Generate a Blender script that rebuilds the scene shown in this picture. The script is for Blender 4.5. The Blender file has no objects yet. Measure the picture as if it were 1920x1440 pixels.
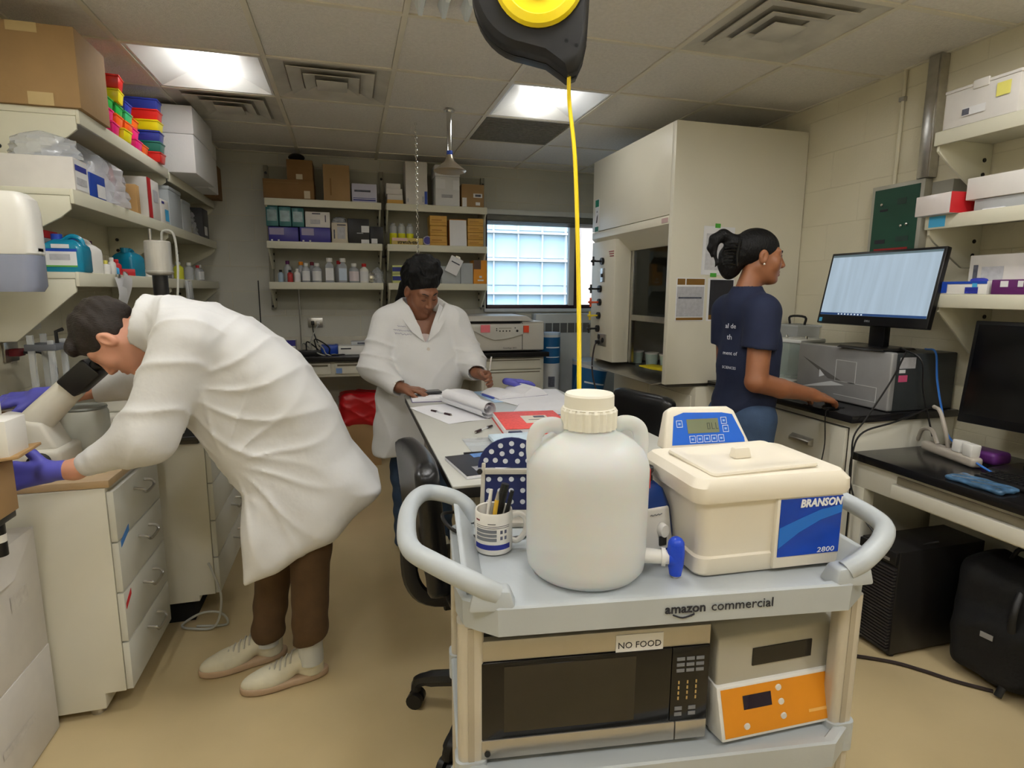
import bpy, bmesh, math, random
import numpy as np
from mathutils import Vector, Matrix
PI = math.pi
random.seed(7)
scn = bpy.context.scene
COL = scn.collection

# ------------------------------------------------------------------ camera
CAM_H = 1.43
cam_data = bpy.data.cameras.new('camera')
cam_data.sensor_width = 36.0
cam_data.lens = 1085.0 / 1920.0 * 36.0
cam_data.clip_start = 0.05
cam = bpy.data.objects.new('camera', cam_data)
COL.objects.link(cam)
def aim(yaw, pitch, roll):
    f = Vector((math.sin(yaw)*math.cos(pitch), math.cos(yaw)*math.cos(pitch), -math.sin(pitch)))
    r = Vector((math.cos(yaw), -math.sin(yaw), 0)); u = r.cross(f)
    r2 = r*math.cos(roll) + u*math.sin(roll); u2 = -r*math.sin(roll) + u*math.cos(roll)
    m = Matrix((r2, u2, -f)).transposed().to_4x4()
    m.translation = (0, 0, CAM_H)
    return m
cam.matrix_world = aim(0.2722, 0.158, 0.006)
scn.camera = cam

# ------------------------------------------------------------------ world, sun, exposure
world = bpy.data.worlds.new('sky'); scn.world = world
world.use_nodes = True
wn = world.node_tree.nodes; wl = world.node_tree.links
bg = wn['Background']
sky = wn.new('ShaderNodeTexSky')
sky.sky_type = 'NISHITA'
sky.sun_disc = False
sky.sun_elevation = math.radians(48)
sky.sun_rotation = math.radians(200)
sky.air_density = 1.0; sky.dust_density = 2.0
wl.new(sky.outputs[0], bg.inputs[0])
bg.inputs[1].default_value = SKY_STRENGTH = 0.85
TUBE_EMIT = 66.0
scn.view_settings.view_transform = 'Standard'
scn.view_settings.look = 'None'
scn.view_settings.gamma = 1.0
scn.view_settings.use_curve_mapping = False
scn.view_settings.exposure = -0.45

# ------------------------------------------------------------------ materials
def lin(c):
    out = []
    for v in c[:3]:
        v = v/255.0
        out.append(v/12.92 if v <= 0.04045 else ((v+0.055)/1.055)**2.4)
    return tuple(out) + (1.0,)
MATS = {}
def M(name, rgb=(200,200,200), rough=0.5, metal=0.0, var=0.07, scale=9.0, bump=0.0, bscale=60.0, coat=0.0,
      trans=0.0, ior=1.45, alpha=1.0, emit=0.0, sss=0.0, spec=None, stretch=None, aniso=0.0, detail=3.0):
    if name in MATS: return MATS[name]
    m = bpy.data.materials.new(name); m.use_nodes = True
    nt = m.node_tree; N = nt.nodes; L = nt.links
    b = N['Principled BSDF']
    c = lin(rgb)
    tc = N.new('ShaderNodeTexCoord')
    src = tc.outputs['Object']
    if stretch:
        mp = N.new('ShaderNodeMapping'); mp.inputs['Scale'].default_value = stretch
        L.new(src, mp.inputs['Vector']); src = mp.outputs[0]
    if var > 0:
        nz = N.new('ShaderNodeTexNoise'); nz.inputs['Scale'].default_value = scale; nz.inputs['Detail'].default_value = detail
        L.new(src, nz.inputs['Vector'])
        mr = N.new('ShaderNodeMapRange'); mr.inputs['From Min'].default_value = 0.3; mr.inputs['From Max'].default_value = 0.7
        mr.inputs['To Min'].default_value = 1-var; mr.inputs['To Max'].default_value = 1+var*0.6
        L.new(nz.outputs['Fac'], mr.inputs['Value'])
        mx = N.new('ShaderNodeVectorMath'); mx.operation = 'SCALE'
        mx.inputs[0].default_value = c[:3]
        L.new(mr.outputs[0], mx.inputs['Scale'])
        L.new(mx.outputs[0], b.inputs['Base Color'])
        m['rgbnode'] = mx.name
    else:
        b.inputs['Base Color'].default_value = c
    b.inputs['Roughness'].default_value = rough
    b.inputs['Metallic'].default_value = metal
    b.inputs['IOR'].default_value = ior
    if spec is not None: b.inputs['Specular IOR Level'].default_value = spec
    if coat: b.inputs['Coat Weight'].default_value = coat; b.inputs['Coat Roughness'].default_value = 0.12
    if trans: b.inputs['Transmission Weight'].default_value = trans
    if alpha < 1: b.inputs['Alpha'].default_value = alpha
    if sss:
        b.inputs['Subsurface Weight'].default_value = sss
        b.inputs['Subsurface Radius'].default_value = (1.0, 0.4, 0.25); b.inputs['Subsurface Scale'].default_value = 0.008
    if emit:
        b.inputs['Emission Color'].default_value = c; b.inputs['Emission Strength'].default_value = emit
    if bump:
        n2 = N.new('ShaderNodeTexNoise'); n2.inputs['Scale'].default_value = bscale; n2.inputs['Detail'].default_value = 4
        L.new(src, n2.inputs['Vector'])
        bp = N.new('ShaderNodeBump'); bp.inputs['Strength'].default_value = bump; bp.inputs['Distance'].default_value = 0.01
        L.new(n2.outputs['Fac'], bp.inputs['Height']); L.new(bp.outputs[0], b.inputs['Normal'])
    MATS[name] = m
    return m

# ------------------------------------------------------------------ mesh helpers
def rotz(a): return Matrix.Rotation(a, 4, 'Z')
class MB:
    """collects shapes; build() links them as one mesh object"""
    def __init__(s): s.v = []; s.f = []; s.mi = []; s.cur = 0; s.T = None
    def at(s, m): s.T = m; return s
    def mat(s, i): s.cur = i; return s
    def add(s, vs, fs):
        o = len(s.v)
        for p in vs:
            p = Vector(p)
            if s.T is not None: p = s.T @ p
            s.v.append(tuple(p))
        for f in fs: s.f.append(tuple(i+o for i in f)); s.mi.append(s.cur)
        return s
    def box(s, x0, x1, y0, y1, z0, z1):
        return s.add([(x0,y0,z0),(x1,y0,z0),(x1,y1,z0),(x0,y1,z0),(x0,y0,z1),(x1,y0,z1),(x1,y1,z1),(x0,y1,z1)],
                     [(0,3,2,1),(4,5,6,7),(0,1,5,4),(1,2,6,5),(2,3,7,6),(3,0,4,7)])
    def frustum(s, b, t, z0, z1):
        """b,t = (x0,x1,y0,y1) rectangles at z0 and z1"""
        v = [(b[0],b[2],z0),(b[1],b[2],z0),(b[1],b[3],z0),(b[0],b[3],z0),(t[0],t[2],z1),(t[1],t[2],z1),(t[1],t[3],z1),(t[0],t[3],z1)]
        return s.add(v, [(0,3,2,1),(4,5,6,7),(0,1,5,4),(1,2,6,5),(2,3,7,6),(3,0,4,7)])
    def hexa(s, v): return s.add(v, [(0,3,2,1),(4,5,6,7),(0,1,5,4),(1,2,6,5),(2,3,7,6),(3,0,4,7)])
    def prism(s, poly, axis, a, b):
        """extrude polygon along axis x/y/z from a to b; polygon in the other two axes in order"""
        n = len(poly)
        def mk(p, t):
            if axis == 'x': return (t, p[0], p[1])
            if axis == 'y': return (p[0], t, p[1])
            return (p[0], p[1], t)
        vs = [mk(p, a) for p in poly] + [mk(p, b) for p in poly]
        fs = [tuple(range(n))[::-1], tuple(range(n, 2*n))] + [(i, (i+1) % n, n+(i+1) % n, n+i) for i in range(n)]
        return s.add(vs, fs)
    def loft(s, rings, cap=True, closed=True):
        n = len(rings[0]); vs = [p for r in rings for p in r]; fs = []
        for k in range(len(rings)-1):
            for i in range(n if closed else n-1):
                j = (i+1) % n
                fs.append((k*n+i, k*n+j, (k+1)*n+j, (k+1)*n+i))
        if cap and closed: fs.append(tuple(range(n))[::-1]); fs.append(tuple((len(rings)-1)*n+i for i in range(n)))
        return s.add(vs, fs)
    def cyl(s, p0, p1, r0, r1=None, n=16, cap=True):
        if r1 is None: r1 = r0
        return s.tube([p0, p1], [r0, r1], n, cap)
    def tube(s, pts, r, n=10, cap=True, closed=False, flat=None):
        pts = [Vector(p) for p in pts]; k = len(pts)
        rs = r if isinstance(r, (list, tuple)) else [r]*k
        rings = []; up = None
        for i, p in enumerate(pts):
            if closed: d = pts[(i+1) % k] - pts[i-1]
            else: d = (pts[min(i+1, k-1)] - pts[max(i-1, 0)])
            d.normalize()
            if up is None:
                up = Vector((0,0,1)) if abs(d.z) < 0.9 else Vector((0,1,0))
            a = d.cross(up); 
            if a.length < 1e-5: a = d.cross(Vector((1,0,0)))
            a.normalize(); bb = a.cross(d).normalized(); up = bb
            fx = flat or 1.0
            rings.append([tuple(p + a*math.cos(2*PI*j/n)*rs[i] + bb*math.sin(2*PI*j/n)*rs[i]*fx) for j in range(n)])
        if closed: rings.append(rings[0]); return s.loft(rings, cap=False)
        return s.loft(rings, cap)
    def lathe(s, prof, c=(0,0,0), n=24, cap=True, axis='z', a0=0.0, squash=1.0):
        rings = []
        for r, h in prof:
            ring = []
            for j in range(n):
                a = a0 + 2*PI*j/n; x, y = r*math.cos(a), r*math.sin(a)*squash
                if axis == 'z': q = (c[0]+x, c[1]+y, c[2]+h)
                elif axis == 'y': q = (c[0]+x, c[1]-h, c[2]+y)
                else: q = (c[0]+h, c[1]+x, c[2]+y)
                ring.append(q)
            rings.append(ring)
        return s.loft(rings, cap)
    def sphere(s, c, r, n=12, m=8, sc=(1,1,1)):
        rings = []
        for i in range(1, m):
            t = PI*i/m - PI/2
            rings.append([(c[0]+r*sc[0]*math.cos(t)*math.cos(2*PI*j/n), c[1]+r*sc[1]*math.cos(t)*math.sin(2*PI*j/n), c[2]+r*sc[2]*math.sin(t)) for j in range(n)])
        return s.loft(rings, True)
    def mesh(s, name, mats, bevel=0.0, seg=2, smooth=True, angle=35.0):
        me = bpy.data.meshes.new(name)
        me.from_pydata(s.v, [], s.f)
        for m in (mats if isinstance(mats, (list, tuple)) else [mats]): me.materials.append(m)
        me.polygons.foreach_set('material_index', s.mi)
        bm = bmesh.new(); bm.from_mesh(me)
        bmesh.ops.remove_doubles(bm, verts=bm.verts, dist=1e-6)
        bmesh.ops.recalc_face_normals(bm, faces=bm.faces)
        if bevel > 0:
            es = [e for e in bm.edges if len(e.link_faces) == 2 and e.calc_face_angle(0) > math.radians(30)]
            bmesh.ops.bevel(bm, geom=es, offset=bevel, segments=seg, profile=0.5, affect='EDGES', clamp_overlap=True)
        bm.to_mesh(me); bm.free()
        if smooth:
            me.polygons.foreach_set('use_smooth', [True]*len(me.polygons))
            me.set_sharp_from_angle(angle=math.radians(angle))
        me.update()
        return me
    def build(s, name, mats, parent=None, **kw):
        return link(name, s.mesh(name, mats, **kw), parent)
def link(name, me, parent=None):
    o = bpy.data.objects.new(name, me); COL.objects.link(o)
    if parent is not None: o.parent = parent
    return o
def tag(o, label=None, cat=None, group=None, kind=None):
    if label: o['label'] = label
    if cat: o['category'] = cat
    if group: o['group'] = group
    if kind: o['kind'] = kind
    return o
def thing(name, label, cat, loc=(0,0,0), rz=0.0, group=None):
    o = bpy.data.objects.new(name, None); COL.objects.link(o)
    o.location = loc; o.rotation_euler = (0, 0, rz); o.empty_display_size = 0.05
    return tag(o, label, cat, group)
def struct(name, parent=None):
    o = bpy.data.objects.new(name, None); COL.objects.link(o)
    o.empty_display_size = 0.05
    if parent: o.parent = parent
    else: o['kind'] = 'structure'
    return o
def place(o, loc=None, rot=None):
    if loc is not None: o.location = loc
    if rot is not None: o.rotation_euler = rot
    return o
def part(me, name, parent, loc=(0,0,0), rot=(0,0,0), scale=None):
    o = link(name, me, parent); o.location = loc; o.rotation_euler = rot
    if scale: o.scale = scale
    return o
def copy_tree(o, parent=None):
    c = o.copy(); COL.objects.link(c)
    c.parent = parent
    for ch in list(o.children): copy_tree(ch, c)
    return c
def text(name, body, mat, parent, loc, rot, size, align='CENTER', ext=0.0004, sx=1.0, shear=0.0, bold=0.0):
    cu = bpy.data.curves.new(name, 'FONT'); cu.body = body; cu.size = size; cu.align_x = align; cu.align_y = 'CENTER'
    cu.extrude = ext; cu.resolution_u = 2; cu.shear = shear; cu.offset = bold
    t = bpy.data.objects.new(name, cu); COL.objects.link(t)
    dg = bpy.context.evaluated_depsgraph_get()
    me = bpy.data.meshes.new_from_object(t.evaluated_get(dg))
    bpy.data.objects.remove(t); bpy.data.curves.remove(cu)
    me.materials.clear(); me.materials.append(mat)
    o = link(name, me, parent); o.location = loc; o.rotation_euler = rot; o.scale = (sx, 1, 1)
    return o
def arc(c, r, a0, a1, n, plane='xz', k=0.0):
    out = []
    for i in range(n+1):
        a = a0 + (a1-a0)*i/n; p, q = r*math.cos(a), r*math.sin(a)
        if plane == 'xz': out.append((c[0]+p, c[1]+k, c[2]+q))
        elif plane == 'xy': out.append((c[0]+p, c[1]+q, c[2]+k))
        else: out.append((c[0]+k, c[1]+p, c[2]+q))
    return out
def smooth_path(pts, n=6):
    """Catmull-Rom through the points"""
    P = [Vector(p) for p in pts]; P = [P[0]*2-P[1]] + P + [P[-1]*2-P[-2]]; out = []
    for i in range(1, len(P)-2):
        for k in range(n):
            t = k/n; a, b, c, d = P[i-1], P[i], P[i+1], P[i+2]
            out.append(tuple(0.5*((2*b)+(c-a)*t+(2*a-5*b+4*c-d)*t*t+(3*b-a-3*c+d)*t**3)))
    out.append(tuple(P[-2])); return out
def rrect(w, h, r, n=4, cx=0.0, cy=0.0):
    out = []
    for (sx, sy, a) in ((1,1,0), (-1,1,90), (-1,-1,180), (1,-1,270)):
        for i in range(n+1):
            t = math.radians(a + 90*i/n)
            out.append((cx+sx*(w/2-r)+r*math.cos(t), cy+sy*(h/2-r)+r*math.sin(t)))
    return out
# ================================================================== the room
XL, XR, YB, YF = -1.33, 2.70, 5.25, -1.60
CEIL = CAM_H + 1.097
wall_m = M('wall_paint', (222,215,190), 0.55, var=0.03, scale=3, bump=0.12, bscale=90)
mortar_m = M('mortar_paint', (214,207,182), 0.7, var=0.04, scale=20)
backwall_m = M('back_wall_paint', (200,198,186), 0.6, var=0.04, scale=3, bump=0.1, bscale=80)
tile_m = M('ceiling_tile', (232,228,220), 0.9, var=0.06, scale=60, bump=0.6, bscale=140)
tee_m = M('ceiling_tee', (226,220,202), 0.5, var=0.05)
floor_m = M('vinyl_floor', (200,180,138), 0.32, var=0.10, scale=2.2, bump=0.04, bscale=25, coat=0.15, detail=6)
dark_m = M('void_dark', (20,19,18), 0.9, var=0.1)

fl = MB().box(XL-.1, XR+.1, YF-.1, YB+.1, -0.12, 0).build('floor', floor_m); tag(fl, 'beige speckle-free vinyl floor with soft stains', kind='structure')

def block_wall(name, lab, axis, plane, a0, a1, z0, z1, mort, blk, skip=None, thick=0.14, sgn=1, bw=0.405, bh=0.203, holes=()):
    """painted block wall: mortar slab plus blocks standing 3 mm proud. axis x: wall plane at x=plane, runs along y"""
    w = struct(name); w['label'] = lab
    s = MB()
    def slab(p0, p1, q0, q1):
        lo, hi = sorted((plane, plane + sgn*thick))
        if axis == 'x': s.box(lo, hi, p0, p1, q0, q1)
        else: s.box(p0, p1, lo, hi, q0, q1)
    if not holes: slab(a0, a1, z0, z1)
    else:
        h = holes[0]
        slab(a0, h[0], z0, z1); slab(h[1], a1, z0, z1); slab(h[0], h[1], z0, h[2]); slab(h[0], h[1], h[3], z1)
    s.build('mortar', mort, w, smooth=False)
    g = 0.003; d = 0.0012
    cache = {}
    row = 0; z = z0
    while z < z1-0.02:
        zt = min(z+bh, z1); off = (row % 2)*bw/2; a = a0 - off
        while a < a1-0.01:
            b0, b1 = max(a, a0), min(a+bw, a1); a += bw
            if b1-b0 < 0.02: continue
            segs = [(b0, b1, z, zt)]
            for h in holes:
                new = []
                for (p0, p1, q0, q1) in segs:
                    if p1 <= h[0] or p0 >= h[1] or q1 <= h[2] or q0 >= h[3]: new.append((p0,p1,q0,q1)); continue
                    if p0 < h[0]: new.append((p0, h[0], q0, q1))
                    if p1 > h[1]: new.append((h[1], p1, q0, q1))
                    if q0 < h[2]: new.append((max(p0,h[0]), min(p1,h[1]), q0, h[2]))
                    if q1 > h[3]: new.append((max(p0,h[0]), min(p1,h[1]), h[3], q1))
                segs = new
            for (p0, p1, q0, q1) in segs:
                if p1-p0 < 0.02 or q1-q0 < 0.02: continue
                if skip and skip((p0+p1)/2, (q0+q1)/2): continue
                key = (round(p1-p0, 3), round(q1-q0, 3))
                if key not in cache:
                    L, Hh = key; m = MB(); c = 0.0015
                    if axis == 'x':
                        m.hexa([(0, -L/2+g/2, -Hh/2+g/2), (0, L/2-g/2, -Hh/2+g/2), (0, L/2-g/2, Hh/2-g/2), (0, -L/2+g/2, Hh/2-g/2),
                                (-sgn*d, -L/2+g/2+c, -Hh/2+g/2+c), (-sgn*d, L/2-g/2-c, -Hh/2+g/2+c), (-sgn*d, L/2-g/2-c, Hh/2-g/2-c), (-sgn*d, -L/2+g/2+c, Hh/2-g/2-c)])
                    else:
                        m.hexa([(-L/2+g/2, 0, -Hh/2+g/2), (L/2-g/2, 0, -Hh/2+g/2), (L/2-g/2, 0, Hh/2-g/2), (-L/2+g/2, 0, Hh/2-g/2),
                                (-L/2+g/2+c, -sgn*d, -Hh/2+g/2+c), (L/2-g/2-c, -sgn*d, -Hh/2+g/2+c), (L/2-g/2-c, -sgn*d, Hh/2-g/2-c), (-L/2+g/2+c, -sgn*d, Hh/2-g/2-c)])
                    cache[key] = m.mesh('wall_block', blk, smooth=False)
                c0, z0c = (p0+p1)/2, (q0+q1)/2
                part(cache[key], 'wall_block', w, (plane, c0, z0c) if axis == 'x' else (c0, plane, z0c))
        z = zt; row += 1
    return w
block_wall('wall_right', 'cream painted block wall behind the monitor and fume hood', 'x', XR, YF, YB, 0, CEIL, mortar_m, wall_m,
           skip=lambda a, z: a < 1.2 or z < 0.7 or a > 3.25)
WIN = (1.21, 2.42, 1.275, 2.12)
block_wall('wall_back', 'grey cream painted block wall behind the shelves', 'y', YB, XL, XR, 0, CEIL, mortar_m, backwall_m, holes=(WIN,),
           skip=lambda a, z: z < 0.4 or a > 2.6)
block_wall('wall_left', 'cream painted block wall behind the left shelves', 'x', XL, YF, YB, 0, CEIL, mortar_m, wall_m, sgn=-1,
           skip=lambda a, z: a < 2.2 or z < 0.7)
w = MB().box(XL-.1, XR+.1, YF-.14, YF, 0, CEIL).build('wall_front', wall_m, smooth=False); tag(w, 'cream wall behind the viewer', kind='structure')

# ---- ceiling: slab, tees and one object per tile
cl = struct('ceiling'); cl['label'] = 'suspended ceiling of grey white textured tiles'
MB().box(XL-.1, XR+.1, YF-.1, YB+.1, CEIL+.11, CEIL+.2).build('ceiling_slab', tile_m, cl, smooth=False)
GX0, GY0, GS = -0.352, 2.553, 0.61
gx = [XL] + [GX0+GS*i for i in range(-1, 5)] + [XR]
gy = [YF] + [GY0+GS*j for j in range(-6, 5)] + [YB]
for xx in gx[1:-1]:
    MB().box(xx-.012, xx+.012, YF, YB, CEIL-.004, CEIL+.03).build('ceiling_tee', tee_m, cl, smooth=False)
for yy in gy[1:-1]:
    MB().box(XL, XR, yy-.012, yy+.012, CEIL-.0035, CEIL+.029).build('ceiling_tee', tee_m, cl, smooth=False)
ang = MB()
ang.box(XL, XL+.02, YF, YB, CEIL-.004, CEIL+.02).box(XR-.02, XR, YF, YB, CEIL-.004, CEIL+.02).box(XL, XR, YB-.02, YB, CEIL-.004, CEIL+.02)
ang.build('trim_1', tee_m, None, smooth=False)['kind'] = 'structure'
bpy.data.objects['trim_1']['label'] = 'painted angle trim where ceiling meets walls'
# tiles taken by fixtures: (i, j) = column right of GX0+GS*i, row beyond GY0+GS*j
LIGHTS = [(-1,1), (2,1), (1,-2), (-1,-2), (3,-3), (1,-5), (-1,-5), (3,-5)]
VENTS = [(0,1), (-1,2), (3,-1)]
GRILLE = [(2,2)]
def cell(i, j): return GX0+GS*i, GY0+GS*j
taken = set(LIGHTS+VENTS+GRILLE)
tile_cache = {}
for a in range(len(gx)-1):
    for b in range(len(gy)-1):
        i, j = a-2+0, b-7
        x0, x1, y0, y1 = gx[a], gx[a+1], gy[b], gy[b+1]
        if (a-2, b-7) in taken: continue
        key = (round(x1-x0, 3), round(y1-y0, 3))
        if key not in tile_cache:
            wx, wy = key[0]-.02, key[1]-.02
            tile_cache[key] = MB().hexa([(-wx/2+.004,-wy/2+.004,.002),(wx/2-.004,-wy/2+.004,.002),(wx/2-.004,wy/2-.004,.002),(-wx/2+.004,wy/2-.004,.002),
                                          (-wx/2,-wy/2,.016),(wx/2,-wy/2,.016),(wx/2,wy/2,.016),(-wx/2,wy/2,.016)]).mesh('ceiling_tile', tile_m, smooth=False)
        part(tile_cache[key], 'ceiling_tile', cl, ((x0+x1)/2, (y0+y1)/2, CEIL))

# ---- troffer lights
troff_m = M('troffer_white', (232,232,228), 0.35, var=0.02)
tube_m = M('lamp_diffuser', (252,251,250), 0.4, var=0.0, emit=TUBE_EMIT)
tube_dim = M('lamp_diffuser_dim', (252,251,250), 0.4, var=0.0, emit=TUBE_EMIT*.28)
def troffer_parts(t, mm):
    h = GS/2-.016
    s = MB()   # sloped pan with a raised middle
    s.loft([[(-h,-h,0),(h,-h,0),(h,h,0),(-h,h,0)], [(-h+.012,-h+.012,.0),(h-.012,-h+.012,.0),(h-.012,h-.012,.0),(-h+.012,h-.012,.0)],
            [(-.10,-h+.09,.075),(.10,-h+.09,.075),(.10,h-.09,.075),(-.10,h-.09,.075)]], cap=False)
    s.add([(-.10,-h+.09,.075),(.10,-h+.09,.075),(.10,h-.09,.075),(-.10,h-.09,.075)], [(0,1,2,3)])
    s.build('reflector_pan', troff_m, t, smooth=False)
    b = MB(); b.loft([[(.07*math.cos(PI+PI*k/10), yy, .066+.055*math.sin(PI+PI*k/10)) for k in range(11)] for yy in (-h+.07, h-.07)], cap=True, closed=True)
    b.build('diffuser', mm, t)
names = {(-1,1): 'lit ceiling troffer above the left shelves', (2,1): 'lit ceiling troffer between the shower and the fume hood',
         (1,-2): 'lit ceiling troffer behind the cord reel', (-1,-2): 'lit ceiling troffer over the near left aisle',
         (3,-3): 'lit ceiling troffer over the near right desk', (1,-5): 'rear ceiling troffer in the middle column',
         (-1,-5): 'rear ceiling troffer on the left column', (3,-5): 'rear ceiling troffer on the right column'}
for (i, j) in LIGHTS:
    x0, y0 = cell(i, j)
    t = thing('ceiling_light', names[(i,j)], 'light', (x0+GS/2, y0+GS/2, CEIL), 0, 'ceiling troffer lights')
    troffer_parts(t, tube_dim if j == 1 else tube_m)
# ---- square diffuser vents
vent_m = M('vent_paint', (205,202,192), 0.5, var=0.16, scale=6, detail=5)
vdark_m = M('vent_throat', (176,172,162), 0.8, var=0.2)
vn = {(0,1): 'square ceiling air diffuser with dusty steps near the left light', (-1,2): 'square ceiling air diffuser behind the left light',
      (3,-1): 'large square ceiling air diffuser above the right aisle'}
for (i, j) in VENTS:
    x0, y0 = cell(i, j)
    t = thing('ceiling_vent', vn[(i,j)], 'vent', (x0+GS/2, y0+GS/2, CEIL), 0, 'square ceiling air diffusers')
    MB().box(-.295,.295,-.295,.295,.016,.020).build('throat', vdark_m, t, smooth=False)
    for k, (a, b, za, zb) in enumerate([(.296,.225,0,.014), (.215,.150,-.004,.012), (.140,.085,-.008,.009)]):
        s = MB()
        def sq(r, z): return [(-r,-r,z),(r,-r,z),(r,r,z),(-r,r,z)]
        s.loft([sq(a,za), sq(b,zb), sq(b,zb+.004), sq(a,za+.004), sq(a,za)], cap=False)
        s.build('vane_ring', vent_m, t, smooth=False)
    MB().box(-.078,.078,-.078,.078,-.014,-.009).build('centre_plate', vent_m, t, bevel=.002)
# ---- perforated return grille
gm = M('grille_grey', (128,126,116), 0.6, var=0.2, scale=40)
x0, y0 = cell(2, 2)
t = thing('return_grille', 'grey perforated return air panel beyond the right light', 'vent', (x0+GS/2, y0+GS/2, CEIL))
MB().box(-.285,.285,-.285,.285,.004,.012).build('panel', gm, t, smooth=False)
for k in range(19):
    MB().box(-.285,.285,-.279+.031*k-.004,-.279+.031*k+.004,-.002,.004).build('slat', gm, t, smooth=False)

# ---- window with frame, blind stack, glass; radiator cover below
frame_m = M('window_frame', (62,42,48), 0.4, var=0.05)
win_white = M('window_white', (215,218,215), 0.4, var=0.03)
glass_m = M('window_glass', (235,245,250), 0.02, var=0.0, trans=1.0, ior=1.02)
blind_m = M('blind_grey', (120,120,112), 0.5, var=0.1)
wv = struct('window_1'); wv['label'] = 'wide aluminium window with raised blind over the centrifuge'
x0, x1, z0, z1 = WIN
s = MB(); yw = YB+.03
s.box(x0, x1, yw, yw+.05, z0, z0+.035).box(x0, x1, yw, yw+.05, z1-.03, z1).box(x0, x0+.022, yw, yw+.05, z0, z1).box(x1-.022, x1, yw, yw+.05, z0, z1)
s.build('window_frame', frame_m, wv, bevel=.003)
MB().box(2.085, 2.125, yw-.012, yw+.05, z0, z1).build('mullion', frame_m, wv, bevel=.003)
MB().box(2.03, 2.085, yw-.006, yw+.045, z0+.03, z1-.03).build('jamb', win_white, wv, bevel=.003)
for (a, b) in ((x0+.022, 2.03), (2.125, x1-.022)):
    MB().box(a, b, yw+.02, yw+.026, z0+.035, z1-.03).build('pane', glass_m, wv, smooth=False)
MB().box(x0-.0, x1+.0, YB-.02, YB+.03, z1-.0, z1+.045).build('head_casing', win_white, wv, bevel=.003)
MB().box(x0-.02, x1+.02, YB-.035, YB+.03, z0-.03, z0).build('window_sill', M('sill_grey',(196,200,200),.4), wv, bevel=.004)
bl = MB().box(x0+.01, x1-.01, YB-.01, YB+.028, z1-.05, z1-.002).build('blind_rail', blind_m, wv, bevel=.003)
for k in range(5):
    MB().box(x0+.012, x1-.012, YB-.006, YB+.026, z1-.056-.008*k, z1-.052-.008*k).build('blind_slat', blind_m, wv, smooth=False)
MB().tube([(2.10, YB-.012, z1+.02), (2.10, YB-.014, z1-.25), (2.10, YB-.012, z0+.1)], .004, 6).build('blind_wand', dark_m, wv)
# radiator cover
rad_m = M('radiator_paint', (192,196,194), 0.5, var=0.05)
rt = thing('radiator_cover', 'pale grey radiator cover with slot row under the window', 'radiator', (0,0,0))
MB().box(1.65, 2.62, YB-.14, YB-.004, .02, 1.23).build('cover', rad_m, rt, bevel=.006)
sl = MB().box(-.032,.032,-.003,.003,-.045,.045).mesh('slot', M('slot_grey',(96,98,96),.7), smooth=False)
for k in range(12): part(sl, 'slot', rt, (1.70+.075*k, YB-.142, 1.10))

# ---- the building across the street
fac_m = M('facade_panel', (216,226,234), 0.5, var=0.05, scale=1)
fglass = M('facade_glass', (176,208,226), 0.25, var=0.25, scale=0.9, spec=0.8, detail=4)
fmull = M('facade_mullion', (222,228,232), 0.4, var=0.03)
bt = thing('office_building', 'pale glass-fronted office building seen through the window', 'building', (0, 13.0, 0))
MB().box(-3, 12, .2, 6, -6, 14).build('facade_wall', fac_m, bt, smooth=False)
pane = MB().box(-.275,.275,-.02,.02,-.29,.29).mesh('pane', fglass, smooth=False)
for r in range(9):
    for c in range(14):
        part(pane, 'pane', bt, (.6+.58*c, .17, -.6+.62*r))
for r in range(14):
    MB().box(-3, 12, .02, .15, -.95+.62*r-(.13 if r % 3 == 1 else 0)-.025, -.95+.62*r-(.13 if r % 3 == 1 else 0)+(.035 if r % 2 else .015)).build('rail', fmull, bt, smooth=False)
for c in range(15):
    MB().box(.29+.58*c, .31+.58*c, .05, .16, -6, 12).build('mullion', fmull, bt, smooth=False)
MB().box(5.05, 5.9, -.6, .2, -6, 14).build('pier', M('facade_pier',(226,205,188),.7), bt, smooth=False)
gr = MB().box(-30, 30, 5.6, 40, -7.2, -7).build('street_ground', M('street_grey',(150,150,148),.9)); tag(gr, 'grey paved street outside the window', kind='structure')
# ================================================================== furniture
cab_m = M('cabinet_cream', (218,215,200), 0.42, var=0.04, scale=4)
cabd_m = M('cabinet_drawer', (206,206,196), 0.38, var=0.05, scale=5)
edge_m = M('seam_dark', (60,56,48), 0.8, var=0.1)
steel_m = M('brushed_steel', (190,188,182), 0.28, metal=1.0, var=0.1, scale=30)
chrome_m = M('chrome', (215,215,212), 0.12, metal=1.0, var=0.02)
black_top = M('black_epoxy_top', (24,23,24), 0.22, var=0.15, scale=6)
blackp_m = M('black_plastic', (22,22,23), 0.45, var=0.12)
tan_m = M('maple_laminate', (208,182,146), 0.4, var=0.08, scale=5, stretch=(1,6,1))
shelf_m = M('shelf_enamel', (216,213,192), 0.4, var=0.03, scale=4)
bolt_m = M('bolt_black', (25,24,24), 0.4)
white_m = M('white_plastic', (232,230,224), 0.4, var=0.03)
paper_m = M('paper_white', (236,236,238), 0.7, var=0.03, scale=6)
cardb_m = M('cardboard', (164,132,90), 0.8, var=0.08, scale=6, bump=0.1, bscale=30)
card2_m = M('cardboard_pale', (140,108,68), 0.8, var=0.1, scale=6)
bluetape_m = M('blue_tape', (70,130,200), 0.6); redtape_m = M('red_tape', (205,40,45), 0.6)
ink_m = M('ink_dark', (40,40,48), 0.7, var=0.0); inkg_m = M('ink_grey', (120,122,126), 0.7, var=0.0); inkb_m = M('ink_blue', (40,50,140), 0.6, var=0.0)
inkw_m = M('ink_white', (235,238,242), 0.6, var=0.0)

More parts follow.
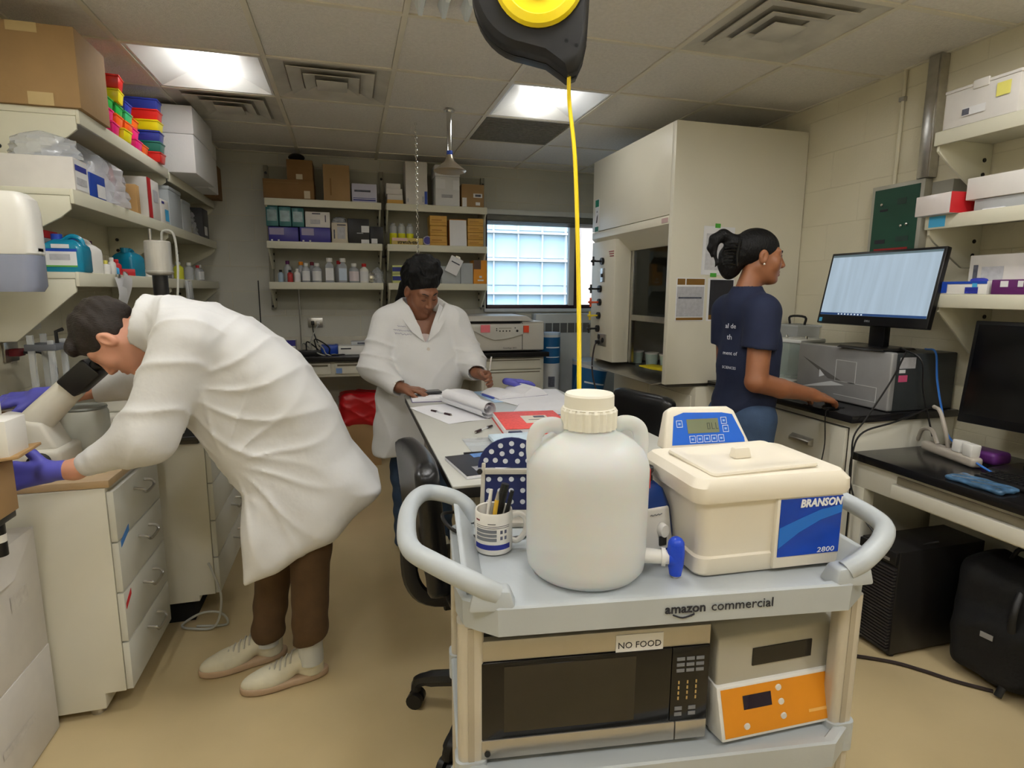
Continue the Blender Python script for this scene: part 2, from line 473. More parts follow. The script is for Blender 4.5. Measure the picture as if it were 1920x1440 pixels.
# ---- wall shelves: one thing per level and bay > board, lip, bracket
ZS = (1.495, 1.808, 2.130)
def shelf_x(label, wallx, front, y0, y1, zt, sgn, group, near=True, far=True, drop=.155, mid=False):
    """shelf on a wall of constant x; sgn +1 when the shelf projects to +x"""
    t = thing('wall_shelf', label, 'shelf', (wallx, y0, zt-.055), 0, group)
    d = abs(front-wallx); L = y1-y0
    def bx(m, a, b, c, e, f, g): m.box(min(sgn*a, sgn*b), max(sgn*a, sgn*b), c, e, f, g)
    m = MB(); bx(m, .004, d-.012, 0, L, .030, .055); m.build('board', shelf_m, t, bevel=.003)
    m = MB(); bx(m, d-.014, d, 0, L, 0, .056); m.build('lip', shelf_m, t, bevel=.004)
    ends = ([0.004] if near else []) + ([L-.016] if far else []) + ([L/2] if mid else [])
    for e in ends:
        poly = [(sgn*.006, .03), (sgn*(d-.015), .03), (sgn*(d-.015), -.02), (sgn*(d-.05), -.05), (sgn*.10, -drop), (sgn*.006, -drop)]
        br = MB().prism(poly, 'y', e, e+.012).build('bracket', shelf_m, t, bevel=.002)
        for zz in (-.04, -.10): MB().cyl((sgn*.05, e-.004, zz), (sgn*.05, e+.016, zz), .009, n=8).build('bolt', bolt_m, br)
    return t
grpL = 'wall shelves along the left wall'
shelf_x('top left wall shelf holding the cardboard box and coloured racks', XL, -1.0, 2.79, 3.98, ZS[2], 1, grpL)
shelf_x('far top left wall shelf under the stacked foam boxes', XL, -1.0, 3.99, 5.2, ZS[2]-.012, 1, grpL, near=False)
shelf_x('middle left wall shelf holding bagged supplies and boxes', XL, -1.0, 2.66, 5.18, ZS[1], 1, grpL, mid=True)
shelf_x('bottom left wall shelf holding the teal detergent jug', XL, -1.0, 2.63, 5.15, ZS[0], 1, grpL, drop=.21, mid=True)
grpR = 'wall shelves along the right wall'
shelf_x('top right wall shelf under the white archive box', XR, 2.38, .75, 1.985, 2.095, -1, grpR)
shelf_x('middle right wall shelf with a blue label on its edge', XR, 2.38, .75, 1.985, 1.755, -1, grpR)
shelf_x('bottom right wall shelf holding the glove boxes', XR, 2.38, .75, 1.90, 1.43, -1, grpR, drop=.20)
grpB = 'wall shelves along the back wall'
def shelf_y(label, x0, x1, zt):
    t = thing('wall_shelf', label, 'shelf', (x0, YB, zt-.055), 0, grpB)
    d = .32; L = x1-x0
    MB().box(0, L, -d+.012, -.008, .030, .055).build('board', shelf_m, t, bevel=.003)
    MB().box(0, L, -d, -d+.014, 0, .056).build('lip', shelf_m, t, bevel=.004)
    for e in (.004, L-.016):
        poly = [(-.008, .03), (-d+.015, .03), (-d+.015, 0), (-d+.05, -.03), (-.12, -.15), (-.008, -.15)]
        br = MB().prism(poly, 'x', e, e+.012).build('bracket', shelf_m, t, bevel=.002)
        for zz in (-.03, -.085): MB().cyl((e-.006, -.06, zz), (e+.018, -.06, zz), .010, n=8).build('bolt', bolt_m, br)
    return t
for nm, zt in (('bottom', ZS[0]), ('middle', ZS[1]), ('top', ZS[2])):
    what = {'bottom': 'holding reagent bottles', 'middle': 'holding teal and violet boxes', 'top': 'under the brown cardboard boxes'}[nm]
    shelf_y('left back-wall shelf, %s level, %s' % (nm, what), -.60, .275, zt)
    what = {'bottom': 'behind the woman in the lab coat', 'middle': 'holding the orange box stacks', 'top': 'under the white carton and foam box'}[nm]
    shelf_y('right back-wall shelf, %s level, %s' % (nm, what), .315, 1.15, zt)
bp_m = M('shelf_backpanel', (178,176,160), 0.6, var=0.05)
t = thing('wall_backboard', 'grey metal backboard and uprights behind the back-wall shelves', 'backboard', (0, YB, 0))
MB().box(-.60, .27, -.007, -.004, 1.27, 2.42).build('panel', bp_m, t, smooth=False)
MB().box(.32, 1.15, -.007, -.004, 1.27, 2.42).build('panel', bp_m, t, smooth=False)
for xx in (-.625, .28, 1.155):
    u = MB().box(xx, xx+.032, -.05, -.004, 1.27, 2.42).build('upright', M('upright_grey', (150,146,130), .45), t, bevel=.003)
    for zz in (1.30, 1.72, 2.36): MB().cyl((xx+.016, -.058, zz), (xx+.016, -.048, zz), .011, n=8).build('bolt', bolt_m, u)

# ---- drawer cabinets on the left
def pull(parent, m, w=.11, d=.035, r=.0055, axis='y', sgn=1, loc=(0,0,0), name='handle', sag=.02):
    h = MB()
    if axis == 'y': pts = [(0,-w/2,0), (sgn*d*.8,-w/2,-sag*.3), (sgn*d,-w/2+.015,-sag), (sgn*d,w/2-.015,-sag), (sgn*d*.8,w/2,-sag*.3), (0,w/2,0)]
    else: pts = [(-w/2,0,0), (-w/2,sgn*d*.8,-sag*.3), (-w/2+.015,sgn*d,-sag), (w/2-.015,sgn*d,-sag), (w/2,sgn*d*.8,-sag*.3), (w/2,0,0)]
    h.tube(smooth_path(pts, 4), r, 8)
    return place(h.build(name, m, parent), loc)
def drawer_cab_left(label, x0, x1, y0, y1, zt, nd, toe, zb=.085, side=cab_m, gap_w=None):
    t = thing('drawer_cabinet', label, 'cabinet', (0,0,0))
    b = MB(); b.prism([(x0, toe), (x1-.085, toe), (x1-.085, zb), (x1-.022, zb), (x1-.022, zt), (x0, zt)], 'y', y0, y1)
    b.build('body', side, t, bevel=.003)
    h = (zt-zb-.012)/nd
    for k in range(nd):
        z0 = zb+.004+h*k
        d = MB().box(x1-.020, x1, y0+.001, y1-.001, z0, z0+h-.005).build('drawer', cabd_m, t, bevel=.002)
        pull(d, steel_m, w=.105, loc=(x1, (y0+y1)/2+.01, z0+h*.70))
    return t, h
cab1, hh = drawer_cab_left('near white four-drawer cabinet with blue tape beside the man', -1.28, -.755, 2.06, 2.50, .80, 4, .03)
for (a, b, z, mm, w) in ((2.08, 2.155, .60, bluetape_m, .011), (2.07, 2.12, .385, redtape_m, .010)):
    MB().hexa([(-.7545,a,z-w),(-.7545,b,z-w+.03),(-.7545,b,z+w+.03),(-.7545,a,z+w),(-.7535,a,z-w),(-.7535,b,z-w+.03),(-.7535,b,z+w+.03),(-.7535,a,z+w)]).build('tape_mark', mm, cab1, smooth=False)
for (xx, yy) in ((-.88, 2.10), (-.88, 2.46), (-1.2, 2.10), (-1.2, 2.46)): MB().cyl((xx,yy,0), (xx,yy,.03), .022, n=12).build('levelling_foot', steel_m, cab1)
cab2, _ = drawer_cab_left('far white drawer cabinet under the bench behind the man', -1.28, -.585, 2.60, 3.34, .80, 4, .10, zb=.125)
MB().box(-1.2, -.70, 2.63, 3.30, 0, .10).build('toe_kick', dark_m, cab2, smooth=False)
cab3, _ = drawer_cab_left('third white drawer cabinet at the far end of the left bench', -1.28, -.60, 3.36, 4.10, .80, 4, .0, zb=.10)
# left bench tops
t = thing('worktop', 'maple laminate bench top on the near drawer cabinet', 'worktop', (0,0,0))
MB().box(XL+.004, -.765, 2.062, 2.56, .801, .826).build('slab', tan_m, t, bevel=.003)
t = thing('worktop', 'black bench top running along the left wall behind the man', 'worktop', (0,0,0))
MB().box(XL+.004, -.62, 2.58, 5.20, .803, .835).build('slab', black_top, t, bevel=.004)
t = thing('bench_stand', 'cream bench frame legs at the far end of the left bench', 'bench', (0,0,0))
for yy in (4.3, 5.1):
    MB().box(-.70, -.64, yy, yy+.05, 0, .80).build('leg', cab_m, t, bevel=.003)
MB().box(-.70, -.64, 4.35, 5.1, .70, .80).build('apron', cab_m, t, bevel=.003)

# ---- back bench
t = thing('worktop', 'black bench top along the back wall', 'worktop', (0,0,0))
MB().box(-.61, 1.63, 4.66, YB-.01, .885, .925).build('slab', black_top, t, bevel=.004)
MB().box(-.61, 1.63, YB-.03, YB-.01, .925, 1.04).build('backsplash', M('backsplash_cream', (205,200,182), .5), t, bevel=.003)
t = thing('drawer_bench', 'cream steel bench base with drawers under the back bench', 'bench', (0,0,0))
MB().box(-.61, 1.60, 4.72, 4.76, .76, .884).build('apron', cab_m, t, bevel=.003)
MB().box(1.05, 1.60, 4.72, YB-.02, .06, .76).build('body', cab_m, t, bevel=.003)
MB().box(.60, .66, 4.72, 4.78, 0, .76).build('leg', cab_m, t, bevel=.003)
MB().box(-.60, -.54, 4.72, 4.78, 0, .76).build('leg', cab_m, t, bevel=.003)
for (a, b) in ((-.58, -.16), (-.13, .58)):
    d = MB().box(a, b, 4.70, 4.722, .785, .872).build('drawer', cab_m, t, bevel=.003)
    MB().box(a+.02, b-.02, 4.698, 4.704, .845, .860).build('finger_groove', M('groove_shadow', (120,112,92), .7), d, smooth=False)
for (z0, z1) in ((.78, .872), (.60, .77), (.36, .59), (.12, .35)):
    d = MB().box(1.075, 1.575, 4.702, 4.722, z0, z1).build('drawer', cab_m, t, bevel=.003)
    MB().box(1.09, 1.56, 4.699, 4.704, z1-.02, z1-.012).build('finger_groove', MATS['groove_shadow'], d, smooth=False)
MB().box(-.12, -.075, 4.694, 4.70, .79, .83).build('paper_label', M('label_blue', (120,150,200), .6), t, smooth=False)

# ---- right bench, desk
t = thing('worktop', 'black bench top under the balances and silver instrument', 'worktop', (0,0,0))
MB().box(2.085, XR-.006, 1.97, 3.04, .872, .905).build('slab', black_top, t, bevel=.004)
t = thing('base_cabinet', 'cream base cabinet with drawers under the right bench', 'cabinet', (0,0,0))
MB().box(2.135, XR-.006, 1.985, 3.035, .08, .871).build('body', cab_m, t, bevel=.003)
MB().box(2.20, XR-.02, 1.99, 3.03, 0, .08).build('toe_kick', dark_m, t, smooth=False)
for (a, b, z0, z1) in ((2.03, 2.52, .615, .835), (2.54, 3.02, .615, .835), (2.03, 2.52, .33, .60), (2.54, 3.02, .33, .60), (2.03, 2.52, .09, .315), (2.54, 3.02, .09, .315)):
    d = MB().box(2.115, 2.134, a, b, z0, z1).build('drawer', cab_m, t, bevel=.003)
    MB().box(2.1335, 2.1345, a-.004, b+.004, z0-.004, z1+.004).build('reveal', edge_m, d, smooth=False)
    hd = MB(); hd.loft([[(2.115, a+(b-a)/2-.07, (z0+z1)/2+.02), (2.115, a+(b-a)/2+.07, (z0+z1)/2+.02), (2.115, a+(b-a)/2+.07, (z0+z1)/2-.02), (2.115, a+(b-a)/2-.07, (z0+z1)/2-.02)],
                        [(2.088, a+(b-a)/2-.065, (z0+z1)/2+.004), (2.088, a+(b-a)/2+.065, (z0+z1)/2+.004), (2.088, a+(b-a)/2+.065, (z0+z1)/2-.012), (2.088, a+(b-a)/2-.065, (z0+z1)/2-.012)]])
    hd.build('handle', steel_m, d, bevel=.002)
t = thing('desk', 'low black-topped desk with cream steel apron on the right', 'desk', (0,0,0))
MB().box(2.085, XR-.006, .30, 1.955, .718, .752).build('top', black_top, t, bevel=.004)
MB().box(2.115, 2.145, .34, 1.955, .60, .717).build('apron', cab_m, t, bevel=.003)
d = MB().box(2.092, 2.116, .85, 1.76, .612, .668).build('drawer', cab_m, t, bevel=.003)
MB().box(2.108, 2.1165, .86, 1.75, .672, .700).build('finger_groove', MATS['groove_shadow'], d, smooth=False)
MB().box(2.112, 2.17, 1.90, 1.96, 0, .60).build('leg', cab_m, t, bevel=.003)
MB().box(2.112, 2.17, .35, .41, 0, .60).build('leg', cab_m, t, bevel=.003)
MB().box(2.57, 2.66, .34, 1.95, .25, .60).build('rear_panel', cab_m, t, bevel=.003)

# ---- work table in the middle
tabtop_m = M('table_laminate', (196,196,188), 0.35, var=0.04, scale=3)
tabedge_m = M('table_edge_black', (38,36,36), 0.5)
t = thing('work_table', 'grey-topped lab table with black edge in the middle of the room', 'table', (0,0,0))
MB().box(.255, 1.075, 1.50, 2.945, .868, .903).build('edge_band', tabedge_m, t, bevel=.002)
MB().box(.252, 1.078, 1.497, 2.948, .898, .906).build('top', tabtop_m, t, bevel=.002)
MB().box(.33, 1.0, 1.58, 2.9, .80, .868).build('apron', cab_m, t, bevel=.003)
for (a, b) in ((.34, 1.6), (.94, 1.6), (.34, 2.82), (.94, 2.82)):
    MB().box(a, a+.05, b, b+.05, 0, .80).build('leg', M('table_leg_grey', (150,146,136), .4), t, bevel=.004)

# ---- fume hood
hood_m = M('hood_enamel', (226,221,202), 0.36, var=0.02, scale=3)
hoodin_m = M('hood_liner', (186,184,174), 0.5, var=0.12, scale=4)
hoodgl = M('sash_glass', (150,160,160), 0.02, var=0.0, trans=1.0, ior=1.25)
ht = thing('fume_hood', 'tall cream fume hood with glass sash and coloured valves', 'fume hood', (0,0,0))
HX, HY0, HY1, HZ = 1.80, 3.05, 4.20, 2.385
MB().prism([(HX, .885), (XR-.006, .885), (XR-.006, HZ), (HX, HZ)], 'y', HY0, HY0+.04).build('side_panel', hood_m, ht, bevel=.004)
MB().box(HX+.04, XR-.006, HY1-.04, HY1, .885, HZ).build('side_panel', hood_m, ht, bevel=.004)
MB().box(HX, HX+.02, HY0+.04, HY1, 1.878, HZ).build('upper_panel', hood_m, ht, bevel=.003)
MB().box(HX, HX+.02, HY0+.04, HY1, 1.825, 1.874).build('fascia', hood_m, ht, bevel=.003)
MB().box(HX+.02, XR-.006, HY0+.04, HY1-.04, HZ-.03, HZ-.004).build('roof', hood_m, ht, smooth=False)
MB().prism([(HX, 1.825), (HX+.02, 1.825), (HX+.14, 1.72), (HX+.12, 1.72)], 'y', HY0+.04, HY1).build('recess_slope', hood_m, ht, smooth=False)
MB().box(XR-.03, XR-.01, HY0+.04, HY1-.04, .9, HZ-.03).build('back_liner', hoodin_m, ht, smooth=False)
MB().box(HX+.16, XR-.03, HY0+.041, HY0+.05, .9, 1.9).build('side_liner', hoodin_m, ht, smooth=False)
MB().box(HX+.16, XR-.03, 4.10, 4.11, .9, 1.9).build('side_liner', hoodin_m, ht, smooth=False)
MB().box(HX+.12, XR-.03, HY0+.04, HY1-.04, 1.88, 1.90).build('ceiling_liner', hoodin_m, ht, smooth=False)
jp = MB(); jp.prism([(HX+.005, 3.80), (HX+.005, HY1), (HX+.13, HY1), (HX+.13, 3.80)], 'z', .93, 1.80); jp.build('valve_panel', hood_m, ht, bevel=.003)
MB().box(HX+.13, HX+.16, 3.765, 3.80, .93, 1.74).build('sash_track', steel_m, ht, bevel=.003)
MB().box(HX+.13, HX+.16, HY0+.04, HY0+.065, .93, 1.74).build('sash_track', steel_m, ht, bevel=.003)
sash = MB().box(HX+.14, HX+.146, HY0+.065, 3.765, 1.27, 1.74).build('sash', hoodgl, ht, smooth=False)
MB().box(HX+.128, HX+.158, HY0+.065, 3.765, 1.235, 1.275).build('sash_rail', steel_m, sash, bevel=.004)
MB().box(HX+.05, XR-.03, HY0+.045, HY1-.04, .86, .895).build('work_surface', M('hood_worktop', (92,90,86), .3), ht, smooth=False)
MB().prism([(HX-.07, .885), (HX-.055, .878), (HX+.16, .905), (HX+.16, .915)], 'y', HY0+.045, HY1-.01).build('airfoil_sill', steel_m, ht, bevel=.002)
hb = MB(); hb.box(2.02, XR-.006, HY0+.01, HY1, 0, .86); hb.build('base_cabinet', hood_m, ht, bevel=.004)
MB().box(2.012, 2.02, 3.10, 3.60, .08, .80).build('door', hood_m, ht, bevel=.003)
MB().box(2.012, 2.02, 3.64, 4.15, .08, .80).build('door', hood_m, ht, bevel=.003)
orange_m = M('valve_orange', (222,88,40), .4); yellow_m = M('valve_yellow', (226,200,50), .4)
vs = [(1.655, blackp_m, 4.0), (1.455, blackp_m, 4.03), (1.357, orange_m, 4.03), (1.258, yellow_m, 4.04), (1.16, blackp_m, 4.05)]
for (zz, mm, yy) in vs:
    v = MB(); v.cyl((HX+.006, yy, zz), (HX-.012, yy, zz), .026, n=14); v = v.build('valve', bolt_m, ht)
    st = MB(); st.cyl((HX-.012, yy, zz), (HX-.075, yy, zz), .007, n=8)
    for a in (0, PI/2): 
        dy, dz = math.cos(a)*.032, math.sin(a)*.032
        st.cyl((HX-.072, yy-dy, zz-dz), (HX-.072, yy+dy, zz+dz), .008, n=8)
    st.sphere((HX-.076, yy, zz), .012, 8, 6)
    st.build('valve_handle', mm, v)
MB().box(HX-.001, HX+.006, 3.955, 4.03, 1.505, 1.605).build('switch_plate', steel_m, ht, bevel=.002)
MB().box(HX-.012, HX+.004, 3.985, 4.0, 1.54, 1.565).build('switch', bolt_m, ht, bevel=.002)
op = MB().box(HX-.002, HX+.006, 3.90, 4.05, 1.035, 1.125).build('outlet_plate', steel_m, ht, bevel=.002)
for (yy, zz) in ((4.02, 1.10), (4.02, 1.06), (3.95, 1.08)):
    MB().cyl((HX-.006, yy, zz), (HX+.001, yy, zz), .019, n=12).build('socket', bolt_m, op)
# red/white cord socket inside hood side (handles seen through the glass)
for (zz, mm) in ((1.33, orange_m), (1.19, yellow_m)):
    v = MB(); v.cyl((HX+.3, HY0+.05, zz), (HX+.3, HY0+.11, zz), .007, n=8)
    for a in (0, PI/2): v.cyl((HX+.3-math.cos(a)*.035, HY0+.11, zz-math.sin(a)*.035), (HX+.3+math.cos(a)*.035, HY0+.11, zz+math.sin(a)*.035), .009, n=8)
    v.build('inside_valve', mm, ht)
teal_m = M('sign_green', (20,120,96), .5)
sg = MB().box(HX-.002, HX, 4.085, 4.15, 1.875, 2.11).build('safety_sign', paper_m, ht, smooth=False)
MB().box(HX-.003, HX-.0018, 4.087, 4.148, 2.055, 2.105).build('sign_band', teal_m, sg, smooth=False)
MB().box(HX-.003, HX-.0018, 4.087, 4.148, 1.878, 1.912).build('sign_band', teal_m, sg, smooth=False)
MB().add([(HX-.003,4.13,1.94),(HX-.003,4.11,1.94),(HX-.003,4.10,2.00),(HX-.003,4.118,1.985)], [(0,1,2,3)]).add([(HX-.003,4.125,2.015),(HX-.003,4.108,2.015),(HX-.003,4.116,2.03)], [(0,1,2)]).build('sign_figure', ink_m, sg, smooth=False)
MB().box(HX-.002, HX, 3.10, 3.17, 1.835, 1.862).build('rating_label', M('label_pinkish', (200,170,165), .6), ht, smooth=False)
for k in range(3): MB().box(HX+.002, HX+.006, 3.82, 3.90-.01*k, 1.715-.016*k, 1.721-.016*k).build('printed_line', M('ink_red', (160,60,60), .6, var=0), ht, smooth=False)
# ================================================================== people: distance fields turned into meshes
F = np.float32
def V3(a): return np.array(a, dtype=F)
def cone(P, a, b, ra, rb):
    a, b = V3(a), V3(b); d = b-a; L = max(float(d@d), 1e-9)
    t = np.clip(((P-a)@d)/L, 0, 1)
    return np.linalg.norm(P-a-t[:,None]*d, axis=1) - (ra+(rb-ra)*t)
def ecap(P, a, b, ra, rb, s):
    """tapered capsule flattened by s = (sx, sy, sz) radius factors"""
    s = V3(s); m = float(min(s))
    return cone(P/s, V3(a)/s, V3(b)/s, ra, rb)*m
def ell(P, c, r):
    r = V3(r); q = (P-V3(c))/r
    k0 = np.linalg.norm(q, axis=1); k1 = np.linalg.norm(q/r, axis=1)
    return k0*(k0-1)/np.maximum(k1, 1e-6)
def rbox(P, c, h, r):
    q = np.abs(P-V3(c))-V3(h)+r
    return np.linalg.norm(np.maximum(q, 0), axis=1)+np.minimum(q.max(axis=1), 0)-r
def smin(a, b, k):
    h = np.maximum(k-np.abs(a-b), 0)/k
    return np.minimum(a, b)-h*h*k*.25
def smax(a, b, k): return -smin(-a, -b, k)
def chain(P, pts, rs, k=.02):
    d = None
    for i in range(len(pts)-1):
        c = cone(P, pts[i], pts[i+1], rs[i], rs[i+1])
        d = c if d is None else smin(d, c, k)
    return d
def poly2(X, Z, poly):
    """signed distance to a polygon in x,z"""
    n = len(poly); d = np.full(X.shape, 1e9, F); s = np.ones(X.shape, F)
    for i in range(n):
        ax, az = poly[i]; bx, bz = poly[i-1]
        ex, ez = bx-ax, bz-az; wx, wz = X-ax, Z-az
        t = np.clip((wx*ex+wz*ez)/(ex*ex+ez*ez), 0, 1)
        d = np.minimum(d, (wx-ex*t)**2+(wz-ez*t)**2)
        c1 = Z >= az; c2 = Z < bz; c3 = ex*wz > ez*wx
        flip = (c1 & c2 & c3) | (~c1 & ~c2 & ~c3)
        s = np.where(flip, -s, s)
    return s*np.sqrt(d)
def spline2(pts, n=5): return [(p[0], p[2]) for p in smooth_path([(a, 0, b) for a, b in pts], n)]
def sdf_mesh(fn, lo, hi, h):
    """naive surface nets"""
    lo = np.array(lo, F); hi = np.array(hi, F)
    n = np.ceil((hi-lo)/h).astype(int)+1
    ax = [lo[i]+h*np.arange(n[i], dtype=F) for i in range(3)]
    G = np.stack(np.meshgrid(*ax, indexing='ij'), -1).reshape(-1, 3)
    out = np.empty(len(G), F); C = 400000
    for i in range(0, len(G), C): out[i:i+C] = fn(G[i:i+C])
    Vv = out.reshape(n)
    S = Vv < 0
    nc = n-1
    corners = [(i, j, k) for i in (0,1) for j in (0,1) for k in (0,1)]
    cnt = np.zeros(nc, np.int32)
    for (i, j, k) in corners: cnt += S[i:i+nc[0], j:j+nc[1], k:k+nc[2]]
    act = (cnt > 0) & (cnt < 8)
    idx = np.argwhere(act)
    sumP = np.zeros((len(idx), 3), F); num = np.zeros(len(idx), F)
    for a in corners:
        for axx in range(3):
            if a[axx]: continue
            b = list(a); b[axx] = 1
            va = Vv[idx[:,0]+a[0], idx[:,1]+a[1], idx[:,2]+a[2]]; vb = Vv[idx[:,0]+b[0], idx[:,1]+b[1], idx[:,2]+b[2]]
            m = (va < 0) != (vb < 0)
            t = np.where(m, va/np.where(m, va-vb, 1), 0)
            p = np.tile(np.array(a, F), (len(idx), 1)); p[:,axx] += t
            sumP += p*m[:,None]; num += m
    pos = lo + (idx + sumP/num[:,None])*h
    imap = np.full(nc, -1, np.int64); imap[idx[:,0], idx[:,1], idx[:,2]] = np.arange(len(idx))
    faces = []
    for axx in range(3):
        u, v = [(1,2), (2,0), (0,1)][axx]
        sl0 = [slice(None)]*3; sl1 = [slice(None)]*3
        sl0[axx] = slice(0, n[axx]-1); sl1[axx] = slice(1, n[axx])
        A = S[tuple(sl0)]; B = S[tuple(sl1)]
        e = np.argwhere(A != B)
        ok = (e[:,u] > 0) & (e[:,v] > 0) & (e[:,u] < nc[u]) & (e[:,v] < nc[v])
        e = e[ok]
        def g(du, dv):
            q = e.copy(); q[:,u] -= du; q[:,v] -= dv
            return imap[q[:,0], q[:,1], q[:,2]]
        quad = np.stack([g(1,1), g(0,1), g(0,0), g(1,0)], 1)
        fl_ = ~A[e[:,0], e[:,1], e[:,2]]
        quad[fl_] = quad[fl_][:, ::-1]
        faces.append(quad)
    faces = np.concatenate(faces); faces = faces[(faces >= 0).all(axis=1)]
    return pos, faces
def np_object(name, pieces, mat, parent, smooth_it=1):
    vs = []; fs = []; o = 0
    for p, f in pieces: vs.append(p); fs.append(f+o); o += len(p)
    vs = np.concatenate(vs); fs = np.concatenate(fs)
    for _ in range(smooth_it):            # light Laplacian polish
        acc = np.zeros_like(vs); c = np.zeros(len(vs), F)
        for a, b in ((0,1), (1,2), (2,3), (3,0)):
            np.add.at(acc, fs[:,a], vs[fs[:,b]]); np.add.at(acc, fs[:,b], vs[fs[:,a]])
            np.add.at(c, fs[:,a], 1); np.add.at(c, fs[:,b], 1)
        vs = vs*.5 + .5*acc/np.maximum(c, 1)[:,None]
    me = bpy.data.meshes.new(name)
    me.vertices.add(len(vs)); me.vertices.foreach_set('co', vs.astype(np.float32).ravel())
    me.loops.add(fs.size); me.loops.foreach_set('vertex_index', fs.astype(np.int32).ravel())
    me.polygons.add(len(fs)); me.polygons.foreach_set('loop_start', np.arange(0, fs.size, 4, dtype=np.int32))
    me.polygons.foreach_set('use_smooth', np.ones(len(fs), bool))
    me.update(calc_edges=True); me.validate()
    me.materials.append(mat)
    return link(name, me, parent)
def frame(fwd, up):
    f = np.array(fwd, float); f /= np.linalg.norm(f); u = np.array(up, float); u -= f*(u@f); u /= np.linalg.norm(u)
    return np.stack([np.cross(f, u), f, u]).astype(F)      # rows: right, forward, up
def head_sdf(P, c, R, s=1.0, neck=None, female=False):
    L = (P-V3(c))@R.T/s
    A = L.copy(); A[:,0] = np.abs(A[:,0])
    d = ell(L, (0,-.018,.036), (.074,.094,.084))
    d = smin(d, ell(L, (0,.028,-.028), (.060,.064,.082)), .03)
    d = smin(d, ell(L, (0,.036,-.076), (.040,.044,.038)), .03)
    d = smin(d, cone(A, (.052,-.008,-.045), (.018,.058,-.100), .016, .014), .03)
    d = smin(d, ell(A, (.040,.058,-.026), (.024,.024,.026)), .03)
    d = smin(d, cone(A, (.010,.083,.024), (.044,.068,.028), .008, .008), .02)
    d = smax(d, -ell(A, (.031,.098,.006), (.017,.020,.012)), .012)
    d = smin(d, ell(A, (.031,.072,.004), (.0150,.0125,.0115)), .006)
    d = smin(d, cone(L, (0,.086,.014), (0,.107,-.030), .007, .011), .014)
    d = smin(d, ell(A, (.011,.098,-.036), (.009,.011,.008)), .008)
    d = smin(d, cone(A, (0,.0925,-.060), (.020,.083,-.063), .0065, .004), .006)
    d = smin(d, cone(A, (0,.0915,-.0735), (.016,.083,-.070), .0075, .004), .006)
    d = smax(d, -cone(A, (0,.101,-.0665), (.022,.090,-.0665), .0022, .001), .004)
    d = smin(d, ell(L, (0,.074,-.100), (.017,.014,.013)), .018)
    ear = smax(ell(A, (.077,-.006,-.004), (.011,.020,.031)), -ell(A, (.088,-.001,-.002), (.007,.011,.018)), .005)
    d = smin(d, ear, .010)
    if neck is not None:
        for (a, b, ra, rb) in neck: d = smin(d, cone(P, a, b, ra, rb)/s, .03)
    return d*s
def to_world(c, R, p, s=1.0): return tuple((np.array(c)+np.array(p)*s@R).tolist())
def hand_caps(wrist, fdir, back, side, curl, thumb=(.62,.72,-.25), spread=.12, s=1.0, curls=None):
    """capsules of a hand. fdir: finger direction, back: normal of the back of the hand, side: +1 thumb on fdir x back side"""
    f = np.array(fdir, float); f /= np.linalg.norm(f); b = np.array(back, float); b -= f*(b@f); b /= np.linalg.norm(b)
    x = np.cross(f, b)*side
    W = np.array(wrist, float)
    def w(p): return W + (x*p[0]+f*p[1]+b*p[2])*s
    out = []
    for xx in (-.028, -.010, .010, .026): out.append((w((xx*.55,.010,0)), w((xx,.088,0)), .0155*s, .0125*s))
    Ls = (.056, .072, .078, .070)
    for i, xx in enumerate((-.031, -.011, .011, .030)):
        cu = (curls[i] if curls else curl)
        p = np.array((xx, .090, .0)); a = 0.0; L = Ls[i]; sp = spread*(xx/.03)
        for j, fr in enumerate((.45, .30, .25)):
            a -= cu*(.9 if j == 0 else 1.1)
            q = p + L*fr*np.array((math.sin(sp)*math.cos(a), math.cos(sp)*math.cos(a), math.sin(a)))
            out.append((w(p), w(q), (.0098-.0008*j)*s, (.0092-.0010*j)*s)); p = q
    t = np.array(thumb, float); t /= np.linalg.norm(t)
    p = np.array((.022,.022,-.004))
    for j, (L, r) in enumerate(((.042,.0145), (.032,.0115), (.026,.0105))):
        q = p + t*L; out.append((w(p), w(q), r*s, (r-.002)*s)); p = q
        t = t*np.array((.8,1,1.0)); t /= np.linalg.norm(t)
    return out
def caps_sdf(P, caps, k=.007):
    d = None
    for (a, b, ra, rb) in caps:
        c = cone(P, a, b, ra, rb); d = c if d is None else smin(d, c, k)
    return d
def bounds(pts, pad):
    a = np.array(pts, float); return a.min(axis=0)-pad, a.max(axis=0)+pad
def wav(P, n, f, ph=0.0): return np.sin(P@V3(n)*f+ph)
def ridges(x): return 1-np.abs(np.sin(x))

coat_m = M('lab_coat_cotton', (214,214,213), 0.8, var=0.02, scale=12, bump=0.55, bscale=9)
skin_a = M('skin_fair', (206,150,124), 0.5, var=0.05, scale=30, sss=0.1)
skin_b = M('skin_deep', (128,84,60), 0.45, var=0.06, scale=30, sss=0.08)
skin_c = M('skin_brown', (142,92,62), 0.45, var=0.05, scale=30, sss=0.08)
hair_m = M('hair_dark_brown', (34,25,19), 0.6, var=0.35, scale=60, bump=0.5, bscale=90, stretch=(1,1,4))
hairb_m = M('hair_black', (11,10,10), 0.5, spec=.25, var=0.4, scale=70, bump=0.5, bscale=70, stretch=(4,1,1))
pants_m = M('brown_trousers', (84,62,38), 0.85, var=0.12, scale=20, bump=0.4, bscale=16)
jeans_m = M('blue_denim', (52,72,100), 0.85, var=0.15, scale=25, bump=0.1, bscale=200)
navy_m = M('navy_tshirt', (20,29,56), 0.85, var=0.10, scale=15, bump=0.45, bscale=12)
glove_m = M('violet_nitrile', (84,84,178), 0.45, var=0.06, scale=20)
shoe_m = M('sneaker_cream', (214,208,184), 0.6, var=0.07, scale=25); sole_m = M('sneaker_sole', (186,160,132), 0.7, var=0.1)
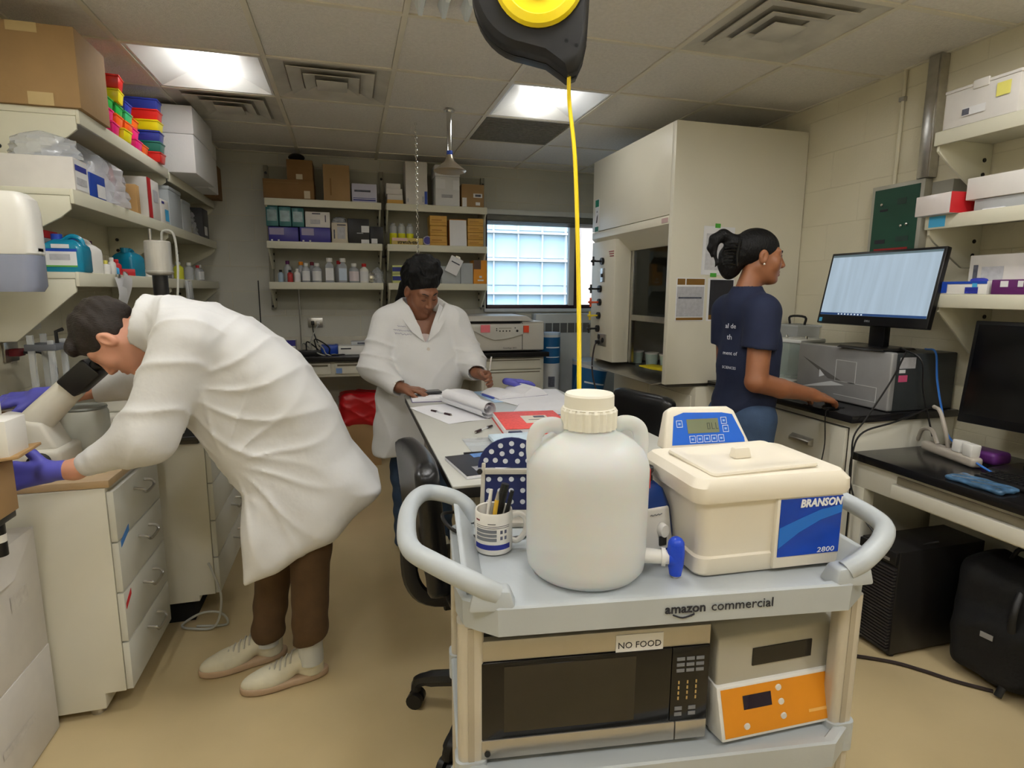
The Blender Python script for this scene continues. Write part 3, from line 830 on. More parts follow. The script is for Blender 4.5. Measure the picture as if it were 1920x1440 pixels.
lace_m = M('lace_grey', (188,184,170), 0.8); sock_m = M('sock_grey', (198,200,196), 0.9)
lip_m = M('brow_black', (20,16,14), 0.6, var=0.1)

def sneaker(parent, heel, toe, s=1.0, full=True):
    """heel, toe: floor points"""
    h, t = Vector(heel), Vector(toe); d = t-h; L = d.length; a = math.atan2(d.y, d.x)
    T = Matrix.Translation(h) @ rotz(a)
    Ti = np.array(T.inverted(), dtype=F)
    def loc(P): return P@Ti[:3,:3].T + Ti[:3,3]
    k = L/.30
    def up(P):
        q = loc(P)/k
        w = .040+.008*np.clip(q[:,0]/.2, 0, 1)
        e = ell(q, (.212,0,.028), (.084,.045,.038)); e = smin(e, cone(q, (.20,0,.036), (.088,0,.080), .036, .036), .03)
        e = smin(e, cone(q, (.055,0,.030), (.048,0,.092), .042, .037), .03)
        e = smax(e, -cone(q, (.052,0,.165), (.070,0,.128), .033, .028), .008)
        return smax(e, .022-q[:,2], .004)*k
    def so(P):
        q = loc(P)/k
        e = np.minimum(ell(q, (.205,0,.02), (.095,.050,.2)), ell(q, (.075,0,.02), (.078,.040,.2)))
        e = smin(e, ell(q, (.14,0,.02), (.10,.041,.2)), .02)
        return smax(e, np.abs(q[:,2]-.0145)-.0135, .006)*k
    lo_, hi_ = bounds([heel, toe], .07); lo_[2] = .0; hi_[2] = .15
    sh = np_object('shoe', [sdf_mesh(up, lo_, hi_, .005)], shoe_m, parent)
    np_object('sole', [sdf_mesh(so, lo_-.02, hi_, .005)], sole_m, sh)
    if full:
        lc = MB().at(T)
        for i in range(5):
            x = (.115+.018*i)*k; z = (.108-.0085*i)*k
            lc.tube([(x, -.030*k, z-.016*k), (x+.004, -.012*k, z+.003), (x+.012*k, .012*k, z+.002), (x+.016*k, .030*k, z-.02*k)], .0035, 6)
        lc.tube(smooth_path([(.125*k,0,.095*k), (.11*k,-.03*k,.105*k), (.12*k,-.045*k,.08*k), (.135*k,-.048*k,.05*k)], 4), .003, 6)
        lc.build('laces', lace_m, sh)['kind'] = 'stuff'
    return sh

# ------------------------------------------------------------------ the man bent over the microscope
man = thing('person', 'man in white lab coat and brown trousers bending over a microscope', 'person', (-.25, 2.17, 0))
def un(o, root): o.location = -root.location; return o      # meshes are made in room coordinates
mY = 2.17
mh_c = (-.745, mY, 1.272)
mh_R = frame((-.42, 0.0, -.91), (-.90, 0, .44))
neckM = [((-.69, mY, 1.275), (-.57, mY, 1.285), .058, .062)]
def man_head(P): return head_sdf(P, mh_c, mh_R, 1.0, neckM)
pieces = [sdf_mesh(man_head, (-.93, mY-.11, 1.12), (-.50, mY+.11, 1.43), .0035)]
# near arm: wrist skin, inside the sleeve up to the shoulder
nA = [(-.50, 2.00, 1.26), (-.615, 1.965, .985), (-.815, 1.975, .893), (-.86, 1.975, .893)]
nC = [(nA[1], nA[2], .040, .029), (nA[2], nA[3], .029, .027), (nA[0], nA[1], .052, .042)]
pieces.append(sdf_mesh(lambda P: caps_sdf(P, nC, .02), *bounds(nA, .07), .006))
fA = [(-.52, 2.36, 1.27), (-.72, 2.42, 1.10), (-.98, 2.40, 1.058), (-1.05, 2.39, 1.056)]
fC = [(fA[0], fA[1], .050, .042), (fA[1], fA[2], .041, .030), (fA[2], fA[3], .030, .028)]
pieces.append(sdf_mesh(lambda P: caps_sdf(P, fC, .02), *bounds(fA, .07), .006))
tr = [(-.57, mY, 1.28), (-.40, mY, 1.20), (-.16, mY, .95)]
pieces.append(sdf_mesh(lambda P: chain(P, tr, (.06,.10,.09), .05), *bounds(tr, .16), .015))
lg = [(-.15, 2.09, .92), (-.175, 2.085, .50), (-.185, 2.09, .10)]; lg2 = [(-.17, 2.25, .92), (-.30, 2.25, .50), (-.352, 2.25, .10)]
pieces.append(sdf_mesh(lambda P: np.minimum(chain(P, lg, (.06,.048,.036), .03), chain(P, lg2, (.06,.048,.036), .03)), (-.45, 2.0, .03), (-.05, 2.35, 1.0), .009))
un(np_object('body', pieces, skin_a, man), man)
# hair
def man_hair(P):
    L = (P-V3(mh_c))@mh_R.T
    d = ell(L, (0,-.020,.042), (.083,.103,.094))
    d = d + .003*wav(P, (1,.3,.2), 130)*wav(P, (.2,1,.4), 110) + .003*wav(P, (.3,.2,1), 70)
    cut = smin(L[:,1]*.55+.03-L[:,2]*1.0-.035+.0*L[:,0], L[:,1]-.045+ (-.6)*(L[:,2]-.06), .01)    # keep hair above the face line
    d = smax(d, -(L[:,2]*.80-L[:,1]*.75+.028), .012)
    d = smax(d, -(L[:,2]+.062-.30*L[:,1]), .01)
    q = L.copy(); q[:,0] = np.abs(q[:,0])
    d = smax(d, -ell(q, (.085,.004,-.012), (.024,.026,.036)), .008)
    tuft = ell(L, (0,.070,.088), (.062,.030,.028)) + .003*wav(P, (1,.3,.2), 150)
    return smin(d, tuft, .02)
un(np_object('hair', [sdf_mesh(man_hair, (-.94, mY-.12, 1.12), (-.58, mY+.12, 1.45), .0035)], hair_m, man), man)
# coat
prof = [(-.655,1.385),(-.60,1.413),(-.443,1.383),(-.313,1.32),(-.18,1.205),(-.078,1.047),(-.01,.873),(.086,.735),(.085,.715),(.06,.69),(-.089,.568),(-.16,.532),(-.30,.475),(-.372,.44),(-.385,.45),(-.378,.64),(-.375,.745),(-.405,.785),(-.45,.835),(-.50,.92),(-.545,1.02),(-.60,1.15),(-.648,1.22),(-.672,1.30)]
def man_coat(P):
    X, Y, Z = P[:,0], P[:,1]-mY, P[:,2]
    d2 = poly2(X, Z, prof)
    T = np.interp(Z, [.42,.60,.80,.95,1.15,1.30,1.42], [.215,.205,.185,.175,.190,.195,.165]).astype(F)
    neckT = np.interp(X, [-.68,-.60,-.50], [.10,.135,.24]).astype(F)
    T = np.minimum(T, neckT)
    r = np.interp(Z, [.42,.62,.85], [.03,.06,.13]).astype(F)
    qx, qy = d2+r, np.abs(Y)-T+r
    d = np.sqrt(np.maximum(qx,0)**2+np.maximum(qy,0)**2)+np.minimum(np.maximum(qx,qy),0)-r
    # pulled folds: fans from the armpit and from the waist, soft drops in the skirt
    th = np.arctan2(Z-1.13, X+.56); rr = np.hypot(Z-1.13, X+.56)
    d += -.0085*ridges(7.5*th+1.2*np.sin(9*rr)+.8*np.sin(5*Y))**3*np.clip((rr-.05)/.1,0,1)*np.clip((.62-rr)/.3,0,1)
    th2 = np.arctan2(Z-.86, X+.40); r2_ = np.hypot(Z-.86, X+.40)
    d += -.008*ridges(6.0*th2+.7+1.1*np.sin(8*r2_+3*Y))**3*np.clip((r2_-.03)/.08,0,1)*np.clip((.45-r2_)/.25,0,1)
    d += .006*np.sin(26*X+14*Z+7*Y)*np.clip((.80-Z)/.2,0,1)
    # side seam ridge
    sx, sz = X+.30-(.80-Z)*.42, Z
    d += -.0035*np.exp(-(sx/.010)**2)*(Y < 0)*np.clip((.82-Z)/.05,0,1)
    # sleeves
    t0, t1, t2 = nA[0], nA[1], nA[2]
    s1 = cone(P, (-.49,2.02,1.275), t1, .098, .078); s2 = cone(P, t1, (-.745,1.972,.925), .080, .047)
    cuff = cone(P, (-.745,1.972,.925), (-.778,1.973,.910), .043, .039)
    ar = smin(s1, s2, .05)
    along = (P-V3(t0))@V3((-.38,-.1,-.92))
    along2 = (P-V3(t1))@V3((-.9,.05,-.42))
    ar += -.009*ridges(24*along+9*(P[:,0]+.5)+2*np.sin(14*P[:,1]))**3*np.clip((P[:,2]-.93)/.06,0,1)
    ar += -.008*ridges(17*along2+16*P[:,2])**3*np.clip((.16-along2)/.08,0,1)*np.clip((1.0-P[:,2])/.05,0,1)
    ar = smin(ar, cuff, .006)
    f1 = cone(P, (-.50,2.33,1.265), fA[1], .092, .072); f2 = cone(P, fA[1], fA[2], .072, .040)
    far = smin(f1, f2, .05)
    d = smin(d, ar, .035); d = smin(d, far, .035)
    # collar band around the neck
    q = P-V3((-.650,mY,1.318)); n = V3((-.80,0,.18)); n = n/np.linalg.norm(n)
    ax = q@n; rad = np.linalg.norm(q-ax[:,None]*n, axis=1)
    col = np.maximum(np.abs(rad-.088)-.007, np.abs(ax+.012)-.030)-.003
    d = smin(d, col, .008)
    d = smax(d, -cone(P, (-.74,mY,1.285), (-.60,mY,1.30), .078, .070), .01)
    return d
un(np_object('lab_coat', [sdf_mesh(man_coat, (-.90, 1.84, .42), (.12, 2.52, 1.44), .0065)], coat_m, man), man)
# trousers
def man_pants(P):
    a = chain(P, [(-.15,2.09,.92), (-.168,2.082,.52), (-.185,2.085,.150)], (.085,.070,.062), .03)
    b = chain(P, [(-.17,2.25,.92), (-.30,2.25,.50), (-.352,2.25,.115)], (.085,.068,.060), .03)
    d = np.minimum(a, b)
    d += .004*np.sin(60*P[:,2]+12*P[:,0]+9*P[:,1])*np.clip((.35-P[:,2])/.2,0,1)
    h = np.where(P[:,1] < 2.168, .150, .108)
    return smax(d, h-P[:,2]+.18*(P[:,0]+.25), .008)
un(np_object('trousers', [sdf_mesh(man_pants, (-.46, 1.98, .06), (-.03, 2.36, .98), .0075)], pants_m, man), man)
for (a, b) in (((-.130, 2.115, 0), (-.430, 2.065, 0)), ((-.292, 2.28, 0), (-.595, 2.205, 0))):
    un(sneaker(man, a, b), man)
sk = MB(); sk.cyl((-.185,2.09,.07), (-.187,2.09,.19), .043, .045, 14); un(sk.build('sock', sock_m, man), man)
sk = MB(); sk.cyl((-.355,2.25,.07), (-.352,2.25,.17), .043, .045, 14); un(sk.build('sock', sock_m, man), man)
# gloves
gc = hand_caps((-.872,1.975,.892), (-.97,-.02,-.06), (.03,-.92,.25), 1, .16, thumb=(.80,.62,.10), s=1.06) + [((-.845,1.975,.893), (-.885,1.975,.892), .030, .030)]
un(np_object('glove', [sdf_mesh(lambda P: caps_sdf(P, gc, .010), *bounds([c[0] for c in gc]+[c[1] for c in gc], .03), .0035)], glove_m, man), man)
gc2 = hand_caps((-1.062,2.39,1.056), (-.97,-.10,-.10), (-.05,-.35,.93), -1, .25, s=1.04) + [((-1.03,2.39,1.057), (-1.075,2.39,1.056), .032, .031)]
un(np_object('glove', [sdf_mesh(lambda P: caps_sdf(P, gc2, .010), *bounds([c[0] for c in gc2]+[c[1] for c in gc2], .03), .004)], glove_m, man), man)
# brow strip on the visible side
# ------------------------------------------------------------------ woman in the lab coat behind the table
w2 = thing('person', 'woman in white lab coat looking down behind the work table', 'person', (.36, 3.12, 0))
c2 = (.362, 3.065, 1.432); R2 = frame((.36,-.78,-.50), (.12,-.45,.88))
neck2 = [((.352,3.085,1.36), (.345,3.13,1.27), .050, .062)]
pc = [sdf_mesh(lambda P: head_sdf(P, c2, R2, 1.03, neck2), (.22, 2.92, 1.20), (.50, 3.22, 1.58), .0035)]
def w2_chest(P): return smin(ell(P, (.36,3.125,1.15), (.17,.10,.17)), cone(P, (.21,3.13,1.28), (.51,3.13,1.28), .05, .05), .05)
pc.append(sdf_mesh(w2_chest, (.12,2.98,.95), (.60,3.26,1.36), .012))
ra = [(.185,3.12,1.27), (.115,3.06,1.05), (.225,2.90,.955)]; la = [(.545,3.12,1.27), (.625,3.08,1.05), (.625,2.945,1.012)]
rh = hand_caps((.232,2.892,.952), (.80,-.42,-.06), (-.1,.05,.97), 1, .22, thumb=(.35,.85,-.25), s=.93) + [(ra[1], ra[2], .042, .028), (ra[0], ra[1], .05, .044), (ra[2], (.25,2.882,.951), .028, .027)]
pc.append(sdf_mesh(lambda P: caps_sdf(P, rh, .008), *bounds([q for c in rh for q in c[:2]], .06), .004))
lh = hand_caps((.632,2.925,1.008), (.45,-.72,-.10), (.75,.5,.35), 1, .62, thumb=(.25,.90,-.55), s=.93) + [(la[1], la[2], .042, .028), (la[0], la[1], .05, .044), (la[2], (.640,2.912,1.006), .028, .027)]
pc.append(sdf_mesh(lambda P: caps_sdf(P, lh, .008), *bounds([q for c in lh for q in c[:2]], .06), .004))
un(np_object('body', pc, skin_b, w2), w2)
def w2_hair(P):
    L = (P-V3(c2))@R2.T/1.03
    d = ell(L, (0,-.024,.044), (.083,.102,.090))
    d = smin(d, ell(L, (-.020,-.050,.110), (.074,.066,.056)), .04)
    d = smin(d, ell(L, (.0,-.115,.045), (.055,.05,.06)), .03)
    q = np.abs(L[:,0]); d += -.009*ridges(48*L[:,1]+26*q+1.2*np.sin(30*L[:,2]))**1.5 - .004*ridges(120*L[:,0]+90*L[:,1]+40*L[:,2])**2
    d = smax(d, -(L[:,2]*.92-L[:,1]*.62-.006), .010)
    d = smax(d, -(L[:,2]+.04-.45*L[:,1]), .01)
    A = L.copy(); A[:,0] = q
    d = smax(d, -ell(A, (.086,.0,-.006), (.022,.026,.040)), .008)
    for i in range(9):          # braids swept back from the hairline
        a = -1+2*i/8; x0 = .074*a; sw = -.018*math.sin(i*1.7)
        path = [(x0, .062-.050*a*a, .078-.030*a*a), (x0*1.10+sw, .020-.03*a*a, .132-.045*a*a), (x0*1.0+sw-.01, -.045, .158-.05*a*a), (x0*.6-.015, -.10, .125-.04*a*a)]
        for j in range(3):
            b0 = .016 if j < 2 else .018
            d = smin(d, cone(L, path[j], path[j+1], b0-.002*(j == 0), b0)+.0025*np.sin(190*L[:,1]+120*L[:,2]+60*L[:,0]+i), .010)
    pony = chain(P, [(.285,3.15,1.46), (.262,3.19,1.38), (.25,3.21,1.30)], (.03,.022,.014), .02)
    return smin(d*1.03, pony, .02)
un(np_object('hair', [sdf_mesh(w2_hair, (.20,2.92,1.24), (.54,3.26,1.64), .004)], hairb_m, w2), w2)
# eyebrows, lashes
for sx in (-1, 1):
    b = MB(); b.tube([to_world(c2,R2,(sx*.014,.0935,.026),1.03), to_world(c2,R2,(sx*.032,.087,.033),1.03), to_world(c2,R2,(sx*.050,.070,.028),1.03)], [.0022,.0028,.0014], 6); un(b.build('eyebrow', lip_m, w2), w2)
    b = MB(); b.tube([to_world(c2,R2,(sx*.018,.0855,-.003),1.03), to_world(c2,R2,(sx*.031,.0865,-.0055),1.03), to_world(c2,R2,(sx*.045,.078,-.002),1.03)], [.0012,.0018,.0012], 6); un(b.build('eyelash', lip_m, w2), w2)
shirt_m = M('pale_pink_shirt', (224,208,204), .8, var=.03)
def w2_shirt(P): return ell(P, (.365,3.110,1.12), (.12,.112,.128))
un(np_object('shirt', [sdf_mesh(w2_shirt, (.20,2.96,1.05), (.52,3.24,1.36), .007)], shirt_m, w2), w2)
def w2_coat(P):
    s = (1,.66,1)
    d = ecap(P, (.365,3.125,1.24), (.36,3.125,1.02), .185, .205, s)
    d = smin(d, ecap(P, (.36,3.125,1.02), (.345,3.125,.62), .205, .245, (1,.70,1)), .06)
    d = smin(d, cone(P, (.205,3.13,1.275), (.525,3.13,1.275), .062, .062), .06)
    d += -.010*ridges(11*P[:,0]-6*P[:,2]+1.4*np.sin(8*P[:,2]))**3*np.clip((1.16-P[:,2])/.2,0,1)
    d += .008*np.sin(19*P[:,0]+5*P[:,1])*np.clip((.95-P[:,2])/.25,0,1) + .003*np.sin(38*P[:,2]+22*P[:,0])*np.clip((1.2-P[:,2])/.2,0,1)
    d = smax(d, .565-P[:,2]-.13*(P[:,0]-.2)*-1, .01)
    sl = chain(P, [(.19,3.12,1.265), (.115,3.055,1.045), (.205,2.915,.962)], (.085,.075,.050), .05)
    sl = smin(sl, chain(P, [(.54,3.12,1.265), (.625,3.08,1.045), (.628,2.955,1.016)], (.085,.074,.050), .05), .01)
    sl += -.011*ridges(20*P[:,2]+12*P[:,0]+10*P[:,1]+1.5*np.sin(17*P[:,2]))**3
    d = smin(d, sl, .02)
    # V neck opening
    q = P-V3((.372,3.0,1.165))
    ww = (P[:,2]-1.165)*.47
    open_ = np.maximum(np.maximum(np.abs(P[:,0]-.372-.1*(P[:,2]-1.165))-ww, 1.165-P[:,2]), P[:,1]-3.10)
    d = smax(d, -open_, .006)
    d = smax(d, -cone(P, (.35,3.10,1.40), (.355,3.11,1.25), .078, .070), .01)
    # hollow cuffs
    d = smax(d, -cone(P, ra[2], (.26,2.85,.93), .040, .045), .004)
    d = smax(d, -cone(P, la[2], (.635,2.88,1.0), .040, .045), .004)
    return d
un(np_object('lab_coat', [sdf_mesh(w2_coat, (.01,2.83,.53), (.74,3.34,1.40), .0065)], coat_m, w2), w2)
# lapels: folded collar flaps lying on the coat
def lapel(sx):
    cx = .372
    pts = [(cx+sx*.008,1.172), (cx+sx*.030,1.25), (cx+sx*.072,1.335), (cx+sx*.085,1.365), (cx+sx*.128,1.325), (cx+sx*.100,1.300), (cx+sx*.112,1.285), (cx+sx*.070,1.225)]
    m = MB()
    def yy(x, z): return 3.125-.66*math.sqrt(max(.205**2-(x-.362)**2, .006)) - .006 + max(0, z-1.25)*.75
    f = [(x, yy(x, z)-.004, z) for x, z in pts]; b = [(x, yy(x, z)+.006, z) for x, z in pts]
    n = len(pts)
    m.add(f+b, [tuple(range(n)), tuple(range(2*n-1, n-1, -1))]+[(i, (i+1) % n, n+(i+1) % n, n+i) for i in range(n)])
    return m.build('lapel', coat_m, w2, bevel=.002)
for sx in (-1, 1): un(lapel(sx), w2)
def front_y(x, z): return 3.125-.66*math.sqrt(max((.20 if z > 1.02 else .21)**2-(x-.362)**2, .004))-.005
for zz in (1.135, 1.02):
    bt_ = MB(); bt_.lathe([(.001,.004),(.009,.004),(.009,0)], (.384, front_y(.384,zz), zz), 10, axis='y'); un(bt_.build('button', M('button_pearl',(214,206,196),.2), w2), w2)
thread_m = M('thread_violet', (92,86,140), .7, var=0)
for r, (xa, xb, zz) in enumerate(((.232,.272,1.252), (.205,.305,1.232), (.218,.300,1.214))):
    rnd = random.Random(r); m = MB(); x = xa; pts = []
    while x < xb:
        pts.append((x, front_y(x, zz)-.001, zz+rnd.uniform(-.004,.004)-.10*(x-.25))); x += .0019
    m.tube(pts, .0008, 3); un(m.build('embroidered_line', thread_m, w2), w2)
jl = [(.27,3.12,.75), (.262,3.115,.45), (.258,3.11,.05)]; jr = [(.45,3.12,.75), (.455,3.12,.45), (.455,3.12,.05)]
un(np_object('jeans', [sdf_mesh(lambda P: smax(np.minimum(chain(P, jl, (.095,.075,.062), .04), chain(P, jr, (.095,.075,.062), .04)) + .003*np.sin(70*P[:,2]+8*P[:,0]), .03-P[:,2], .01), (.14,2.98,.01), (.60,3.26,.86), .009)], jeans_m, w2), w2)
for x in (.258, .455): un(sneaker(w2, (x, 3.17, 0), (x+.01, 2.93, 0), full=False), w2)
# pen held in her left hand
pen = thing('pen', 'pen held upright in the lab-coated woman\'s hand', 'pen', (.672,2.862,.99))
MB().cyl((0,0,-.02), (.004,-.004,.115), .0042, n=8).build('barrel', M('pen_clear',(200,196,190),.2), pen)
MB().cyl((0,0,-.035), (0,0,-.02), .0015, .0042, n=8).build('tip', M('pen_tip',(80,60,50),.3), pen)
place(pen, rot=(.10,.08,0))

# ------------------------------------------------------------------ woman in the navy T-shirt at the instrument
w3 = thing('person', 'woman in navy T-shirt with hair clipped up facing the monitor', 'person', (1.74, 2.25, 0))
c3 = (1.770, 2.245, 1.588); R3 = frame((.93,-.36,-.06), (.06,0,1))
neck3 = [((1.742,2.25,1.52), (1.712,2.255,1.405), .046, .056)]
pc = [sdf_mesh(lambda P: head_sdf(P, c3, R3, .97, neck3), (1.58,2.08,1.34), (1.94,2.40,1.73), .0033)]
def w3_core(P): return smin(ell(P, (1.745,2.25,1.20), (.075,.105,.20)), cone(P, (1.712,2.15,1.355), (1.712,2.35,1.355), .045, .045), .05)
pc.append(sdf_mesh(w3_core, (1.58,2.02,.95), (1.90,2.48,1.44), .012))
ra3 = [(1.712,2.125,1.345), (1.668,2.082,1.055), (1.975,2.095,.985)]
h3 = hand_caps((1.985,2.088,.978), (.95,.16,-.16), (-.05,-.30,.95), -1, .32, thumb=(.42,.88,-.20), s=.96, spread=.05) + [(ra3[0], ra3[1], .052, .046), (ra3[1], (1.80,2.086,1.02), .046, .042), ((1.80,2.086,1.02), ra3[2], .043, .0275), (ra3[2], (2.0,2.09,.976), .0275, .026)]
pc.append(sdf_mesh(lambda P: caps_sdf(P, h3, .010), *bounds([q for c in h3 for q in c[:2]], .065), .0042))
la3 = [(1.712,2.375,1.345), (1.735,2.385,1.06), (1.98,2.30,.975)]
h3b = hand_caps((1.985,2.296,.972), (.90,-.40,-.15), (.1,.1,.98), 1, .35, s=.96) + [(la3[0], la3[1], .05, .044), (la3[1], la3[2], .043, .028), (la3[2], (2.0,2.29,.968), .028, .026)]
pc.append(sdf_mesh(lambda P: caps_sdf(P, h3b, .010), *bounds([q for c in h3b for q in c[:2]], .065), .005))
un(np_object('body', pc, skin_c, w3), w3)
def w3_hair(P):
    L = (P-V3(c3))@R3.T/.97
    d = ell(L, (0,-.024,.040), (.080,.102,.090))
    d += -.002*ridges(90*L[:,0]+25*L[:,2])**2
    d = smax(d, -(L[:,2]*.75-L[:,1]*.66+.020), .012)
    d = smax(d, -(L[:,2]+.045-.50*L[:,1]), .01)
    A = L.copy(); A[:,0] = np.abs(A[:,0])
    d = smax(d, -ell(A, (.082,-.004,-.010), (.022,.024,.036)), .008)
    bun = ell(L, (0,-.128,-.022), (.054,.056,.086)) - .003*ridges(50*L[:,2]+60*L[:,0])
    d = smin(d, bun, .035)
    d = smin(d, chain(L, [(0,-.130,.070), (0,-.175,.088), (.0,-.212,.070), (0,-.226,.030), (0,-.215,-.01)], (.028,.026,.020,.011,.004), .02), .02)
    d = smin(d, chain(L, [(0.01,-.180,.082), (.012,-.205,.050), (.01,-.205,.0), (0.012,-.190,-.04), (.01,-.196,-.055)], (.016,.012,.008,.006,.003), .01), .01)
    return d*.97
un(np_object('hair', [sdf_mesh(w3_hair, (1.52,2.10,1.44), (1.92,2.46,1.72), .0036)], hairb_m, w3), w3)
cl_ = MB()
for k in range(7):
    z = -.045+.015*k
    cl_.tube([to_world(c3,R3,(.052,-.105-.010*math.sin(k),z),.97), to_world(c3,R3,(.060,-.135,z+.004),.97), to_world(c3,R3,(.040,-.170,z),.97)], .0045, 6)
cl_.tube([to_world(c3,R3,(.058,-.112,-.05),.97), to_world(c3,R3,(.062,-.118,0),.97), to_world(c3,R3,(.056,-.112,.06),.97)], .007, 8)
un(cl_.build('hair_claw', M('claw_black',(14,14,16),.15), w3), w3)
un(MB().sphere(to_world(c3,R3,(.084,-.002,-.036),.97), .0048, 8, 6).build('earring', M('earring_pearl',(245,235,220),.1), w3), w3)
for sx in (-1, 1):
    b = MB(); b.tube([to_world(c3,R3,(sx*.014,.0925,.026),.97), to_world(c3,R3,(sx*.032,.086,.031),.97), to_world(c3,R3,(sx*.050,.069,.026),.97)], [.002,.0026,.0013], 6); un(b.build('eyebrow', lip_m, w3), w3)
    e = MB(); e.sphere(to_world(c3,R3,(sx*.031,.0765,.004),.97), .0095, 10, 8); e = un(e.build('eye', M('eye_white',(215,210,204),.2), w3), w3)
    b = MB(); b.sphere(to_world(c3,R3,(sx*.0315,.0835,.004),.97), .0042, 8, 6); b = b.build('iris', M('iris_brown',(34,20,14),.2), e)
    b = MB(); b.tube([to_world(c3,R3,(sx*.019,.0855,.009),.97), to_world(c3,R3,(sx*.032,.0875,.0105),.97), to_world(c3,R3,(sx*.046,.078,.007),.97)], [.001,.0016,.001], 6); un(b.build('eyelash', lip_m, w3), w3)
def w3_shirt(P):
    s = (.62,1,1)
    d = ecap(P, (1.740,2.25,1.32), (1.750,2.25,1.12), .125, .138, (.80,1,1))
    d = smin(d, ecap(P, (1.750,2.25,1.12), (1.742,2.25,.93), .138, .155, (.82,1,1)), .05)
    d = smin(d, ell(P, (1.800,2.25,1.215), (.072,.105,.085)), .06)
    d = smin(d, cone(P, (1.712,2.145,1.362), (1.712,2.355,1.362), .060, .060), .06)
    d = smin(d, cone(P, (1.712,2.255,1.40), (1.722,2.255,1.455), .066, .060), .04)
    d += .005*np.sin(30*P[:,2]+14*P[:,0]-9*P[:,1])*np.clip((1.12-P[:,2])/.15,0,1)
    d += -.005*ridges(15*P[:,2]-10*P[:,0]+4*P[:,1])**3*np.clip((1.15-P[:,2])/.12,0,1)
    sl = smax(cone(P, (1.712,2.125,1.345), (1.672,2.085,1.08), .076, .070), -(P[:,2]-1.195+.10*(P[:,0]-1.66)), .006)
    sl = np.minimum(sl, smax(cone(P, (1.712,2.375,1.345), (1.73,2.39,1.08), .070, .066), -(P[:,2]-1.19), .006))
    sl = smax(sl, -smax(cone(P, ra3[0], ra3[1], .062, .062), P[:,2]-1.23, .004), .004)
    d = smin(d, sl, .03)
    d = smax(d, -cone(P, (1.728,2.255,1.50), (1.720,2.255,1.44), .056, .055), .008)
    return smax(d, .858-P[:,2], .01)
un(np_object('tshirt', [sdf_mesh(w3_shirt, (1.52,1.94,.84), (1.96,2.54,1.46), .0065)], navy_m, w3), w3)
# pale print on the back of the shirt
for (yy, zz, body, sz) in ((2.225,1.285,'al de', .030), (2.235,1.235,'th', .034), (2.215,1.165,'ment of', .024), (2.215,1.10,'SCIENCES', .017)):
    xx = 1.748-.80*math.sqrt(max((.132 if zz > 1.2 else .145)**2-(yy-2.25)**2, .001))-.010-(.006 if zz > 1.25 else 0)
    text('shirt_print', body, M('print_white',(205,208,218),.7,var=0), w3, Vector((xx, yy, zz))-w3.location, (PI/2,0,-PI/2+.26), sz)
lg3 = [(1.735,2.17,.86), (1.735,2.165,.48), (1.71,2.165,.05)]; lg3b = [(1.735,2.34,.86), (1.74,2.345,.48), (1.72,2.345,.05)]
un(np_object('jeans', [sdf_mesh(lambda P: smax(np.minimum(smin(chain(P, lg3, (.10,.075,.055), .05), ell(P, (1.74,2.25,.88), (.112,.148,.12)), .05), chain(P, lg3b, (.10,.075,.055), .05)), .03-P[:,2], .01), (1.58,2.02,.01), (1.88,2.48,.98), .009)], jeans_m, w3), w3)
for y_ in (2.165, 2.345): un(sneaker(w3, (1.66, y_, 0), (1.90, y_-.02, 0), full=False), w3)
# ================================================================== utility cart and what stands on it
cartp_m = M('cart_grey_plastic', (184,190,193), 0.38, var=0.05, scale=5, bump=0.03, bscale=120)
post_m = M('cart_post_alu', (204,197,182), 0.35, metal=0.2, var=0.05)
CART = (.168, .965, 0); CRZ = math.radians(-7.5)
ct = thing('utility_cart', 'grey plastic three-shelf utility cart in the foreground', 'cart', CART, CRZ)
CL, CW = .868, .47
def tray(z, rim, lip, name):
    o = [(.075,0),(CL-.075,0),(CL-.012,.045),(CL,.10),(CL,CW-.08),(CL-.06,CW),(.06,CW),(0,CW-.08),(0,.10),(.012,.045)]
    def ring(ins, zz):
        out = []
        for (x, y) in o:
            cx, cy = CL/2, CW/2
            out.append((cx+(x-cx)*(1-ins/cx), cy+(y-cy)*(1-ins/cy), zz))
        return out
    m = MB(); m.loft([ring(.012, z-lip), ring(.002, z-lip+.004), ring(0, z+rim-.004), ring(.004, z+rim), ring(.016, z+rim), ring(.020, z), ring(.2, z)], cap=True)
    return m.build(name, cartp_m, ct, bevel=.0)
tray(.847, .008, .055, 'top_tray'); tray(.487, .010, .055, 'middle_tray'); tray(.13, .03, .055, 'bottom_tray')
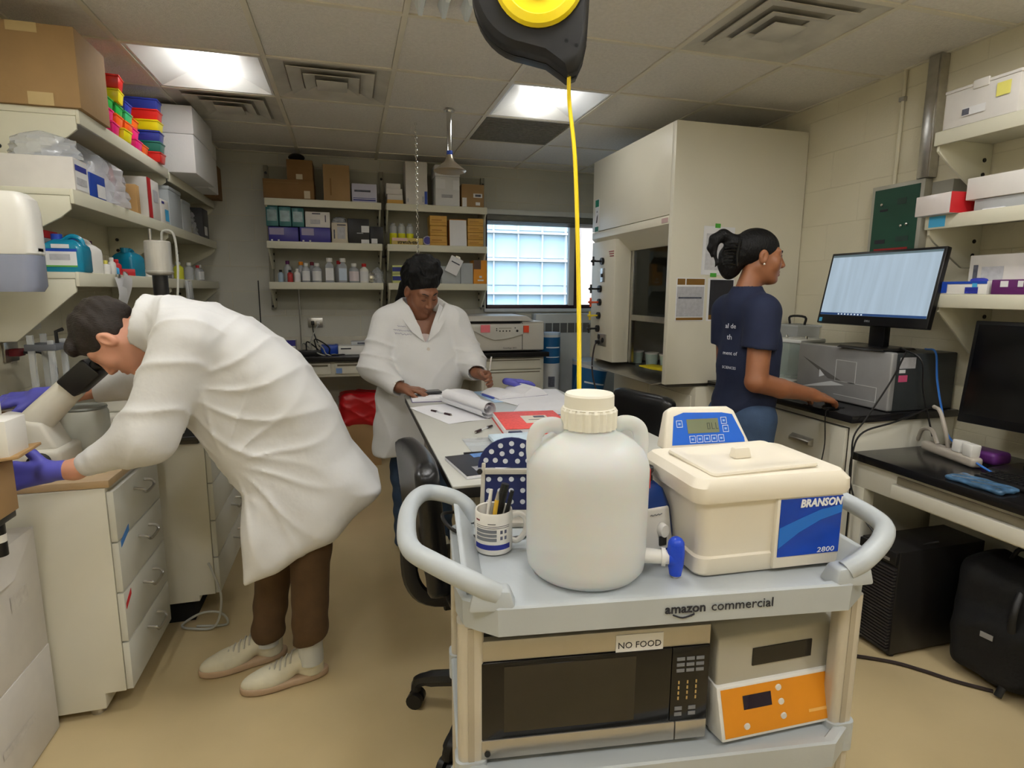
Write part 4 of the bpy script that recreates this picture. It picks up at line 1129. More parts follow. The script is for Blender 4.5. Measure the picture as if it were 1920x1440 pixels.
for sx in (0, 1):
    def X(a): return a if sx == 0 else CL-a
    w_ = MB(); w_.hexa([(X(.022),.055,.848),(X(.060),.075,.848),(X(.060),CW-.075,.848),(X(.022),CW-.055,.848),(X(.010),.05,.905),(X(.022),.06,.905),(X(.022),CW-.06,.905),(X(.010),CW-.05,.905)])
    w_.build('tray_wall', cartp_m, ct, bevel=.004)
    pts = [(X(.075),.022,.872), (X(.035),.022,.895), (X(-.035),.060,.918), (X(-.085),.125,.924), (X(-.098),.24,.926), (X(-.090),.37,.926), (X(-.055),.455,.922), (X(.01),.462,.905), (X(.050),.445,.880), (X(.060),.435,.846)]
    h = MB(); h.tube(smooth_path(pts, 6), .0205, 14); h.build('handle', cartp_m, ct)
    b = MB(); b.hexa([(X(.02),.005,.845),(X(.11),.0,.845),(X(.115),.05,.845),(X(.03),.06,.845),(X(.03),.008,.888),(X(.10),.006,.882),(X(.10),.045,.882),(X(.035),.05,.888)]); b.build('handle_boss', cartp_m, ct, bevel=.006)
    for yy in (.045, CW-.075):
        cx = X(.028)
        p = MB(); p.prism([(cx+a, yy+.02+c) for a, c in rrect(.052, .040, .012)], 'z', .05, .80)
        p = p.build('post', post_m, ct)
        MB().box(cx-.006, cx+.006, yy-.0015, yy+.001, .06, .79).build('post_groove', M('post_groove', (176,166,146), .5), p, smooth=False)
        for zz in (.49, .13):
            pl = MB(); pl.prism([(cx+a, yy+.02+c) for a, c in rrect(.064, .052, .016)], 'z', zz-.055, zz+.012); pl.build('post_socket', cartp_m, p)
        cs = MB(); cs.cyl((cx-.014, yy+.02, .035), (cx+.014, yy+.02, .035), .035, n=16); cs.build('caster', M('caster_rubber',(60,60,62),.7), ct)
cm = text('brand_print', 'amazon', ink_m, ct, (.440, -.0012, .828), (PI/2, 0, 0), .027, bold=.0005)
text('brand_print', 'commercial', ink_m, ct, (.558, -.0012, .828), (PI/2, 0, 0), .028)
sm = MB(); sm.tube(smooth_path([(.415,-.001,.816), (.435,-.001,.809), (.458,-.001,.815)], 4), .0016, 6); sm.tube([(.451,-.001,.811), (.458,-.001,.815), (.457,-.001,.819)], .0011, 5); sm.build('brand_smile', ink_m, ct)

DECK = .8475; MID = .4875
def on_cart(lx, ly): 
    v = rotz(CRZ) @ Vector((lx, ly, 0)); return CART[0]+v.x, CART[1]+v.y
# ---- carboy bottle
hdpe = M('carboy_polythene', (242,244,243), 0.28, var=0.02, scale=4, trans=0.30, ior=1.2, sss=0.25)
hdpe.node_tree.nodes['Principled BSDF'].inputs['Subsurface Scale'].default_value = .03
cap_m = M('carboy_cap', (236,232,216), 0.45, var=0.02)
bt2 = thing('carboy', 'translucent white carboy with blue spigot on the cart', 'bottle', (.466, 1.080, DECK))
bt2.scale = (1.02,1.02,1.0)
prof = [(.001,0),(.095,0),(.112,.006),(.121,.018),(.1235,.04),(.1245,.20),(.1245,.228),(.121,.244),(.112,.262),(.092,.282),(.072,.294),(.058,.300),(.052,.306),(.050,.316),(.001,.316)]
m = MB(); m.lathe(prof, n=56); m.build('body', hdpe, bt2, angle=60)
cap = []
n = 60
for (r, z, w) in ((.047,.308,0),(.0565,.309,1),(.0570,.345,1),(.0545,.349,1),(.0535,.350,0),(.0500,.352,0),(.0495,.376,0),(.0470,.380,0),(.001,.381,0)):
    cap.append([((r-(.0035 if (w and (j % 3 == 0)) else 0))*math.cos(2*PI*j/n), (r-(.0035 if (w and (j % 3 == 0)) else 0))*math.sin(2*PI*j/n), z) for j in range(n)])
MB().loft(cap).build('screw_cap', cap_m, bt2, angle=25)
for s_ in (-1, 1):
    h = MB(); a = math.radians(-8)
    pts = smooth_path([(s_*.050,0,.303), (s_*.070,0,.315), (s_*.094,0,.312), (s_*.108,0,.298), (s_*.112,0,.270), (s_*.110,0,.243)], 5)
    h.tube(pts, .0085, 10, flat=1.9); h = h.build('carry_handle', hdpe, bt2); h.rotation_euler = (0,0,a)
t_ = MB(); t_.cyl((.105,-.06,.042), (.155,-.085,.042), .016, .014, 14); t_.cyl((.135,-.075,.042), (.142,-.0785,.042), .019, n=14); t_.build('spigot_neck', white_m, bt2)
blue_m = M('tap_blue', (28,70,200), 0.25, var=0.03)
t_ = MB(); t_.tube([(.160,-.0875,.075), (.160,-.0875,.055), (.161,-.088,.030), (.161,-.088,.006)], [.016,.018,.016,.012], 14); t_.sphere((.160,-.0875,.072), .0165, 12, 8); t_.cyl((.148,-.082,.042), (.164,-.09,.042), .017, n=12); t_.build('spigot_tap', blue_m, bt2)
MB().cyl((.161,-.088,.012), (.161,-.088,-.0), .008, .006, n=10).build('spigot_outlet', white_m, bt2)
lb = MB(); lb.box(-.014,.014,-.0006,.0006,-.02,.02); lb = lb.build('warning_sticker', M('sticker_red',(226,70,70),.6), bt2); place(lb, (.1175,-.043,.205), (0,.0,math.radians(70)))
# ---- ultrasonic cleaner
son_m = M('cleaner_ivory', (234,226,208), 0.38, var=0.02, scale=4, bump=0.02, bscale=300)
sonb_m = M('cleaner_blue', (16,66,178), 0.25, var=0.25, scale=6, stretch=(1,1,2))
st = thing('ultrasonic_cleaner', 'ivory ultrasonic cleaner with blue front label and control head on the cart', 'cleaner', (.838, 1.075, DECK), math.radians(-3))
W, Dp = .335, .235
def rr(w, d, z, r=.025): return [(x, y, z) for x, y in rrect(w, d, r, 4)]
b = MB(); b.loft([rr(W-.012, Dp-.012, .004), rr(W-.004, Dp-.004, .010), rr(W-.004, Dp-.004, .042), rr(W-.016, Dp-.012, .046), rr(W, Dp, .165), rr(W+.004, Dp+.004, .170)])
b.build('tank_body', son_m, st)
b = MB(); b.loft([rr(W+.030, Dp+.020, .166), rr(W+.036, Dp+.026, .176), rr(W+.034, Dp+.024, .198), rr(W+.008, Dp, .214), rr(W-.04, Dp-.05, .216)])
b.build('tank_rim', son_m, st)
fp = MB(); fp.box(.005, .163, -.5*Dp-.007, -.5*Dp+.01, .010, .165); fp.build('front_panel', son_m, st, bevel=.003)
fl_ = MB(); fl_.hexa([(.012,-.5*Dp-.0085,.036),(.161,-.5*Dp-.0085,.036),(.161,-.5*Dp-.006,.036),(.012,-.5*Dp-.006,.036),(.012,-.5*Dp-.0085,.162),(.161,-.5*Dp-.0085,.162),(.161,-.5*Dp-.006,.162),(.012,-.5*Dp-.006,.162)])
lab = fl_.build('front_label', sonb_m, st, smooth=False)
sw = MB(); sw.add([(.012,-.5*Dp-.009,.10),(.06,-.5*Dp-.009,.118),(.11,-.5*Dp-.009,.135),(.161,-.5*Dp-.009,.142),(.161,-.5*Dp-.009,.125),(.11,-.5*Dp-.009,.112),(.06,-.5*Dp-.009,.088),(.012,-.5*Dp-.009,.055)], [(0,1,6,7),(1,2,5,6),(2,3,4,5)])
sw.build('label_swoosh', M('cleaner_blue_light',(30,110,205),.3), lab, smooth=False)
text('label_print', 'BRANSON', inkw_m, lab, (.108, -.5*Dp-.0094, .150), (PI/2,0,0), .0235, shear=.15, bold=.0009, sx=.92)
text('label_print', '2800', inkw_m, lab, (.128, -.5*Dp-.0094, .044), (PI/2,0,0), .0160, shear=.1, sx=1.35)
ld_ = MB(); ld_.loft([rr(.258, .178, .0, .012), rr(.262, .182, .004, .012), rr(.258, .178, .008, .012), rr(.215, .135, .008, .02), rr(.205, .125, .004, .02), rr(.05,.05,.004,.01)])
ld_ = ld_.build('lid', son_m, st); place(ld_, (-.012, -.012, .218), (math.radians(1.5), math.radians(-1), math.radians(3)))
kb = MB(); kb.hexa([(-.022,-.012,.004),(.022,-.012,.004),(.022,.012,.004),(-.022,.012,.004),(-.019,-.006,.028),(.019,-.006,.028),(.019,.010,.028),(-.019,.010,.028)]); kb.build('lid_knob', son_m, ld_, bevel=.004)
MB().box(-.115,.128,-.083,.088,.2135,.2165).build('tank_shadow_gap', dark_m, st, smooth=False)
hd = MB()
poly = [(.115,.150),(.128,.150),(.128,.215),(.200,.215),(.200,.150)]
hp = [(-.120,0),(.120,0),(.088,.086),(.070,.096),(-.080,.099),(-.098,.090)]
fr = []; bk = []
for (x, z) in hp: fr.append((x-.005, .128+z*.40, .205+z)); bk.append((x*.93-.005, .185+z*.16, .200+z*.94))
nn = len(hp); hd.add(fr+bk, [tuple(range(nn)), tuple(range(2*nn-1, nn-1, -1))]+[(i, (i+1) % nn, nn+(i+1) % nn, nn+i) for i in range(nn)])
hd.add([], []); hd = hd.build('control_head', son_m, st, bevel=.007, seg=3)
def hpt(x, z, o=.0): return (x-.005, .128+z*.40-o*.93, .205+z+o*.37)
def hq(pts, o): return [hpt(x, z, o) for x, z in pts]
pn = MB(); P_ = [(-.096,.010),(.102,.010),(.102,.020),(.078,.076),(.050,.081),(-.055,.084),(-.082,.076)]
a_ = hq(P_, .0012); b_ = hq(P_, -.002); k = len(P_)
pn.add(a_+b_, [tuple(range(k)), tuple(range(2*k-1, k-1, -1))]+[(i, (i+1) % k, k+(i+1) % k, k+i) for i in range(k)]); pn = pn.build('control_panel', M('panel_blue',(30,98,205),.3), hd, smooth=False)
def hrect(x0, x1, z0, z1, o, mat, name, par):
    MB().add(hq([(x0,z0),(x1,z0),(x1,z1),(x0,z1)], o), [(0,1,2,3)]).build(name, mat, par, smooth=False)
hrect(-.050,.036,.035,.068,.0018, M('lcd_olive',(118,124,96),.3), 'display', st)
seg_m = M('lcd_segment',(66,72,58),.4,var=0)
for (x0, x1, z0, z1) in ((.004,.006,.043,.058),(.004,.012,.043,.0445),(.010,.012,.043,.058),(.004,.012,.0565,.058),(.016,.018,.043,.058),(.016,.024,.043,.0445),(.027,.029,.043,.058),(.027,.034,.043,.0445)):
    hrect(x0, x1, z0, z1, .0022, seg_m, 'display_segment', st)
def hbtn(x, z, w=.008):
    for (x0, x1, z0, z1) in ((x-w,x+w,z-w,z-w+.0012),(x-w,x+w,z+w-.0012,z+w),(x-w,x-w+.0012,z-w,z+w),(x+w-.0012,x+w,z-w,z+w)): hrect(x0, x1, z0, z1, .0018, inkw_m, 'button_outline', st)
    hrect(x-w*.4, x+w*.4, z-w*.3, z+w*.3, .0018, M('key_glyph',(150,185,235),.5,var=0), 'button_glyph', st)
for i in range(5): hbtn(-.040+.0195*i, .0215)
hbtn(.052, .062); hbtn(.054, .043); hbtn(-.070, .058)
# ---- vortex mixer
vx = thing('vortex_mixer', 'navy and white vortex mixer between carboy and cleaner', 'mixer', (.628, 1.125, DECK), math.radians(8))
vx.scale = (.76,.80,1.0)
vb = M('mixer_navy', (24,58,128), .35)
def vr(w, d, z, y=0): return [(x, yy+y, z) for x, yy in rrect(w, d, .022, 4)]
MB().loft([vr(.125,.14,.0), vr(.130,.145,.012), vr(.130,.145,.020)]).build('base', M('mixer_grey',(110,116,122),.5), vx)
MB().loft([vr(.122,.138,.019), vr(.120,.136,.06), vr(.108,.122,.115,.004), vr(.085,.10,.150,.01), vr(.055,.07,.163,.014)]).build('housing', vb, vx)
fpz = MB(); fpz.hexa([(-.05,-.0745,.024),(.05,-.0745,.024),(.05,-.060,.024),(-.05,-.060,.024),(-.040,-.060,.118),(.040,-.060,.118),(.040,-.048,.118),(-.040,-.048,.118)]); fpz.build('front_plate', white_m, vx, bevel=.008, seg=3)
MB().lathe([(.001,.018),(.014,.018),(.016,0)], (.008,-.068,.070), 18, axis='y').build('speed_dial', white_m, vx)
MB().box(-.002,.022,-.0775,-.070,.034,.055).build('rocker_switch', bolt_m, vx, bevel=.002)
MB().tube([(-.03+.004*i, -.0655, .104+.0015*math.sin(i*2.1)) for i in range(11)], .0011, 4).build('brand_print', inkg_m, vx)
MB().lathe([(.001,.158),(.022,.158),(.026,.166),(.022,.172),(.024,.182),(.030,.188),(.028,.196),(.016,.190),(.001,.186)], (0,.012,0), 22).build('cup_head', bolt_m, vx)
# ---- mug with pens
mg = thing('mug', 'white printed mug with blue band holding pens on the cart', 'mug', (.298, 1.215, DECK))
mg_m = M('mug_glaze', (232,228,220), 0.18, var=0.02)
MB().lathe([(.001,0),(.034,0),(.041,.004),(.0425,.012),(.0425,.096),(.041,.099),(.0385,.097),(.038,.012),(.001,.010)], n=36).build('cup', mg_m, mg)
hm = MB(); hm.tube(smooth_path([(.039,.0,.080), (.058,0,.084), (.073,0,.070), (.072,0,.040), (.055,0,.020), (.039,0,.022)], 5), .0065, 10); hm = hm.build('handle', mg_m, mg); hm.rotation_euler = (0,0,math.radians(-10))
def band(name, z0, z1, a0, a1, mat, r=.0428, nseg=14):
    m = MB(); A = [math.radians(a0+(a1-a0)*i/nseg) for i in range(nseg+1)]
    m.loft([[(r*math.cos(a), r*math.sin(a), z0) for a in A], [(r*math.cos(a), r*math.sin(a), z1) for a in A]], cap=False, closed=False)
    return m.build(name, mat, mg)
band('blue_band', .016, .028, -172, -48, inkb_m)
for (z, a0, a1) in ((.070,-165,-50), (.066,-165,-50)): band('printed_rule', z, z+.0012, a0, a1, ink_m)
for (z0, z1) in ((.055,.063), (.046,.053), (.036,.044)): band('printed_block', z0, z1, -165, -95, inkg_m)
band('printed_name', .080, .084, -168, -150, M('ink_maroon',(120,50,60),.6,var=0)); band('printed_rule', .0755, .077, -122, -98, ink_m)
for (z, a) in ((.057,-80), (.057,-66), (.043,-80), (.043,-66)): band('printed_sign', z-.004, z+.004, a-4, a+4, M('ink_slate',(90,92,110),.6,var=0))
for (nm, lb_, mat, p0, p1, r) in (('pencil','yellow pencil standing in the mug',M('pencil_yellow',(222,178,58),.4),(-.012,-.012,.012),(.006,-.016,.142),.0050),
        ('marker_pen','thick black marker leaning right in the mug',bolt_m,(-.004,.012,.012),(.030,.010,.150),.0105),
        ('marker_pen','slim black pen behind the marker in the mug',blackp_m,(.010,-.004,.012),(.040,-.012,.140),.0052),
        ('marker_pen','white capped pen at the back of the mug',white_m,(-.018,.014,.012),(.000,.024,.135),.0045)):
    q = thing(nm, lb_, 'pen', (.298, 1.215, DECK), 0, 'pens in the mug')
    a, bb = Vector(p0), Vector(p1); mid = a.lerp(bb, .86)
    MB().cyl(a, mid, r, n=10).build('barrel', mat, q)
    MB().cyl(mid, bb, r*.95, r*.45 if nm == 'pencil' else r*.9, n=10).build('end_cap', steel_m if nm == 'pencil' else mat, q)
# ---- tube rotator: navy perforated plates in a beige frame
ro = thing('tube_rotator', 'navy perforated tube rotator in a beige frame behind the mug', 'rotator', (.375, 1.375, DECK), math.radians(-14))
rfr = M('rotator_beige', (196,190,176), .4); rnv = M('rotator_navy', (32,42,92), .45)
for s_ in (-1, 1):
    a = MB(); a.hexa([(s_*.068-.006,-.02,.0),(s_*.068+.006,-.02,.0),(s_*.068+.006,.02,.0),(s_*.068-.006,.02,.0),(s_*.062-.005,-.016,.155),(s_*.062+.005,-.016,.155),(s_*.062+.005,.016,.155),(s_*.062-.005,.016,.155)]); a = a.build('upright', rfr, ro, bevel=.003)
    MB().cyl((s_*.07-.002,-.021,.135), (s_*.07-.002,-.016,.135), .007, n=10).build('axle_screw', bolt_m, a)
MB().box(-.06,.075,-.022,-.012,.128,.142).build('axle_bar', rfr, ro, bevel=.002)
MB().box(-.085,.085,-.055,.055,-.0,.014).build('base', rfr, ro, bevel=.004)
up = [(.085*math.cos(PI*i/14)+.008, .142+.078*math.sin(PI*i/14)) for i in range(15)]
pu = MB().prism([(x, z) for x, z in up], 'y', -.008, -.002).build('half_plate', rnv, ro, smooth=False)
pl_ = MB().prism([(-.066,.126),(.085,.126),(.085,.03),(-.060,.03)], 'y', -.010, -.004).build('lower_plate', rnv, ro, smooth=False)
hole = MB().lathe([(.0065,.0),(.0065,.0008),(.001,.0008)], n=12, axis='y').mesh('hole', M('hole_pale',(222,226,232),.5,var=.1))
for i, (r, a) in enumerate([(.068, 18+24*j) for j in range(7)]+[(.046, 25+32*j) for j in range(5)]+[(.024, 50+80*j) for j in range(2)]):
    part(hole, 'hole', pu, (.008+r*math.cos(math.radians(a)), -.0085, .142+.92*r*math.sin(math.radians(a))))
for i in range(5):
    for j in range(3): part(hole, 'hole', pl_, (-.05+.029*i, -.0105, .112-.030*j))
cd = MB(); cd.tube(smooth_path([(-.02,.06,.012), (-.13,.03,.010), (-.165,-.04,.03), (-.14,-.10,.02), (-.09,-.115,.006), (.0,-.13,.006), (.07,-.10,.006)], 6), .0045, 8); cd.build('power_cord', bolt_m, ro)
# ---- microwave on the middle shelf
mw_x, mw_y = on_cart(.048, .050)
mwt = thing('microwave', 'black-fronted stainless microwave labelled no food on the cart', 'microwave', (mw_x, mw_y, MID), CRZ)
mws = M('microwave_steel', (186,182,174), .33, metal=.8, var=.03, scale=20); mwb = M('microwave_black', (16,14,14), .12, var=.05); mww = M('microwave_window', (44,40,32), .15, var=.1)
MB().box(0,.475,.018,.36,.012,.268).build('body', M('microwave_case',(60,58,54),.5), mwt, bevel=.004)
MB().box(0,.475,0,.018,.226,.270).build('top_trim', mws, mwt, bevel=.002)
MB().box(0,.405,-.004,.018,.014,.056).build('door_trim', mws, mwt, bevel=.002)
MB().box(.407,.475,-.004,.018,.014,.056).build('open_button', mws, mwt, bevel=.002)
dr = MB().box(0,.392,-.003,.016,.057,.225).build('door', mwb, mwt, bevel=.002)
MB().box(.045,.315,-.0042,-.0028,.072,.215).build('door_window', mww, dr, smooth=False)
cp = MB().box(.393,.475,-.003,.016,.057,.225).build('control_panel', mwb, mwt, bevel=.002)
keyc = M('key_grey', (120,122,128), .5, var=0); keyo = M('key_gold', (190,160,100), .5, var=0)
for r in range(4):
    for c in range(3):
        if r < 3: MB().box(.403+.021*c,.420+.021*c,-.0042,-.0028,.196-.013*r,.203-.013*r).build('key', keyc, cp, smooth=False)
        MB().box(.408+.019*c,.411+.019*c,-.0042,-.0028,.143-.012*r,.150-.012*r).build('digit', keyo, cp, smooth=False)
for c in range(2):
    for r in range(2): MB().box(.403+.03*c,.419+.03*c,-.0042,-.0028,.083-.013*r,.091-.013*r).build('key', keyc, cp, smooth=False)
MB().lathe([(.006,0),(.006,.003),(.001,.003)], (.012,-.004,.028), 12, axis='y').build('round_logo', bolt_m, mwt)
nf = MB().box(.272,.372,-.0015,-.0003,.212,.262).build('notice', paper_m, mwt, smooth=False)
text('notice_print', 'NO FOOD', ink_m, nf, (.322,-.0018,.2385), (PI/2,0,0), .0195)
for (a, b_) in ((.03,.05), (.42,.05), (.03,.30), (.42,.30)): MB().cyl((a,b_,0), (a,b_,.012), .012, n=10).build('foot', bolt_m, mwt)
# ---- grey benchtop reader with orange panel
gi = thing('gel_power_unit', 'grey benchtop power unit with orange control panel on the cart', 'instrument', (.722, .930, MID), math.radians(-1))
gim = M('unit_grey', (176,172,158), .4, var=.03); org = M('unit_orange', (222,142,28), .4, var=.05)
b = MB(); b.prism([(.028,.0),(.27,.0),(.27,.232),(.06,.240),(.028,.222)], 'x', 0, .305); b.build('case', gim, gi, bevel=.006, seg=3)
b = MB(); b.prism([(-.012,.012),(.04,.004),(.06,.12),(.020,.116)], 'x', -.004, .309); b.build('sloped_console', white_m, gi, bevel=.003)
def cpt(x, t, o): return (x, -.012+.032*t-o, .012+.104*t+o*.3)
def cq(x0, x1, t0, t1, o, mat, name):
    MB().add([cpt(x0,t0,o), cpt(x1,t0,o), cpt(x1,t1,o), cpt(x0,t1,o)], [(0,1,2,3)]).build(name, mat, gi, smooth=False)
cq(.004,.301,.06,.95,.0008, org, 'orange_panel'); cq(.055,.125,.52,.78,.0014, M('display_violet',(30,20,40),.2), 'display')
cq(.215,.285,.24,.30,.0014, M('ink_tan',(236,180,96),.5,var=0), 'panel_print')
for (x, t_) in ((.145,.82), (.148,.55), (.150,.28), (.058,.22)):
    b = MB(); b.lathe([(.0075,0),(.0065,.003),(.001,.003)], cpt(x,t_,.0005), 12, axis='y'); b.build('push_button', white_m, gi)
MB().box(.085,.235,.0255,.030,.150,.190).build('slot_display', mwb, gi, smooth=False)
# ---- retractable cord reel hanging from the ceiling
rb = M('reel_black', (26,26,27), .38, var=.1); ry = M('reel_yellow', (232,206,12), .35, var=.03)
rl = thing('cord_reel', 'black and yellow retractable cord reel hanging from the ceiling', 'cord reel', (.545, 1.765, 2.285), math.radians(-17))
def arcp(r, a0, a1, n, cx=0, cz=0): return [(cx+r*math.cos(math.radians(a0+(a1-a0)*i/n)), cz+r*math.sin(math.radians(a0+(a1-a0)*i/n))) for i in range(n+1)]
out = arcp(.172, 25, 262, 26, .0, .0) + [(.045,-.188),(.085,-.215),(.108,-.232),(.135,-.222),(.150,-.190),(.160,-.14),(.166,.0)]
def ringy(sc, y): return [(x*sc, y, z*sc) for x, z in out]
MB().loft([ringy(.90,-.068), ringy(.985,-.052), ringy(1.0,-.045), ringy(1.0,.045), ringy(.985,.052), ringy(.90,.068)]).build('housing', rb, rl, angle=40)
MB().loft([[(x*1.012, y, z*1.012) for x, z in out] for y in (-.008,.008)]).build('seam_flange', rb, rl)
MB().lathe([(.126,.066),(.128,.074),(.120,.084),(.098,.088),(.092,.078),(.055,.078),(.050,.086),(.030,.088),(.001,.088)], (.020,0,.010), 40, axis='y').build('yellow_disc', ry, rl)
MB().lathe([(.028,.087),(.028,.0905),(.001,.0905)], (.020,0,.010), 20, axis='y').build('hub_label', paper_m, rl)
MB().lathe([(.126,-.066),(.128,-.074),(.120,-.084),(.001,-.086)], (.020,0,.010), 30, axis='y').build('rear_disc', ry, rl)
for (x, z) in ((.105,-.150), (.135,-.162)): MB().cyl((x*.95,-.068,z), (x*.95,-.060,z), .006, n=10).build('screw_recess', M('recess_black',(6,6,6),.8), rl)
MB().tube([(0,0,.16), (0,0,.20), (0,0,CEIL-2.285-.004)], .010, 8).build('hanger_rod', steel_m, rl)
MB().box(-.05,.05,-.03,.03,CEIL-2.285-.010,CEIL-2.285-.004).build('ceiling_bracket', steel_m, rl)
# its cord, drooping towards the cart
cord = MB()
Tr = Matrix.Translation((.545,1.765,2.285)) @ rotz(math.radians(-17))
p0 = Tr @ Vector((.112,-.02,-.20))
cord.tube(smooth_path([p0, (p0.x+.001,p0.y-.005,p0.z-.10), (.635,1.62,1.80), (.590,1.46,1.45), (.548,1.335,1.15), (.530,1.300,.95), (.53,1.285,.870)], 8), .0060, 10)
o = un(cord.build('cord', M('cord_yellow',(236,206,20),.4,var=.03), rl), rl)
o.matrix_parent_inverse = Matrix.Identity(4)
o.location = rotz(math.radians(17)) @ (-Vector((.545,1.765,2.285))); o.rotation_euler = (0,0,math.radians(17))
pg = MB(); pg.cyl((.53,1.285,.90), (.53,1.283,.850), .013, n=12); o = pg.build('socket_end', M('socket_yellow',(226,196,20),.4), rl)
o.location = rotz(math.radians(17)) @ (-Vector((.545,1.765,2.285))); o.rotation_euler = (0,0,math.radians(17))

# ================================================================== office chairs
vinyl = M('chair_vinyl', (20,20,21), .32, var=.15, scale=20, bump=.05, bscale=150)
def office_chair(label, loc, rz, back_z, seat_z, a0):
    """faces +x"""
    t = thing('office_chair', label, 'chair', loc, rz, 'black office chairs at the work table')
    def cush(c, h, k=.035):
        def f(P): 
            q = P.copy(); return rbox(q, c, h, k)
        return f
    so = np_object('seat', [sdf_mesh(lambda P: rbox(P, (.03,0,seat_z), (.22,.225,.035), .034), (-.25,-.28,seat_z-.07), (.30,.28,seat_z+.07), .014)], vinyl, t)
    def bk(P):
        q = P-V3((-.225,0,back_z)); q = q.copy(); q[:,0] += .55*(q[:,1]**2) - .10*q[:,2]*-1*.9
        z = np.abs(q[:,2]); w_ = .205-.35*np.clip(q[:,2],0,1)**2*2
        return np.maximum(rbox(q, (0,0,0), (.035,.205,.205), .034), (q[:,1]/.21)**2*.02+(q[:,2]/.21)**4*.02-.028)
    np_object('backrest', [sdf_mesh(bk, (-.36,-.25,back_z-.24), (-.10,.25,back_z+.24), .010)], vinyl, t)
    m = MB(); m.tube(smooth_path([(-.02,0,seat_z-.06), (-.20,0,seat_z-.055), (-.275,0,seat_z+.02), (-.285,0,back_z-.05)], 5), .016, 8, flat=1.6); m.build('back_bracket', blackp_m, t)
    MB().box(-.10,.10,-.09,.09,seat_z-.075,seat_z-.035).build('seat_plate', blackp_m, t, bevel=.004)
    MB().cyl((0,0,.10), (0,0,seat_z-.06), .025, n=14).build('gas_post', blackp_m, t)
    kn = MB(); kn.cyl((-.13,.02,seat_z-.08), (-.17,.02,seat_z-.08), .028, n=8); kn.build('tension_knob', blackp_m, t)
    MB().tube([(-.15,-.03,seat_z-.07), (-.152,-.03,seat_z-.18)], .006, 6).build('lever', M('lever_brown',(70,34,26),.5), t)
    for i in range(5):
        a = a0+2*PI*i/5; c, s = math.cos(a), math.sin(a)
        lg_ = MB(); lg_.tube(smooth_path([(.02*c,.02*s,.135), (.14*c,.14*s,.125), (.25*c,.25*s,.105), (.28*c,.28*s,.085), (.285*c,.285*s,.06)], 4), [.03]*4+[.027]*4+[.022]*4+[.018]*5, 8); lg_ = lg_.build('base_arm', blackp_m, t)
        w_ = MB()
        for k_ in (-1, 1): w_.cyl((.285*c-s*.006*k_,.285*s+c*.006*k_,.028), (.285*c-s*.026*k_,.285*s+c*.026*k_,.028), .028, n=14)
        w_.build('caster', bolt_m, lg_)
    return t
office_chair('black vinyl office chair between the work table and the cart handle', (.43,1.72,0), math.radians(4), .76, .52, math.radians(150))
office_chair('black vinyl office chair on the far side of the work table', (1.13,2.47,0), math.radians(195), .745, .52, .3)
# ================================================================== small things: shared builders
clear_m = M('clear_plastic', (225,230,234), .12, var=.04, alpha=.38, spec=.8)
bagm = M('poly_bag', (222,226,232), .18, var=.10, scale=20, alpha=.45, spec=.9, bump=.5, bscale=25)
frost_m = M('frosted_plastic', (205,212,216), .35, var=.05, alpha=.7)
def face_rect(face, B, u0, u1, v0, v1, o=.0008):
    x0, x1, y0, y1, z0, z1 = B
    zz0, zz1 = z0+(z1-z0)*v0, z0+(z1-z0)*v1
    if face == 'y-': a, b = x0+(x1-x0)*u0, x0+(x1-x0)*u1; return [(a,y0-o,zz0),(b,y0-o,zz0),(b,y0-o,zz1),(a,y0-o,zz1)]
    if face == 'x+': a, b = y0+(y1-y0)*u0, y0+(y1-y0)*u1; return [(x1+o,a,zz0),(x1+o,b,zz0),(x1+o,b,zz1),(x1+o,a,zz1)]
    if face == 'x-': a, b = y0+(y1-y0)*u0, y0+(y1-y0)*u1; return [(x0-o,a,zz0),(x0-o,b,zz0),(x0-o,b,zz1),(x0-o,a,zz1)]
    a, b = x0+(x1-x0)*u0, x0+(x1-x0)*u1; c, d = y0+(y1-y0)*v0, y0+(y1-y0)*v1
    return [(a,c,z1+o),(b,c,z1+o),(b,d,z1+o),(a,d,z1+o)]
def carton(label, x0, x1, y0, y1, z0, z1, mat, marks=(), lid=0.0, rz=0.0, name='carton', cat='box', group=None, bevel=.0025, lidmat=None):
    cx, cy = (x0+x1)/2, (y0+y1)/2
    t = thing(name, label, cat, (cx, cy, z0), rz, group)
    B = (x0-cx, x1-cx, y0-cy, y1-cy, 0, z1-z0)
    h = B[5]
    if lid:
        MB().box(B[0],B[1],B[2],B[3],0,h-lid).build('body', mat, t, bevel=bevel)
        MB().box(B[0]-.003,B[1]+.003,B[2]-.003,B[3]+.003,h-lid,h).build('lid', lidmat or mat, t, bevel=bevel)
    else:
        MB().box(*B).build('body', mat, t, bevel=bevel)
    for i, mk in enumerate(marks):
        f, u0, u1, v0, v1, mm = mk[:6]
        MB().add(face_rect(f, B, u0, u1, v0, v1, .0010+.0006*(i+1)+(.003 if lid else 0)), [(0,1,2,3)]).build(mk[6] if len(mk) > 6 else 'label', mm, t, smooth=False)
    return t
